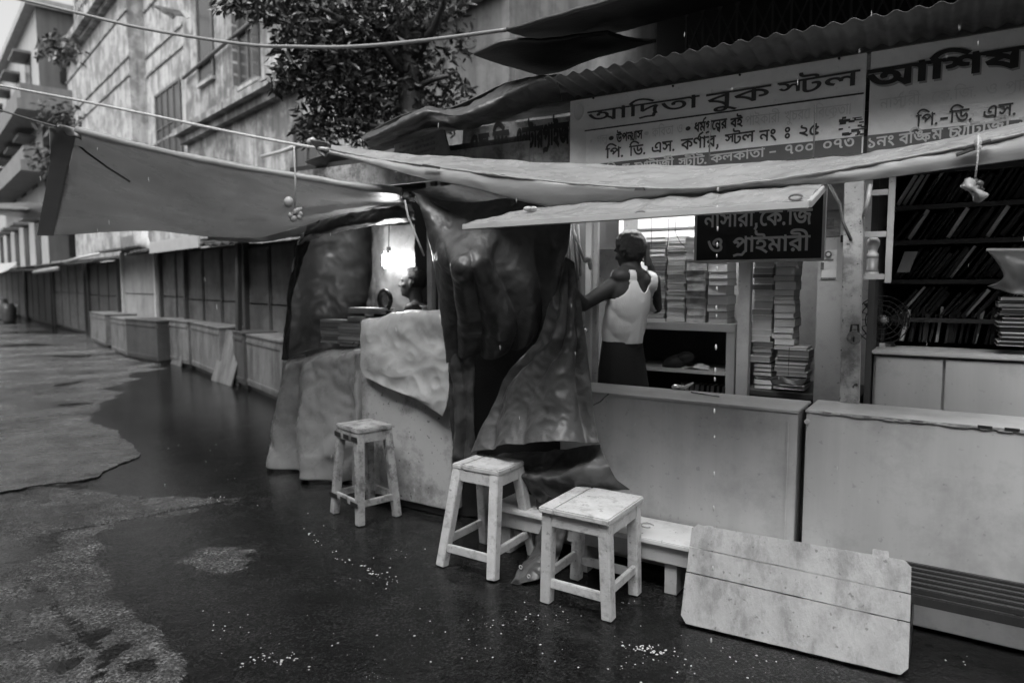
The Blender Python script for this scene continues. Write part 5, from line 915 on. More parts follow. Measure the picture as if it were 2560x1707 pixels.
b = MB(); b.lathe(q + V((0, 0, -.004)), [(.03, 0), (.03, .012)], 14); b.build('ring', bottle_mat, bt)
lk = thing('padlock', 'round steel padlock hanging on the pitted post', 'padlock', F(2136, 840, .29))
q = F(2136, 843, .29); b = MB(); b.tube([q, q - VN * .022], [.034, .031], 18); b.build('body', steel, lk, bevel=.003)
b = MB(); b.tube([q + UR * (-.018) + V((0, 0, .02)), q + UR * (-.014) + V((0, 0, .06)), q + UR * .014 + V((0, 0, .06)), q + UR * .018 + V((0, 0, .02))], .006, 8); b.build('shackle', black_paint, lk)
b = MB(); b.box(lambda a, c, z: q + UR * a - VN * c + V((0, 0, z)), -.004, .004, .022, .026, -.02, .004); b.build('keyhole', black_paint, lk)
b = MB(); b.tube([F(2070, 455, .3), F(2100, 510, .3), F(2108, 555, .3), F(2128, 600, .3)], .007, 8); tag(b.build('pipe', frame_mat, smooth=True), 'bent grey conduit running down beside the pitted post', 'pipe')
b = MB(); b.tube([F(2176, 462, .3), F(2170, 500, .28), F(2160, 540, .3)], .01, 8); tag(b.build('bracket', alu, smooth=True), 'white bent bracket at the top of the pitted post', 'bracket')
flat(2103, 588, 2116, 606, .49, .02, black_paint, 'switch_box', 'small black switch box on the edge of the pillar', 'switch')
# dark shelves with slanting books in the right stall
sh2 = thing('book_shelf', 'dark wall of shelves packed with slanting books in the right hand stall', 'shelf', N(.4, 1.2, 0))
ys = [515, 604, 704, 801]
for y in ys + [425]:
    z = uz(F(2350, y, 1.0))[2]; b = MB(); b.box(N, -.24, 1.55, 1.0, 1.33, z - .012, z + .012); b.build('shelf_board', shelf_dark, sh2)  # dark board colour stands in for this stall's lower light
zsh = [uz(F(2350, y, 1.0))[2] + .013 for y in ys] + [zc + .02]
rnd2 = random.Random(9); cnt = 0
for k, z in enumerate(zsh):
    u = -.16
    lean = (.50, .55, .55, .62, .12)[k]
    while u < .62:
        hgt = round(rnd2.choice((.16, .18, .2)), 2); th_ = round(rnd2.choice((.008, .012, .012, .018, .024)), 3)
        lab = ['slanting book on the top dark shelf', 'slanting book on the second dark shelf', 'slanting book on the third dark shelf level with the bottle', 'slanting book on the fourth dark shelf above the inner counter', 'dim upright book behind the inner counter'][k]
        tl = -math.pi / 2 + lean + rnd2.uniform(-.06, .06)
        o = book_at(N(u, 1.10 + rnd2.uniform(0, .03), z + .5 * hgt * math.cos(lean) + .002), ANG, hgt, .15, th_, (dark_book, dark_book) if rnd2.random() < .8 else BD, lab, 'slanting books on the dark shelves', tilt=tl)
        u += th_ / math.cos(lean) + rnd2.choice((.002, .004, .008, .02)); cnt += 1
b = MB(); q = F(2200, 735, .9); tag(b.box(lambda a, c, z: F(2268, 655, .85) + UR * a + VN * c + V((0, 0, z)) + UR * (z * .3), -.03, .03, 0, .01, -.055, .055).build('leaflet', shelf_mat), 'pale leaflet leaning in front of the slanting books', 'leaflet')
fn = thing('table_fan', 'dark round table fan in the shade on the inner counter', 'fan', F(2205, 870, .8)); q = F(2205, 800, .8)
b = MB()
for r_ in (.13, .105, .08, .05): b.tube([q + UR * (r_ * math.cos(i * math.pi / 12)) + V((0, 0, r_ * math.sin(i * math.pi / 12))) for i in range(25)], .003, 5)
for i in range(16): a = i * math.pi / 8; b.tube([q, q + UR * (.13 * math.cos(a)) + V((0, 0, .13 * math.sin(a)))], .0018, 4)
b.build('cage', black_cloth, fn)
b = MB(); b.ball(q + VN * .03, .03, .04, .03); b.build('hub', grey_plastic, fn, smooth=True)
b = MB()
for i in range(3): a = i * 2.094; d1, d2 = (UR * math.cos(a) + V((0, 0, math.sin(a)))), (UR * -math.sin(a) + V((0, 0, math.cos(a)))); c_ = q + VN * .02; b.prism([c_ + d1 * .02, c_ + d1 * .11 - d2 * .03, c_ + d1 * .12 + d2 * .04, c_ + d1 * .05 + d2 * .03], VN * .004)
b.build('blades', black_paint, fn); b = MB(); zf = zc + .008; b.tube([V((q.x, q.y, zf)) + VN * .05, q + VN * .05], .015, 8); b.lathe(V((q.x, q.y, zf)) + VN * .05, [(.07, 0), (.06, .02)], 14); b.build('stand', black_paint, fn)
# plastic sheet hanging at the right edge
ps = sheet([[F(2468, 625, .6), F(2520, 628, .6), F(2600, 630, .6)], [F(2510, 690, .56), F(2540, 690, .55), F(2600, 690, .56)], [F(2470, 715, .58), F(2530, 735, .56), F(2600, 740, .58)]], 24, 14, .03, 9, 4)
tag(ps.build('plastic_bag', dark_plastic, smooth=True, solid=.002), 'shiny plastic sheet hanging over the stack on the inner counter', 'plastic sheet')
b = MB(); b.beam(F(2466, 624, .6), F(2620, 624, .6), .012); tag(b.build('hanging_rail', alu), 'thin pale rail above the shiny plastic sheet', 'rail')

# ---------------------------------------------------------------- sign boards
def fitpx(m, toks, a, c, hpx, v, bold=0.0, mi=0):
    pl, pr = F(a[0], a[1], v), F(c[0], c[1], v); size = (F(c[0], c[1] - hpx, v) - F(c[0], c[1], v)).length
    fit(m, toks, pl, pr, size, bold, mi)
SV = .25
def sign_board(label, u0, u1, z0, z1, band_z):
    t = thing('sign_board', label, 'sign board', N((u0 + u1) / 2, SV, z0))
    b = MB(); b.box(N, u0, u1, SV, SV + .02, z0, z1); b.build('board', sign_mat, t, bevel=.002)
    return t
uL, uM = uz(F(1425, 300, SV))[0], uz(F(2166, 250, SV))[0]; zT, zB = uz(F(1800, 192, SV))[2], uz(F(2165, 383, SV))[2]
s1 = sign_board('faded sign board with large dark Bengali lettering, left of the seam', uL, uM - .006, zB, zT, 0)
zb1 = uz(F(2100, 346, SV))[2]; zd = uz(F(1900, 268, SV))[2]
uI = uz(F(1466, 350, SV))[0]
b = MB(); b.box(N, uI, uM - .012, SV - .0022, SV - .0008, zb1, zd - .006); b.build('lower_field', sign_pale, s1)
b = MB(); b.box(N, uI, uM - .012, SV - .0035, SV - .0008, zB + .001, zb1 - .001); b.build('band', band_mat, s1)
b = MB(); b.box(N, uI - .01, uM - .012, SV - .003, SV - .0008, zd - .005, zd + .002); b.build('rule', ink_dark, s1)
LV = SV - .005
X = lambda *a: list(a)
b = MB()
fitpx(b, X('আ', 'ি', ('দ', 'r'), 'ত', 'া'), (1469, 307), (1747, 268), 29, LV, .012)
fitpx(b, X('ব', 'ু', 'ক'), (1766, 270), (1926, 246), 34, LV, .012)
fitpx(b, X(('স', 'T'), 'ল'), (1944, 244), (2148, 212), 37, LV, .012)
b.build('large_lettering', ink_dark, s1)
b = MB()
fitpx(b, X('*'), (1520, 357), (1540, 354), 21, LV, .02)
fitpx(b, X('উ', 'প', ('ন', 'y'), 'া', 'স'), (1541, 357), (1606, 347), 21, LV, .03)
fitpx(b, X('*'), (1712, 333), (1732, 330), 21, LV, .02)
fitpx(b, X('ধ', ('ম', 'R'), ('গ', 'r'), 'ে', ('ন', 'H'), 'র'), (1735, 331), (1817, 320), 23, LV, .03)
fitpx(b, X('ব', 'ই'), (1826, 320), (1856, 315), 22, LV, .03)
fitpx(b, X('ি', 'প', '.'), (1514, 397), (1562, 392), 25, LV, .018)
fitpx(b, X('ি', 'ড', '.'), (1573, 391), (1617, 385), 25, LV, .018)
fitpx(b, X('এ', 'স', '.'), (1628, 384), (1690, 377), 26, LV, .018)
fitpx(b, X('ক', ('ণ', 'R'), 'া', 'র', ','), (1702, 376), (1800, 365), 27, LV, .018)
fitpx(b, X(('স', 'T'), 'ল'), (1812, 364), (1886, 354), 27, LV, .018)
fitpx(b, X('ন', 'ং', ' ', 'ঃ', ' ', '২', '৫'), (1898, 355), (2048, 336), 28, LV, .018)
b.build('small_lettering', ink_dark, s1)
b = MB()
fitpx(b, X('*', ' ', 'গ', ('ল', 'l')), (1474, 363), (1519, 357), 20, LV)
fitpx(b, X('*'), (1608, 345), (1628, 342), 21, LV); fitpx(b, X('ক', 'ি', 'ব', 'ত', 'া', ' ', 'ও'), (1630, 343), (1707, 332), 21, LV)
fitpx(b, X('প', 'া', 'ই', 'ক', 'া', 'র', 'ী', ' ', 'খ', 'ু', 'চ', 'র', 'ে', 'া', ' ', 'ি', 'ব', 'ে', ('ক', 'r'), 'ত', 'া', '।'), (1862, 315), (2130, 284), 25, LV)
b.build('faded_lettering', ink_ghost, s1)
b = MB()
fitpx(b, X('ব', 'ি', ('ঙ', 'K'), 'ম', ' ', ('চ', 'y'), 'া', 'ট', 'া', ('জ', 'R'), 'ী'), (1500, 436), (1684, 417), 20, LV, .02)
fitpx(b, X(('স', 'T'), 'ী', 'ট', '.'), (1696, 418), (1770, 409), 21, LV, .02)
fitpx(b, X('ক', 'ল', 'ক', 'া', 'ত', 'া'), (1776, 408), (1911, 392), 21, LV, .02)
fitpx(b, X('-', ' ', '৭', '০', '০', ' ', '০', '৭', '৩'), (1922, 391), (2136, 366), 23, LV, .02)
b.build('band_lettering', ink_pale, s1)
b = MB(); rq = random.Random(5)
for i in range(26): x, y = rq.uniform(2102, 2160), rq.uniform(292, 338); q = F(x, y, LV); wq, hq = rq.uniform(.004, .02), rq.uniform(.002, .007); b.box(lambda a, c, z: q + UR * a + VN * c + V((0, 0, z)), -wq, wq, 0, .001, -hq, hq)
b.build('peeled_patch', ink_dark, s1)
b = MB(); q = F(1447, 280, LV); b.tube([q + UR * (.03 * math.cos(i * .524)) + V((0, 0, .045 * math.sin(i * .524))) for i in range(13)], .004, 5); b.build('faint_ring', ink_ghost, s1)
for x, y in [(1484, 246), (1683, 216), (1850, 188), (2098, 147), (2192, 126), (2477, 83)]:
    q = F(x, y, SV - .002); b = MB(); b.tube([q, q - VN * .006], .006, 8); b.build('nail', black_paint, s1 if x < 2166 else None) if x < 2166 else None
s2 = sign_board('sign board with huge black Bengali lettering at the right edge', uM + .012, uM + 1.35, zB, zT, 0)
b = MB(); b.box(N, uM + .013, uM + 1.34, SV - .0035, SV - .0008, zB + .001, zb1 - .001); b.build('band', band_mat, s2)
T1 = X('আ', 'ি', 'শ', 'ষ')
b = MB(); fitpx(b, T1, (2172, 228), (2560, 171), 49, LV + .0015, .034); b.build('lettering_shadow', ink_faded, s2)
b = MB(); fitpx(b, T1, (2168, 223), (2556, 166), 49, LV - .001, .034); b.build('large_lettering', ink_black, s2)
b = MB(); fitpx(b, X('ি', 'প', '.', '-', 'ি', 'ড', '.', ' ', 'এ', 'স', '.'), (2290, 318), (2545, 287), 31, LV, .012); b.build('small_lettering', ink_dark, s2)
b = MB(); fitpx(b, X('ন', 'া', ('স', 'R'), 'া', 'র', 'ী', ',', ' ', 'ে', 'ক', '.', 'ি', 'জ', '.', ' ', 'ও', ' ', ('প', 'r'), 'া', 'ই', 'ম', 'া', 'র', 'ী'), (2199, 273), (2660, 213), 27, LV); b.build('faded_lettering', ink_ghost, s2)
b = MB(); fitpx(b, X('১', 'ন', 'ং'), (2166, 371), (2236, 362), 24, LV, .02); fitpx(b, X('ব', 'ি', ('ঙ', 'K'), 'ম'), (2247, 362), (2356, 347), 26, LV, .02); fitpx(b, X(('চ', 'y'), 'া', 'ট', 'া', ('জ', 'R'), 'ী', ' ', ('স', 'T'), 'ী', 'ট'), (2370, 346), (2640, 308), 27, LV, .02); b.build('band_lettering', ink_pale, s2)
# small black sign hanging in the stall opening
bs = thing('hanging_sign', 'black sign with pale rim and hand painted white Bengali letters hanging over the counter', 'sign', F(1900, 600, 0))
u0, u1 = uz(F(1742, 600, 0))[0], uz(F(2055, 600, 0))[0]; zlo = uz(F(1900, 648, 0))[2]
b = MB(); b.box(N, u0, u1, 0, .02, zlo, 1.97); b.build('panel', black_board, bs)
b = MB(); b.box(N, u0 - .012, u0, -.004, .024, zlo - .012, 1.97); b.box(N, u1, u1 + .012, -.004, .024, zlo - .012, 1.97); b.box(N, u0 + .001, u1 - .001, -.004, .024, zlo - .013, zlo - .001); b.build('rim', alu, bs)
b = MB(); fitpx(b, X('ন', 'া', ('স', 'R'), 'া', 'র', 'ী', ',', 'ে', 'ক', '.', 'ি', 'জ'), (1760, 569), (2030, 560), 38, -.003, .02); fitpx(b, X('ও', ' ', ('প', 'r'), 'া', 'ই', 'ম', 'া', 'র', 'ী'), (1768, 632), (2024, 626), 37, -.003, .02); b.build('lettering', ink_pale, bs)
b = MB(); b.tube([N(u0 + .05, .01, 1.97), N(u0 + .05, .01, 2.3)], .004, 5); b.tube([N(u1 - .05, .01, 1.97), N(u1 - .05, .01, 2.3)], .004, 5); b.build('hanging_wire', dark_rope, bs)
# painted wall sign and tilted board over the lamp lit stall
ws = thing('wall_sign', 'peeling painted wall sign with black Bengali lettering under the dark roof edge', 'sign', F(1290, 410, .3))
a = [F(1158, 322, .3), F(1426, 290, .3), F(1430, 440, .3), F(1150, 440, .3)]; b = MB(); b.prism(a, VN * .03); b.build('board', old_sign, ws)
b = MB(); fitpx(b, X('এ', 'স', '.', 'ি', 'ড', '.'), (1168, 394), (1282, 378), 52, .294, .05); fitpx(b, X('এ', 'ন', 'ট', 'া', 'র', ('প', 'r'), 'া', 'ই', 'জ'), (1286, 374), (1422, 358), 50, .294, .05); b.build('lettering', ink_black, ws)
tb = thing('notice_board', 'dim tilted notice board with faded print above the pale canopy', 'board', F(1050, 400, .2))
a = [F(986, 362, .2), F(1108, 324, .15), F(1132, 420, .15), F(984, 430, .2)]; b = MB(); b.prism(a, VN * .02); b.build('board', board_dim, tb)
b = MB()
for i in range(3): b.prism([a[0].lerp(a[1], .12) + (a[3] - a[0]) * (.12 + .2 * i) - VN * .003, a[0].lerp(a[1], .85) + (a[3] - a[0]) * (.12 + .2 * i) - VN * .003, a[0].lerp(a[1], .85) + (a[3] - a[0]) * (.22 + .2 * i) - VN * .003, a[0].lerp(a[1], .12) + (a[3] - a[0]) * (.22 + .2 * i) - VN * .003], VN * .002)
b.build('faded_print', M('faint_print', .10, .5, .9, 45, bump=0), tb)

# ---------------------------------------------------------------- roofs over the near stalls
dk = thing('parapet', 'shaded sooty wall mass behind the dark roof sheets, right of the tree', 'wall', F(1350, 190, 1.9))
b = MB(); qa, qb = uz(F(1289, 80, 1.9)), uz(F(1480, 60, 1.9)); b.box(N, qa[0], -1.98, 1.9, 2.2, 2.3, qa[2] + .05); b.build('wall', plaster_dark, dk)  # added dark mass covering the pale building, wall shade in its colour
cg = thing('tin_roof', 'corrugated tin roof overhanging the two sign boards', 'roof', N(-.5, 0, 2.6))
b = MB(); n_ = 520; ua, ub = uz(F(1360, 215, -.1))[0], 1.6; vs = []; z0, z1 = uz(F(1882, 98, -.1))[2], zT + .03
for i in range(n_ + 1):
    u = ua + (ub - ua) * i / n_; wv_ = .0085 * math.sin((u - ua) * 2 * math.pi / .078)
    for v, z in ((-.1, z0), (.27, z1 - .01), (1.7, z1 + .2)): vs.append(N(u, v, z + wv_))
b.add(vs, [(i * 3 + k, i * 3 + k + 1, (i + 1) * 3 + k + 1, (i + 1) * 3 + k) for i in range(n_) for k in range(2)]); b.build('sheet', tin, cg, smooth=True, solid=.002)
b = MB(); b.beam(N(-2.2, .28, zT + .03), N(1.6, .28, zT + .03), .05); b.build('rafter', dark_wood, cg)
up = thing('upper_storey', 'unlit upper storey with a folding lattice gate above the tin roof', 'building', N(0, 1, 2.7))
b = MB(); b.box(N, -2.0, 4.5, 1.9, 2.2, 2.6, 7); b.build('wall', M('black_storey_wall', .02, .8, .4, 2, bump=.2), up)  # near-black wall colour behind the lattice gate
b = MB(); b.box(N, -2.2, 4.5, -.25, 2.2, 3.75, 3.95); b.build('balcony_slab', tin_dark, up)
b = MB()
for k in range(34):
    u = -1.5 + k * .11; b.beam(N(u, 1.2, 2.75), N(u, 1.2, 3.75), .014)
    for z in (2.75, 3.0, 3.25, 3.5): b.beam(N(u, 1.19, z), N(u + .11, 1.19, z + .25), .010); b.beam(N(u + .11, 1.21, z), N(u, 1.21, z + .25), .010)
b.build('lattice_gate', M('dull_gate_iron', .05, .4, .3, 5, bump=.1), up)
rf = sheet([FR((1266, 75, -.2), (1420, 32, -.2), (1560, -10, -.2), (1900, -110, -.2)), FR((1320, 92, .1), (1450, 66, .1), (1610, 20, .1), (1900, -70, .1)), FR((1366, 104, .5), (1480, 92, .5), (1680, 42, .5), (1950, -30, .5))], 40, 10, .012, 4, 2)
tag(rf.build('roof_sheet', tin_dark, smooth=True, solid=.02), 'upper dark roof sheet where the grey cable ends', 'roof sheet')
rf = sheet([FR((1184, 135, -.1), (1262, 101, -.1), (1380, 96, .1), (1520, 80, .2)), FR((1260, 160, .2), (1330, 140, .2), (1440, 118, .3), (1560, 95, .4)), FR((1350, 186, .55), (1410, 172, .55), (1500, 140, .6), (1640, 104, .7))], 40, 10, .012, 4, 5)
tag(rf.build('roof_sheet', tin_dark, smooth=True, solid=.02), 'lower dark roof sheet with a pointed corner beside the tree', 'roof sheet')
pr = sheet([FR((903, 345, -.05), (960, 318, -.02), (1018, 290, 0), (1068, 268, 0), (1130, 276, 0), (1200, 250, .05), (1262, 214, .1), (1320, 196, .1), (1392, 190, .1)),
            FR((912, 352, -.15), (965, 330, -.15), (1025, 304, -.12), (1075, 284, -.1), (1140, 292, -.1), (1205, 276, -.05), (1268, 240, 0), (1325, 214, 0), (1394, 202, 0)),
            FR((925, 372, .1), (980, 350, .15), (1040, 330, .2), (1090, 318, .2), (1150, 322, .2), (1215, 312, .22), (1280, 292, .22), (1335, 270, .22), (1405, 250, .22))], 90, 22, .02, 7, 3, .012, 22)
tag(pr.build('roof_edge', dark_tarp, smooth=True, solid=.006), 'ragged plastic covered roof edge sloping over the painted wall sign', 'roof edge')
pr = sheet([FR((903, 343, .05), (1018, 286, .1), (1130, 268, .1), (1262, 210, .2), (1392, 188, .2)), [N(-4.6, 1.5, 2.75), N(-3.6, 1.5, 2.85), N(-3.0, 1.5, 2.85), N(-2.4, 1.5, 2.85), N(-1.8, 1.5, 2.9)]], 20, 6, .02, 3)
tag(pr.build('roof_sheet', tin, smooth=True, solid=.01), 'sagging roof sheet over the lamp lit stall', 'roof sheet')
fl = sheet([FR((762, 405, .2), (790, 394, .2), (830, 384, .3), (905, 392, .5)), FR((790, 418, .3), (815, 415, .3), (850, 415, .4), (905, 420, .5)), FR((826, 436, .4), (840, 436, .4), (870, 436, .5), (905, 440, .6))], 20, 8, .01, 5)
tag(fl.build('roof_flap', tin_dark, smooth=True, solid=.008), 'pointed dark roof flap under the corner of the pale canopy', 'roof flap')
b = MB(); b.tube([S(655, 392, 2), S(700, 380, 1.8), D(782, 352, 7.2)], .035, 8); tag(b.build('bamboo', alu, smooth=True), 'pale pole slanting up toward the pointed roof flap', 'pole')
# ================================================================ CANOPIES, CURTAINS, ROPES
# big grey canopy on the left
ca = thing('canopy', 'large grey tarpaulin canopy stretched over the lane on the left', 'canopy', D(500, 480, 5.2))
near = DR((1003, 481, 4.15), (880, 466, 4.2), (762, 447, 4.25), (620, 424, 4.3), (490, 399, 4.35), (350, 368, 4.45), (192, 328, 4.5))
mid1 = DR((1004, 490, 4.35), (880, 495, 4.6), (760, 496, 4.8), (620, 490, 4.95), (480, 470, 5.0), (330, 430, 5.0), (172, 400, 5.0))
mid2 = DR((1006, 498, 4.5), (880, 522, 5.1), (750, 548, 5.5), (610, 555, 5.75), (470, 540, 5.8), (300, 510, 5.8), (150, 500, 5.7))
far_ = DR((1012, 505, 4.65), (880, 530, 5.3), (790, 556, 5.7), (650, 592, 6.2), (520, 592, 6.4), (365, 577, 6.5), (133, 590, 6.5))
m = sheet([near, mid1, mid2, far_], 80, 40, .018, 1.6, 1, .006, 5); m.build('sheet', canopy_far, ca, smooth=True, solid=.003)
m = sheet([far_[:5], DR((1014, 510, 4.75), (885, 536, 5.35), (800, 570, 5.72), (660, 605, 6.2), (520, 600, 6.4))], 40, 6, .008, 3); m.build('hem_fold', canopy_far, ca, smooth=True, solid=.003)
m = sheet([DR((192, 328, 4.5), (160, 314, 4.6), (122, 318, 4.8)), DR((178, 390, 4.9), (150, 385, 4.95), (126, 390, 5.0)), DR((158, 480, 5.6), (135, 480, 5.6), (112, 480, 5.6)), DR((133, 590, 6.5), (112, 589, 6.45), (92, 588, 6.4))], 14, 30, .015, 3, 6)
m.build('side_flap', M('shaded_grey_tarpaulin', .30, .35, .12, 2, bump=.06, bs=10, trans=.2), ca, smooth=True, solid=.003)  # flap colour darkened for the shading of its underside
hp = [p + V((0, 0, .006)) for p in near]; hq = [cr(hp, i * (len(hp) - 1) / 40) for i in range(41)]
b = MB(); b.tube([p + V((0, 0, .004 * noise.noise(p * 9))) for p in hq], [.022 + .006 * noise.noise(p * 5) for p in hq], 10); b.build('rolled_hem', canopy_mat, ca, smooth=True)
b = MB(); b.tube(DR((165, 335, 4.75), (215, 380, 4.75), (270, 420, 4.85), (325, 455, 4.95)), .007, 6); b.build('inner_cord', dark_rope, ca, smooth=True)
m = sheet([DR((150, 312, 4.55), (180, 318, 4.5), (208, 322, 4.5)), DR((168, 340, 4.5), (190, 345, 4.48), (200, 350, 4.5))], 10, 8, .03, 9); m.build('corner_tie', dark_tarp, ca, smooth=True, solid=.004)
# pale canopy in front of the signs
cb = thing('canopy', 'pale wet tarpaulin canopy sagging below the sign boards', 'canopy', F(1600, 440, -.3))
r0 = FR((828, 362, -.3), (933, 379, -.27), (1056, 387, -.22), (1196, 396, -.17), (1420, 409, -.1), (1681, 415, -.05), (1882, 409, -.05), (2133, 391, -.05), (2383, 346, -.05), (2640, 290, -.05))
r1 = FR((827, 368, -.33), (932, 388, -.34), (1060, 403, -.34), (1196, 416, -.33), (1420, 436, -.3), (1681, 447, -.28), (1882, 437, -.28), (2133, 407, -.28), (2393, 357, -.28), (2640, 303, -.28))
r2 = FR((826, 375, -.35), (931, 397, -.40), (1064, 416, -.45), (1196, 434, -.5), (1420, 460, -.5), (1681, 474, -.5), (1882, 459, -.5), (2132, 421, -.5), (2413, 369, -.5), (2640, 318, -.5))
r3 = FR((826, 385, -.36), (925, 411, -.41), (1050, 444, -.46), (1190, 472, -.5), (1400, 517, -.46), (1700, 492, -.45), (1900, 475, -.46), (2132, 455, -.5), (2383, 422, -.5), (2640, 388, -.5))
m = sheet([r0, r1, r2], 260, 40, .016, 3.2, 2, .014, 6); m.build('sheet', canopy_mat, cb, smooth=True, solid=.003)
m = sheet([[p - VN * .004 for p in r2], [a.lerp(c, .5) - VN * .01 for a, c in zip(r2, r3)], r3], 150, 14, .012, 3.5, 4, .006, 9); m.build('valance', M('pale_valance_tarpaulin', .36, .4, .1, 2.6, (1, 1, 4), bump=.08, bs=12, trans=.22), cb, smooth=True, solid=.003)
sq = [cr(r2, i * (len(r2) - 1) / 160) for i in range(161)]
b = MB(); b.tube([p + V((0, 0, .004 + .003 * noise.noise(p * 30))) - VN * .006 for p in sq], [.0055 + .0035 * noise.noise(p * 40) for p in sq], 6); b.build('seam_cord', canopy_mat, cb, smooth=True)
for x0, y0, x1, y1 in [(1058, 413, 1098, 420), (1562, 474, 1612, 473)]:
    b = MB(); b.beam(F(x0, y0, -.49), F(x1, y1, -.51), .012); b.build('spacer_stick', dark_wood, cb)
# lower sheet with its batten
cc_ = thing('canopy', 'lower pale awning sheet with a straight batten over the counter opening', 'canopy', F(1600, 530, -.7))
q0 = FR((1163, 559, -.72), (1240, 540, -.62), (1381, 514, -.47), (1560, 500, -.44), (1720, 487, -.44), (1900, 472, -.45), (2062, 460, -.44))
q1 = FR((1163, 565, -.78), (1240, 557, -.78), (1400, 550, -.79), (1550, 541, -.79), (1720, 528, -.79), (1870, 514, -.79), (2020, 502, -.79))
qm = FR((1163, 562, -.75), (1240, 549, -.70), (1392, 533, -.64), (1555, 521, -.62), (1720, 508, -.62), (1890, 493, -.62), (2040, 482, -.62))
m = sheet([q0, qm, q1], 180, 36, .016, 3.4, 8, .022, 7); m.build('sheet', canopy_mat, cc_, smooth=True, solid=.003)
b = MB(); b.beam(F(1158, 568, -.80), F(2022, 512, -.80), .026, .02); b.build('batten', alu, cc_, bevel=.003)
b = MB(); b.beam(F(2022, 511, -.795), F(2062, 466, -.42), .026, .02); b.build('end_batten', alu, cc_, bevel=.003)
for x, y in [(1602, 535), (1990, 494)]:
    q = F(x, y, -.80); b = MB(); b.tube([q + UR * (.022 * math.cos(i * .6)) + V((0, 0, .010 * math.sin(i * .6))) - VN * .004 for i in range(11)], .004, 6); b.build('eyelet', grey_plastic, cc_)
b = MB(); qk = F(1320, 522, -.6); b.ball(qk, .022, .016, .012); b.ball(qk + UR * .03, .018, .012, .01); b.build('knot', rope_mat, cc_, smooth=True)
# dark rope-hung curtain between the stalls
cu = thing('curtain', 'dark wet tarpaulin curtain with a sagging water filled pouch between the stalls', 'curtain', F(1250, 1100, -.1))
rows = [FR((1036, 482, -.42), (1110, 500, -.30), (1190, 507, -.24), (1270, 496, -.2), (1350, 512, -.18), (1428, 540, -.12)),
        FR((1058, 545, -.40), (1125, 572, -.40), (1195, 575, -.40), (1275, 560, -.26), (1350, 560, -.18), (1426, 575, -.12)),
        FR((1080, 620, -.36), (1125, 632, -.54), (1188, 632, -.54), (1262, 606, -.32), (1350, 610, -.2), (1420, 620, -.12)),
        FR((1090, 655, -.34), (1130, 668, -.58), (1186, 671, -.58), (1250, 652, -.36), (1345, 650, -.2), (1410, 650, -.12)),
        FR((1099, 700, -.30), (1140, 712, -.48), (1195, 720, -.48), (1260, 710, -.34), (1340, 700, -.2), (1398, 690, -.12)),
        FR((1110, 775, -.24), (1150, 790, -.34), (1210, 800, -.34), (1275, 795, -.28), (1330, 770, -.18), (1380, 750, -.12)),
        FR((1116, 840, -.2), (1150, 838, -.24), (1210, 846, -.26), (1275, 842, -.22), (1322, 818, -.16), (1366, 800, -.1)),
        FR((1122, 905, -.16), (1152, 890, -.17), (1205, 895, -.17), (1265, 885, -.15), (1312, 862, -.12), (1352, 840, -.08))]
m = sheet(rows, 120, 120, .012, 4.0, 5, .014, 8, fold=(4, .032, .15)); m.build('pouch_sheet', dark_tarp, cu, smooth=True, solid=.003)
rows = [FR((1112, 790, -.22), (1140, 800, -.20), (1180, 805, -.16)), FR((1120, 900, -.16), (1150, 905, -.15), (1186, 910, -.12)), FR((1124, 1010, -.12), (1152, 1015, -.12), (1186, 1020, -.1)), FR((1128, 1120, -.1), (1155, 1135, -.1), (1192, 1140, -.08)), FR((1132, 1190, -.06), (1160, 1200, -.06), (1200, 1210, -.05))]
m = sheet(rows, 40, 80, .02, 7, 9, .014, 16, fold=(2, .02, 0)); m.build('hanging_edge', dark_tarp, cu, smooth=True, solid=.003)
b = MB(); b.prism(FR((1150, 800, .1), (1400, 780, .1), (1400, 1290, .1), (1140, 1290, .1)), VN * .02); b.build('shade_sheet', M('black_shade', .015, .5, .3, 4, bump=.2), cu)  # black sheet standing in for the dark opening below the pouch
m = sheet([DR((1030, 478, 4.08), (1100, 466, 4.2), (1200, 462, 4.4), (1300, 470, 4.6)), DR((1040, 485, 4.0), (1110, 488, 4.1), (1205, 482, 4.3), (1310, 484, 4.5)), DR((1060, 500, 3.9), (1130, 530, 3.85), (1190, 530, 3.95), (1330, 500, 4.4))], 50, 20, .02, 6, 3, .012, 12); m.build('gathered_top', grey_tarp, cu, smooth=True, solid=.003)
b = MB(); b.tube(DR((1170, 532, 3.84), (1190, 531, 3.84), (1250, 512, 4.0), (1310, 493, 4.2)), .012, 8); b.build('rolled_edge', canopy_mat, cu, smooth=True)
m = sheet([DR((1000, 477, 4.02), (1022, 480, 4.0), (1040, 490, 3.98)), DR((1002, 492, 4.0), (1020, 500, 3.98), (1036, 503, 3.97))], 12, 8, .03, 18, 2); m.build('knot', dark_tarp, cu, smooth=True, solid=.01)
m = sheet([DR((1040, 490, 3.96), (1052, 505, 3.95), (1062, 518, 3.95)), DR((1036, 496, 3.96), (1046, 512, 3.94), (1056, 520, 3.95))], 12, 6, .01, 18, 2); m.build('tied_corner', canopy_mat, cu, smooth=True, solid=.01)
b = MB(); b.tube(DR((1012, 500, 3.97), (1020, 540, 3.96), (1040, 590, 3.96), (1060, 640, 3.97)), .006, 6); b.build('cord', rope_mat, cu, smooth=True)
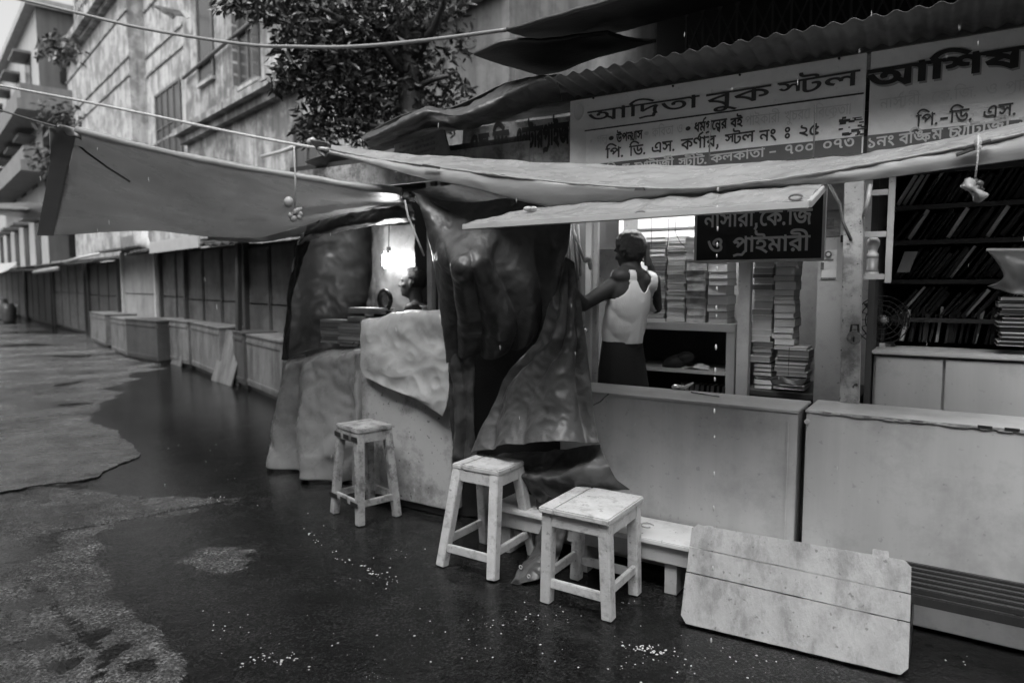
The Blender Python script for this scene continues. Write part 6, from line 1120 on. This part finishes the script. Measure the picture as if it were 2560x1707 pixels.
# grey-brown tarpaulin gathered to the rope by the standing man
ct = thing('tarpaulin', 'grey brown tarpaulin hanging in a cone from the rope and heaped behind the stools', 'tarpaulin', F(1380, 1130, -.2))
rows = [FR((1398, 648, -.08), (1410, 642, -.09), (1422, 646, -.09), (1436, 655, -.08)),
        FR((1374, 740, -.10), (1398, 735, -.15), (1425, 740, -.15), (1450, 750, -.10)),
        FR((1348, 850, -.12), (1388, 840, -.2), (1428, 850, -.2), (1464, 865, -.14)),
        FR((1262, 945, -.18), (1330, 930, -.26), (1408, 935, -.28), (1475, 945, -.2)),
        FR((1225, 1040, -.22), (1300, 1030, -.32), (1400, 1035, -.33), (1484, 1035, -.24)),
        FR((1172, 1138, -.28), (1268, 1112, -.4), (1385, 1105, -.4), (1496, 1108, -.28))]
m = sheet(rows, 110, 120, .014, 4, 7, .020, 8, fold=(3.3, .022, .05)); m.build('upper_fold', grey_tarp, ct, smooth=True, solid=.003)
rows = [FR((1240, 1138, -.10), (1320, 1128, -.04), (1400, 1125, -.04), (1500, 1110, -.2)),
        FR((1268, 1165, -.20), (1340, 1168, -.16), (1420, 1160, -.16), (1512, 1140, -.26)),
        FR((1292, 1190, -.30), (1370, 1190, -.34), (1440, 1175, -.34), (1524, 1165, -.30)),
        FR((1318, 1215, -.26), (1392, 1225, -.32), (1470, 1205, -.32), (1540, 1195, -.26)),
        FR((1345, 1250, -.2), (1400, 1255, -.24), (1490, 1225, -.26), (1575, 1222, -.2))]
m = sheet(rows, 90, 70, .03, 6, 12, .03, 7); m.build('lower_fold', grey_tarp, ct, smooth=True, solid=.003)
rows = [FR((1345, 1240, -.2), (1380, 1240, -.26), (1440, 1250, -.24)), FR((1338, 1320, -.26), (1372, 1320, -.32), (1420, 1320, -.28)), FR((1332, 1375, -.33), (1365, 1380, -.37), (1402, 1380, -.34))]
rows += [[G(1305, 1412, .03), G(1340, 1414, .05), G(1385, 1418, .04)], [G(1276, 1455, .006), G(1315, 1455, .008), G(1345, 1450, .006)]]
m = sheet(rows, 24, 60, .03, 8, 14, .015, 14); m.build('tail', grey_tarp, ct, smooth=True, solid=.003)
for x, y in [(1302, 1417), (1322, 1440)]: q = G(x, y, .045); b = MB(); b.tube([q + UR * (.009 * math.cos(i * .7)) + V((0, 0, .009 * math.sin(i * .7))) for i in range(10)], .003, 5); b.build('eyelet', alu, ct)
# ropes bunched beside the man
rp = thing('rope_bundle', 'bundle of ropes and cords hanging beside the standing man\'s left hand', 'rope', F(1430, 600, .1))
for pts, r in [([(1408, 560), (1404, 600), (1396, 640), (1386, 668)], .009), ([(1432, 560), (1436, 600), (1440, 650), (1446, 700)], .007), ([(1424, 560), (1424, 620), (1428, 690)], .008), ([(1444, 562), (1448, 620), (1452, 690)], .008), ([(1428, 562), (1446, 610), (1462, 655)], .008), ([(1416, 562), (1418, 640), (1424, 700), (1444, 735)], .007)]:
    b = MB(); b.tube([F(x, y, .08 - .02 * i) for i, (x, y) in enumerate(pts)], r, 7); b.build('cord', rope_mat if r > .0085 else pillar_mat if r > .0075 else cable_mat, rp, smooth=True)
b = MB(); b.ball(F(1470, 650, .06), .028, .02, .02); b.ball(F(1476, 662, .06), .014, .014, .03); b.build('knot', rope_mat, rp, smooth=True)
b = MB(); q = F(1462, 825, .3); b.ball(q, .022, .018, .018); b.tube([q, q - UR * .03], .006, 6); tag(b.build('hook', steel, smooth=True), 'shiny bolt head on the upright under the man\'s left elbow', 'bolt')
# ropes over the lane
def rope(label, pts, r, mat, name='rope', cat='rope'):
    q = [cr(pts, i * (len(pts) - 1) / 60) for i in range(61)]; b = MB(); b.tube(q, r, 8); return tag(b.build(name, mat, smooth=True), label, cat)
rope('thick grey cable sagging across the top of the lane to the roof sheet', DR((-60, -22, 7.5), (54, 0, 7.2), (198, 34, 6.9), (360, 72, 6.5), (600, 110, 5.9), (740, 117, 5.6), (880, 117, 5.3), (1056, 102, 5.0), (1268, 75, 4.6)), .014, cable_mat, 'cable', 'cable')
rope('pale rope running from the left edge to the corner of the pale canopy', DR((-60, 200, 6.6), (0, 214, 6.5), (200, 252, 6.1), (400, 293, 5.75), (600, 335, 5.4), (760, 365, 5.1), (822, 373, 4.95)), .011, rope_mat)
rope('thin dark line tied to the top corner of the big grey canopy', DR((-60, 260, 6), (0, 276, 5.6), (80, 300, 5.1), (140, 317, 4.6)), .007, dark_rope)
m = sheet([DR((775, 350, 5.0), (800, 352, 5.0), (826, 360, 4.95)), DR((790, 372, 5.0), (808, 374, 5.0), (824, 378, 4.95)), DR((800, 384, 5.0), (812, 392, 5.0), (820, 386, 4.95))], 10, 10, .04, 12, 3); tag(m.build('rope_knot', dark_tarp, smooth=True, solid=.008), 'dark bunched knot at the left corner of the pale canopy', 'knot')
def tieweight(label, x0, y0, x1, y1, Y, sc, seed):
    t = thing('hanging_weight', label, 'weight', D(x1, y1, Y), 'knotted weights dangling on cords'); rs_ = random.Random(seed)
    a, c = D(x0, y0, Y), D(x1, y1, Y); b = MB(); b.tube([a, a.lerp(c, .5) + V((.004, 0, 0)), c], .0045 * sc, 6); b.build('cord', rope_mat, t, smooth=True)
    b = MB()
    for i in range(7): b.ball(c + V((rs_.uniform(-.02, .02), rs_.uniform(-.012, .012), -.008 * i + rs_.uniform(-.006, .006))) * sc, .014 * sc * rs_.uniform(.7, 1.3), .012 * sc, .017 * sc, Matrix.Rotation(rs_.uniform(-1, 1), 3, 'Y'), 10, 7)
    b.build('knotted_plastic', dark_tarp if seed == 5 else canopy_mat, t, smooth=True)
    b = MB()
    for i in range(4): d = V((rs_.uniform(-.03, .05), 0, rs_.uniform(-.07, -.03))) * sc; b.tube([c, c + d * .5 + V((0, 0, .004)), c + d], [.004 * sc, .004 * sc, .0015 * sc], 5)
    b.build('loose_ends', rope_mat, t, smooth=True)
    return t
t = tieweight('knotted weight dangling on a cord in front of the big grey canopy', 735, 365, 738, 522, 4.1, 1.25, 2)
b = MB(); b.ball(D(722, 506, 4.08), .028, .024, .034); b.build('pebble', pale_plastic, t, smooth=True)
q = F(2442, 500, -.55)
t = tieweight('knotted weight of twisted plastic dangling in front of the dark shelves', 2446, 335, 2437, 456, q.y, .72, 5)
m = sheet([[F(2408, 455, -.55), F(2424, 444, -.57), F(2440, 458, -.57)], [F(2402, 468, -.56), F(2424, 468, -.60), F(2446, 474, -.57)], [F(2430, 490, -.55), F(2446, 488, -.58), F(2462, 480, -.55)], [F(2434, 505, -.56), F(2450, 506, -.57), F(2472, 488, -.55)]], 18, 18, .012, 22, 3); m.build('plastic_scrap', canopy_mat, t, smooth=True, solid=.002)
ts = thing('tie_stick', 'crossed sticks bound with pale cord at the seam of the pale canopy', 'stick', F(2440, 375, -.53))
for a, c in [((2406, 372), (2478, 352)), ((2390, 388), (2450, 366))]: b = MB(); b.tube([F(*a, -.53), F(*c, -.53)], .007, 6); b.build('stick', dark_wood, ts)
b = MB(); b.ball(F(2445, 356, -.54), .012, .012, .02); b.ball(F(2446, 368, -.54), .009, .009, .012); b.build('binding', rope_mat, ts, smooth=True)
# scrap on a rod on the old building
m = sheet([[S(376, 12, 1.6), S(420, 20, 1.6), S(455, 28, 1.6)], [S(405, 30, 1.6), S(430, 33, 1.6), S(462, 36, 1.6)], [S(430, 48, 1.6), S(440, 40, 1.6), S(474, 45, 1.6)]], 10, 8, .1, 3)
t = thing('rag', 'torn dark rag hung out on a rod high on the old building', 'rag', S(420, 30, 1.6)); m.build('cloth', dark_tarp, t, smooth=True, solid=.02); b = MB(); b.beam(S(376, 13, 1.6), S(376, 13, 3.0), .05); b.build('rod', frame_mat, t)
b = MB(); b.prism([S(450, 27, 1.58), S(462, 27, 1.58), S(474, 44, 1.58), S(466, 47, 1.58)], MD * .02); b.build('pale_end', pale_plastic, t)

# ================================================================ LAMP LIT STALL
# plastic curtains at the back and left of the stall
pc = thing('plastic_curtain', 'dull plastic sheet hung across the back and left side of the lamp lit stall', 'curtain', F(820, 800, .8))
rows = [FR((742, 600, .55), (800, 545, .8), (870, 540, 1.0), (960, 535, 1.1)), FR((728, 690, .5), (790, 650, .8), (860, 650, .95), (952, 640, 1.1)), FR((720, 790, .45), (790, 760, .75), (860, 770, .95), (945, 770, 1.1)), FR((708, 900, .4), (780, 880, .7), (850, 880, .95), (935, 880, 1.1))]
m = sheet(rows, 90, 90, .05, 3.2, 3, .03, 4.5); m.build('sheet', dark_plastic, pc, smooth=True, solid=.003)
rows = [FR((800, 550, .3), (770, 580, .35), (742, 615, .4)), FR((760, 640, .3), (745, 650, .34), (736, 660, .38)), FR((735, 720, .3), (728, 720, .34), (722, 720, .38)), FR((718, 900, .25), (712, 900, .3), (704, 900, .34))]
m = sheet(rows, 14, 40, .03, 6, 5, .01, 12); m.build('dark_edge', black_cloth, pc, smooth=True, solid=.005)
rows = [FR((770, 565, .28), (850, 540, .28), (930, 525, .28), (1030, 512, .28)), FR((760, 590, .2), (850, 565, .22), (930, 550, .22), (1035, 530, .22)), FR((745, 612, .3), (840, 580, .3), (930, 565, .3), (1040, 550, .3))]
m = sheet(rows, 50, 14, .025, 7, 5, .015, 12); m.build('dark_valance', dark_tarp, pc, smooth=True, solid=.004)
pg = thing('plastic_curtain', 'pale plastic sheet glowing directly behind the lamp', 'curtain', F(990, 700, .75))
rows = [FR((930, 560, .78), (960, 560, .70), (1000, 560, .76), (1036, 560, .74)), FR((930, 680, .76), (965, 680, .70), (1000, 680, .75), (1040, 680, .73)), FR((915, 765, .78), (950, 765, .72), (990, 765, .78), (1040, 770, .76)), FR((912, 800, .78), (950, 800, .72), (990, 800, .78), (1040, 800, .76))]
m = sheet(rows, 40, 40, .02, 6, 8, .012, 12); m.build('sheet', plastic, pg, smooth=True, solid=.002)
# lamp
lp = thing('lamp', 'bright square lamp glowing in front of the seated man', 'lamp', F(972, 650, .58)); q = F(972, 650, .58)
b = MB(); b.box(lambda a, c, z: q + UR * a + VN * c + V((0, 0, z)), -.068, .068, -.02, .02, -.064, .064); b.build('glowing_bulb', E('lamp_glow', 1, 18), lp, bevel=.02)
b = MB(); b.tube([q + V((0, 0, .045)), q + V((0, 0, .10))], .018, 10); b.build('holder', black_paint, lp); b = MB(); b.tube([q + V((0, 0, .1)), q + V((.02, .02, .7))], .004, 5); b.build('flex', dark_rope, lp)
pl_ = bpy.data.lights.new('lamp_light', 'POINT'); po_ = bpy.data.objects.new('lamp_light', pl_); COL.objects.link(po_); pl_.energy = 3.5; pl_.shadow_soft_size = .05; po_.location = q - VN * .07
# counter top goods
for x0, x1, yt, yb, n_, v, lab, mats in [(868, 950, 770, 784, 3, .40, 'pale book in the low pile left of the seated man', BP), (868, 915, 792, 804, 2, .38, 'pale book beside the low pile in the lamp lit stall', BP), (800, 866, 800, 858, 7, .42, 'worn book in the heap left of the lamp lit counter', BK), (845, 900, 806, 866, 7, .35, 'worn book in the heap above the draped table', BK), (918, 948, 792, 802, 1, .38, 'small dark book beside the pale pile', BD)]:
    stack(x0, x1, yt, yb, n_, v, mats, lab, 'books in the lamp lit stall', .01, .16)
b = MB(); b.box(N, -4.3, -3.42, .33, .7, .90, .93); tag(b.build('plank_shelf', dark_wood), 'dark plank carrying the books left of the lamp lit counter', 'shelf')
mr_ = thing('round_mirror', 'small dark rimmed round mirror standing by the lamp', 'mirror', F(962, 780, .5)); q = F(962, 750, .5)
b = MB(); b.tube([q + UR * (.06 * math.cos(i * .524)) + V((0, 0, .075 * math.sin(i * .524))) for i in range(13)], .018, 8); b.build('rim', black_paint, mr_, smooth=True)
b = MB(); b.tube([q + VN * .004, q + VN * .012], .058, 16); b.build('glass', steel, mr_); b = MB(); b.box(lambda a, c, z: q + UR * a + VN * c + V((0, 0, z)), -.10, .06, -.03, .03, -.19, -.085); b.build('base', black_paint, mr_, bevel=.01)
# pale plastic sheet over the cabinet counter
ps = thing('plastic_sheet', 'pale plastic sheet draped over the cabinet counter in front of the seated man', 'sheet', F(1020, 900, -.05))
rows = [FR((925, 812, .20), (985, 796, .24), (1055, 790, .24), (1112, 786, .20)), FR((906, 804, -.03), (980, 790, -.03), (1055, 784, -.03), (1122, 778, -.03)), FR((903, 860, -.05), (975, 860, -.07), (1055, 860, -.05), (1128, 855, -.06)), FR((902, 900, -.05), (975, 920, -.08), (1050, 930, -.05), (1127, 930, -.09)), FR((904, 925, -.05), (970, 952, -.07), (1045, 985, -.06), (1118, 1010, -.09)), FR((912, 942, -.05), (975, 972, -.07), (1042, 998, -.06), (1106, 1040, -.08))]
m = sheet(rows, 110, 110, .02, 4, 5, .022, 5); m.build('sheet', pale_plastic, ps, smooth=True, solid=.002)
# plastic draped table
dt = thing('draped_table', 'table wrapped in a pale plastic sheet falling to the wet road', 'table', G(790, 1180))
top0 = [G(812, 872, .90), G(770, 880, .88), G(722, 890, .86), G(700, 905, .85)]
def pt(x, y, dz=0): return x, y
rows = [DR((862, 872, 5.5), (800, 872, 5.75), (760, 876, 5.95), (722, 885, 6.1), (712, 890, 6.15)),
        DR((915, 872, 4.95), (850, 884, 5.1), (790, 893, 5.3), (738, 900, 5.55), (704, 902, 5.85)),
        DR((912, 930, 4.9), (850, 930, 5.0), (780, 925, 5.2), (728, 920, 5.45), (698, 925, 5.8)),
        DR((914, 1010, 4.88), (850, 1020, 4.95), (778, 1015, 5.15), (715, 1010, 5.45), (680, 1010, 5.85)),
        DR((912, 1100, 4.86), (850, 1110, 4.9), (780, 1105, 5.12), (705, 1095, 5.45), (660, 1085, 5.9)),
        [G(915, 1215, .01), G(850, 1212, .012), G(790, 1200, .012), G(700, 1172, .012), G(648, 1122, .015)]]
m = sheet(rows, 90, 70, .02, 3, 6, .035, 4.5)
# pleats that deepen toward the hem
nv_, nu_ = 70, 90; pw = nu_ + 1
for j in range(nv_ + 1):
    for i in range(pw):
        k = max(0, (j / nv_ - .08)) * 1.25; p = m.v[j * pw + i]; a_ = i / nu_
        f = math.sin(a_ * 17 + 1.2 * math.sin(a_ * 9)) * .085 * k
        d = (V((0, 0, 0)) + V((-.45, -.9, 0))).normalized(); m.v[j * pw + i] = V((p.x + d.x * f, p.y + d.y * f, p.z + (.02 * k * abs(math.sin(a_ * 8.5 + .6)) if j > 60 else 0)))
m.build('plastic_sheet', plastic, dt, smooth=True, solid=.003)
b = MB(); b.prism([G(x, y, .80) for x, y in ((850, 905), (745, 925), (735, 905), (820, 893))], V((0, 0, -.04))); b.build('tabletop', dark_wood, dt)
for x, y in ((860, 1185), (760, 1160), (735, 1120)): q = G(x, y); b = MB(); b.beam(q, q + V((0, .1, .76)), .05); b.build('leg', dark_wood, dt)

# ================================================================ PEOPLE
def remesh(parts, vox):
    b = MB()
    for kind, *a in parts:
        if kind == 'c':                                 # tapered limb
            p, q, r0_, r1_ = a; p, q = V(p), V(q); n_ = 6
            b.tube([p.lerp(q, i / n_) for i in range(n_ + 1)], [r0_ + (r1_ - r0_) * i / n_ for i in range(n_ + 1)], 14); b.ball(p, r0_, seg=14, rings=10); b.ball(q, r1_, seg=14, rings=10)
        else: b.ball(a[0], a[1], a[2], a[3], a[4] if len(a) > 4 else None, 20, 14)
    me = bpy.data.meshes.new('t'); me.from_pydata([tuple(p) for p in b.v], [], b.f)
    o = bpy.data.objects.new('t', me); COL.objects.link(o); md = o.modifiers.new('r', 'REMESH'); md.mode = 'VOXEL'; md.voxel_size = vox
    sm = o.modifiers.new('s', 'SMOOTH'); sm.factor = .5; sm.iterations = 5
    dg = bpy.context.evaluated_depsgraph_get(); dg.update(); out = bpy.data.meshes.new_from_object(o.evaluated_get(dg)); bpy.data.objects.remove(o)
    return out
def place(me, name, mat, parent):
    org = V(parent['_o']); me.transform(Matrix.Translation(-org)); me.materials.clear(); me.materials.append(mat); me.polygons.foreach_set('use_smooth', [True] * len(me.polygons))
    o = bpy.data.objects.new(name, me); COL.objects.link(o); o.parent = parent; o['_o'] = tuple(org); return o
def shell(me, keep, off, bump_=0.0):                    # clothing or hair: a patch of the body pushed outward
    bm = bmesh.new(); bm.from_mesh(me); bm.normal_update()
    bmesh.ops.delete(bm, geom=[f for f in bm.faces if not keep(f.calc_center_median())], context='FACES')
    for _ in range(3): bmesh.ops.smooth_vert(bm, verts=[v for v in bm.verts if v.is_boundary], factor=.5, use_axis_x=True, use_axis_y=True, use_axis_z=True)
    bm.normal_update()
    for v in bm.verts: v.co += v.normal * (off + (bump_ * noise.noise(v.co * 55) if bump_ else 0))
    bmesh.ops.solidify(bm, geom=bm.faces[:], thickness=off * .6)
    out = bpy.data.meshes.new('shell'); bm.to_mesh(out); bm.free(); return out
def basis(f): f = V((f.x, f.y, 0)).normalized(); return f, V((f.y, -f.x, 0)), V((0, 0, 1))
def hand(parts, wrist, tip, pn, curl=.5, L_=.18, thumb=1):
    d = (tip - wrist).normalized(); pn = (pn - d * pn.dot(d)).normalized(); s = d.cross(pn)
    R = Matrix((s, d, pn)).transposed(); parts.append(('b', wrist + d * L_ * .27, .038, L_ * .29, .016, R))
    for k, (o, ln) in enumerate(((-.03, .36), (-.010, .42), (.010, .40), (.029, .32))):
        p = wrist + d * L_ * .5 + s * o; ang = 0
        for seg, fr_ in enumerate((.45, .32, .23)):
            ang += curl * (.5 + .25 * seg); q = p + (d * math.cos(ang) + pn * math.sin(ang)) * (L_ * ln * fr_) + s * o * .12
            parts.append(('c', p, q, .0092 - .0008 * seg, .0088 - .0009 * seg)); p = q
    p = wrist + d * L_ * .16 - s * .030 * thumb
    for q in (p + (d * .5 - s * .7 * thumb + pn * .3).normalized() * .045, p + (d * .5 - s * .7 * thumb + pn * .3).normalized() * .045 + (d * .85 - s * .25 * thumb + pn * .5).normalized() * .035):
        parts.append(('c', p, q, .0115, .0095)); p = q
def head(parts, c, f, tilt=0.0, roll=0.0):
    f = V((f.x, f.y, 0)).normalized(); r = V((f.y, -f.x, 0)); u = (V((0, 0, 1)) + f * tilt + r * roll).normalized(); f = (f - u * f.dot(u)).normalized(); r = f.cross(u)
    R = Matrix((r, f, u)).transposed(); P = lambda a, b_, z: c + r * a + f * b_ + u * z
    parts += [('b', P(0, -.012, .025), .076, .098, .095, R), ('b', P(0, .022, -.035), .060, .070, .085, R), ('b', P(0, .062, -.088), .026, .026, .022, R),
              ('c', P(0, .088, .012), P(0, .108, -.022), .009, .014), ('b', P(.014, .096, -.026), .011, .012, .009, R), ('b', P(-.014, .096, -.026), .011, .012, .009, R),
              ('b', P(0, .085, -.052), .024, .012, .007, R), ('b', P(0, .083, -.064), .020, .011, .008, R), ('b', P(.032, .078, .022), .022, .014, .007, R), ('b', P(-.032, .078, .022), .022, .014, .007, R),
              ('b', P(.080, -.012, -.008), .009, .020, .032, R), ('b', P(-.080, -.012, -.008), .009, .020, .032, R), ('b', P(.045, .055, -.02), .02, .025, .02, R), ('b', P(-.045, .055, -.02), .02, .025, .02, R)]
    return P
# ---- standing man in the vest, back to the lane
mp_ = lambda x, y, v: F(x, y, v)
sh_l, sh_r = mp_(1538, 712, .46), mp_(1630, 704, .66)
hc = mp_(1574, 628, .56); nk = mp_(1590, 690, .56)
fm = V((-.66, .75, 0)).normalized(); f_, r_, u_ = basis(fm)
pel = mp_(1556, 915, .58); wai = mp_(1556, 835, .57); che = mp_(1574, 745, .55)
man = thing('person', 'standing man in a white vest with his back to the lane, hand to his ear', 'person', V((pel.x, pel.y, 0)))
Rb = Matrix((r_, f_, u_)).transposed(); P = []
P += [('b', che, .150, .096, .22, Rb), ('b', wai + V((0, 0, .02)), .140, .100, .22, Rb), ('b', che.lerp(wai, .5), .148, .099, .22, Rb), ('c', che - V((0, 0, .02)), pel, .099, .099), ('b', pel, .155, .115, .14, Rb), ('b', che + V((0, 0, .13)) , .150, .085, .07, Rb)]
P += [('c', sh_l, nk - V((0, 0, .03)), .055, .05), ('c', sh_r, nk - V((0, 0, .03)), .055, .05), ('c', nk - V((0, 0, .04)), hc - V((0, 0, .02)), .056, .054)]
PH = head(P, hc, fm, .18, -.05)
el_l, wr_l = mp_(1458, 762, .30), mp_(1418, 712, .14)
P += [('c', sh_l, el_l, .054, .040), ('c', el_l, wr_l, .042, .027)]
hand(P, wr_l, wr_l + (mp_(1402, 668, .06) - wr_l), UR, .7)
el_r, wr_r = mp_(1640, 768, .86), mp_(1634, 690, .70)
P += [('c', sh_r, el_r, .052, .040), ('c', el_r, wr_r, .041, .027)]
hand(P, wr_r, mp_(1612, 622, .60), -UR, .45, .18, -1)
for sg in (-1, 1):
    hip = pel + r_ * .085 * sg - V((0, 0, .05)); kn = V((hip.x, hip.y, .52)) + f_ * .02; an = V((hip.x, hip.y, .09)) - f_ * .02
    P += [('c', hip, kn, .088, .058), ('c', kn, an, .056, .036), ('b', an + f_ * .06 - V((0, 0, .055)), .042, .12, .034, Rb)]
body = remesh(P, .0075)
zw = F(1556, 838, .5).z
arm_l, arm_r = sh_l + V((0, 0, -.05)) - r_ * .03, sh_r + V((0, 0, -.05)) + r_ * .04
def vestkeep(c):
    if c.z < zw - .05 or (c - hc).length < .12: return False
    t_ = c - (sh_l + sh_r) * .5; a_ = t_.dot(r_); lim = .105 + .16 * max(0, min(1, (.0 - t_.z) / .17)) ** 1.6   # armholes widen below the shoulder
    if abs(a_) > lim or abs((c - che).dot(f_)) > .19: return False
    if t_.z > -.055 and (a_ / .058) ** 2 + ((t_.z - .06) / .115) ** 2 < 1: return False                            # scooped neckline
    return t_.z < .075
vest = shell(body, vestkeep, .011); trou = shell(body, lambda c: c.z < zw + .012 and (V((c.x, c.y, 0)) - V((pel.x, pel.y, 0))).length < .28 and c.z > .10, .022)
def hairkeep(c):
    q = c - hc; a, bb, z = q.dot(r_), q.dot(f_), q.z
    return q.length < .15 and (bb < .055 or z > .085) and z > -.055 - .35 * max(0, bb) - (0 if bb < 0 else .0) and not (bb > .0 and z < .03) and not (abs(a) > .07 and z < .0)
hair = shell(body, hairkeep, .011, .005)
place(body, 'body', skin_backlit, man); place(vest, 'vest', vest_mat, man); bpy.data.meshes.remove(trou); lb_ = MB(); ring = []
for i in range(25):
    t_ = i / 24; z_ = zw - .004 - t_ * (zw - .12); cx_ = wai.lerp(pel, min(1, t_ * 2.2)); ra, rb_ = .138 + .045 * min(1, t_ * 3) + .02 * t_, .100 + .045 * min(1, t_ * 3) + .02 * t_
    for j in range(40):
        a_ = j * math.pi / 20; k_ = 1 + .05 * t_ * math.sin(a_ * 7 + 1) + .02 * t_ * math.sin(a_ * 13); ring.append(V((cx_.x, cx_.y, z_)) + r_ * (ra * k_ * math.cos(a_)) + f_ * (rb_ * k_ * math.sin(a_)))
lb_.add(ring, [(i * 40 + j, i * 40 + (j + 1) % 40, (i + 1) * 40 + (j + 1) % 40, (i + 1) * 40 + j) for i in range(24) for j in range(40)]); lb_.build('wrapped_cloth', black_cloth, man, smooth=True, solid=.004); place(hair, 'hair', hair_mat, man)
b = MB(); q = mp_(1618, 636, .585); Rp = Matrix.Rotation(.3, 3, 'Y'); b.box(lambda a, c, z: q + UR * a + VN * c + V((0, 0, z)), -.006, .006, -.035, .035, -.07, .07)
tag(b.build('phone', black_paint, bevel=.004), 'dark phone held to the ear of the man in the vest', 'phone')
# ---- seated man by the lamp
f2 = (-UR * .92 - VN * .40).normalized(); f_, r_, u_ = basis(f2); Rb = Matrix((r_, f_, u_)).transposed()
hc2 = F(1032, 708, .68); nk2 = hc2 + V((0, 0, -.13)) - f_ * .035
man2 = thing('person', 'man in a pale vest seated beside the lamp, face turned to its light', 'person', V((nk2.x, nk2.y, 0)))
ch2 = nk2 + V((0, 0, -.22)) - f_ * .02; pe2 = ch2 + V((0, 0, -.36)); P = []
P += [('b', ch2, .160, .11, .20, Rb), ('b', ch2 + V((0, 0, -.18)), .14, .11, .18, Rb), ('b', pe2, .17, .13, .13, Rb), ('b', ch2 + V((0, 0, .14)), .16, .085, .06, Rb), ('c', nk2 - V((0, 0, .05)), hc2, .054, .052)]
head(P, hc2, f2, -.08)
for sg in (-1, 1):
    s_ = nk2 + r_ * .165 * sg + V((0, 0, -.07)); e_ = s_ + f_ * .10 + r_ * .04 * sg + V((0, 0, -.26)); w_ = e_ + f_ * .22 - r_ * .06 * sg + V((0, 0, .02))
    P += [('c', s_, nk2 - V((0, 0, .05)), .052, .05), ('c', s_, e_, .05, .038), ('c', e_, w_, .04, .026)]; hand(P, w_, w_ + f_ * .1, V((0, 0, -1)), .4, .18, sg)
    h_ = pe2 + r_ * .09 * sg; k_ = h_ + f_ * .40 + V((0, 0, .02)); a_ = V((k_.x, k_.y, .08)) - f_ * .03
    P += [('c', h_, k_, .085, .06), ('c', k_, a_, .055, .036), ('b', a_ + f_ * .06 - V((0, 0, .045)), .042, .12, .034, Rb)]
body = remesh(P, .0075); al2, ar2 = nk2 - r_ * .21 + V((0, 0, -.09)), nk2 + r_ * .21 + V((0, 0, -.09))
v2 = shell(body, lambda c: pe2.z + .02 < c.z < nk2.z - .045 and (c - al2).length > .115 and (c - ar2).length > .115 and (c - nk2 - f_ * .06).length > .10 and abs((c - ch2).dot(r_)) < .2 and abs((c - ch2).dot(f_)) < .17, .008)
t2 = shell(body, lambda c: c.z < pe2.z + .04 and c.z > .12 and (c - pe2).dot(f_) > -.2 and not (c.z > pe2.z - .02 and (c - pe2).dot(f_) > .5), .015)
h2 = shell(body, lambda c: (c - hc2).length < .145 and ((c - hc2).dot(f_) < .02 or (c - hc2).z > .10) and (c - hc2).z > -.03 and not ((c - hc2).dot(f_) > -.02 and (c - hc2).z < .04), .008, .004)
place(body, 'body', skin, man2); place(v2, 'vest', vest_mat, man2); place(t2, 'trousers', black_cloth, man2); place(h2, 'hair', hair_mat, man2)
b = MB(); b.lathe(V((pe2.x, pe2.y, 0)), [(.14, 0), (.16, pe2.z - .16), (.17, pe2.z - .12)], 14); tag(b.build('seat_drum', box_dark), 'dark drum the man by the lamp sits on', 'drum')

# ================================================================ FALLING WATER
b = MB(); b.ball((0, 0, 0), .0032, .0032, .009, None, 8, 6); d0 = b.build('water_drop', foam, origin=(0, 0, 0), smooth=True); first = True
for x, y, s_ in [(1795, 474, 1), (1794, 492, .7), (1793, 518, .9), (1793, 542, .6), (1794, 572, 1.1), (1793, 612, 1.1), (1792, 640, .8), (1793, 672, 1), (1792, 722, 1.1), (1791, 770, 1.1), (1791, 790, .8), (1790, 868, 1.3), (1788, 925, 1.2), (1787, 948, 1), (1786, 1028, 1.2), (1786, 1092, .8), (1785, 1185, 1.3), (1784, 1270, 1.2), (1782, 1420, 1.1), (1778, 1600, 1.2)]:
    o = d0 if first else d0.copy()
    if not first: COL.objects.link(o)
    first = False; o.location = F(x, y, -.80 + .02 * (y > 1300)) ; o.scale = (s_, s_, s_); tag(o, 'bright water drop falling in a line from the edge of the lower awning', 'water drop', 'drops falling from the awning')
b = MB(); b.ball((0, 0, 0), .0014, .0014, .008, None, 6, 5); d1 = b.build('raindrop', foam, origin=(0, 0, 0), smooth=True); first = True; rs = random.Random(77)
for i in range(45):
    o = d1 if first else d1.copy()
    if not first: COL.objects.link(o)
    first = False; Y_ = rs.uniform(1.6, 3.4); o.location = D(rs.uniform(0, 2560), rs.uniform(0, 1250), Y_); s_ = rs.uniform(.6, 1.0) * Y_ / 2.6; o.scale = (s_, s_, s_ * 1.4); o.rotation_euler = (0, rs.uniform(-.1, .1), 0)
    tag(o, 'tiny raindrop falling through the air', 'raindrop', 'rain in the air')
for o in bpy.data.objects:
    if '_o' in o: del o['_o']
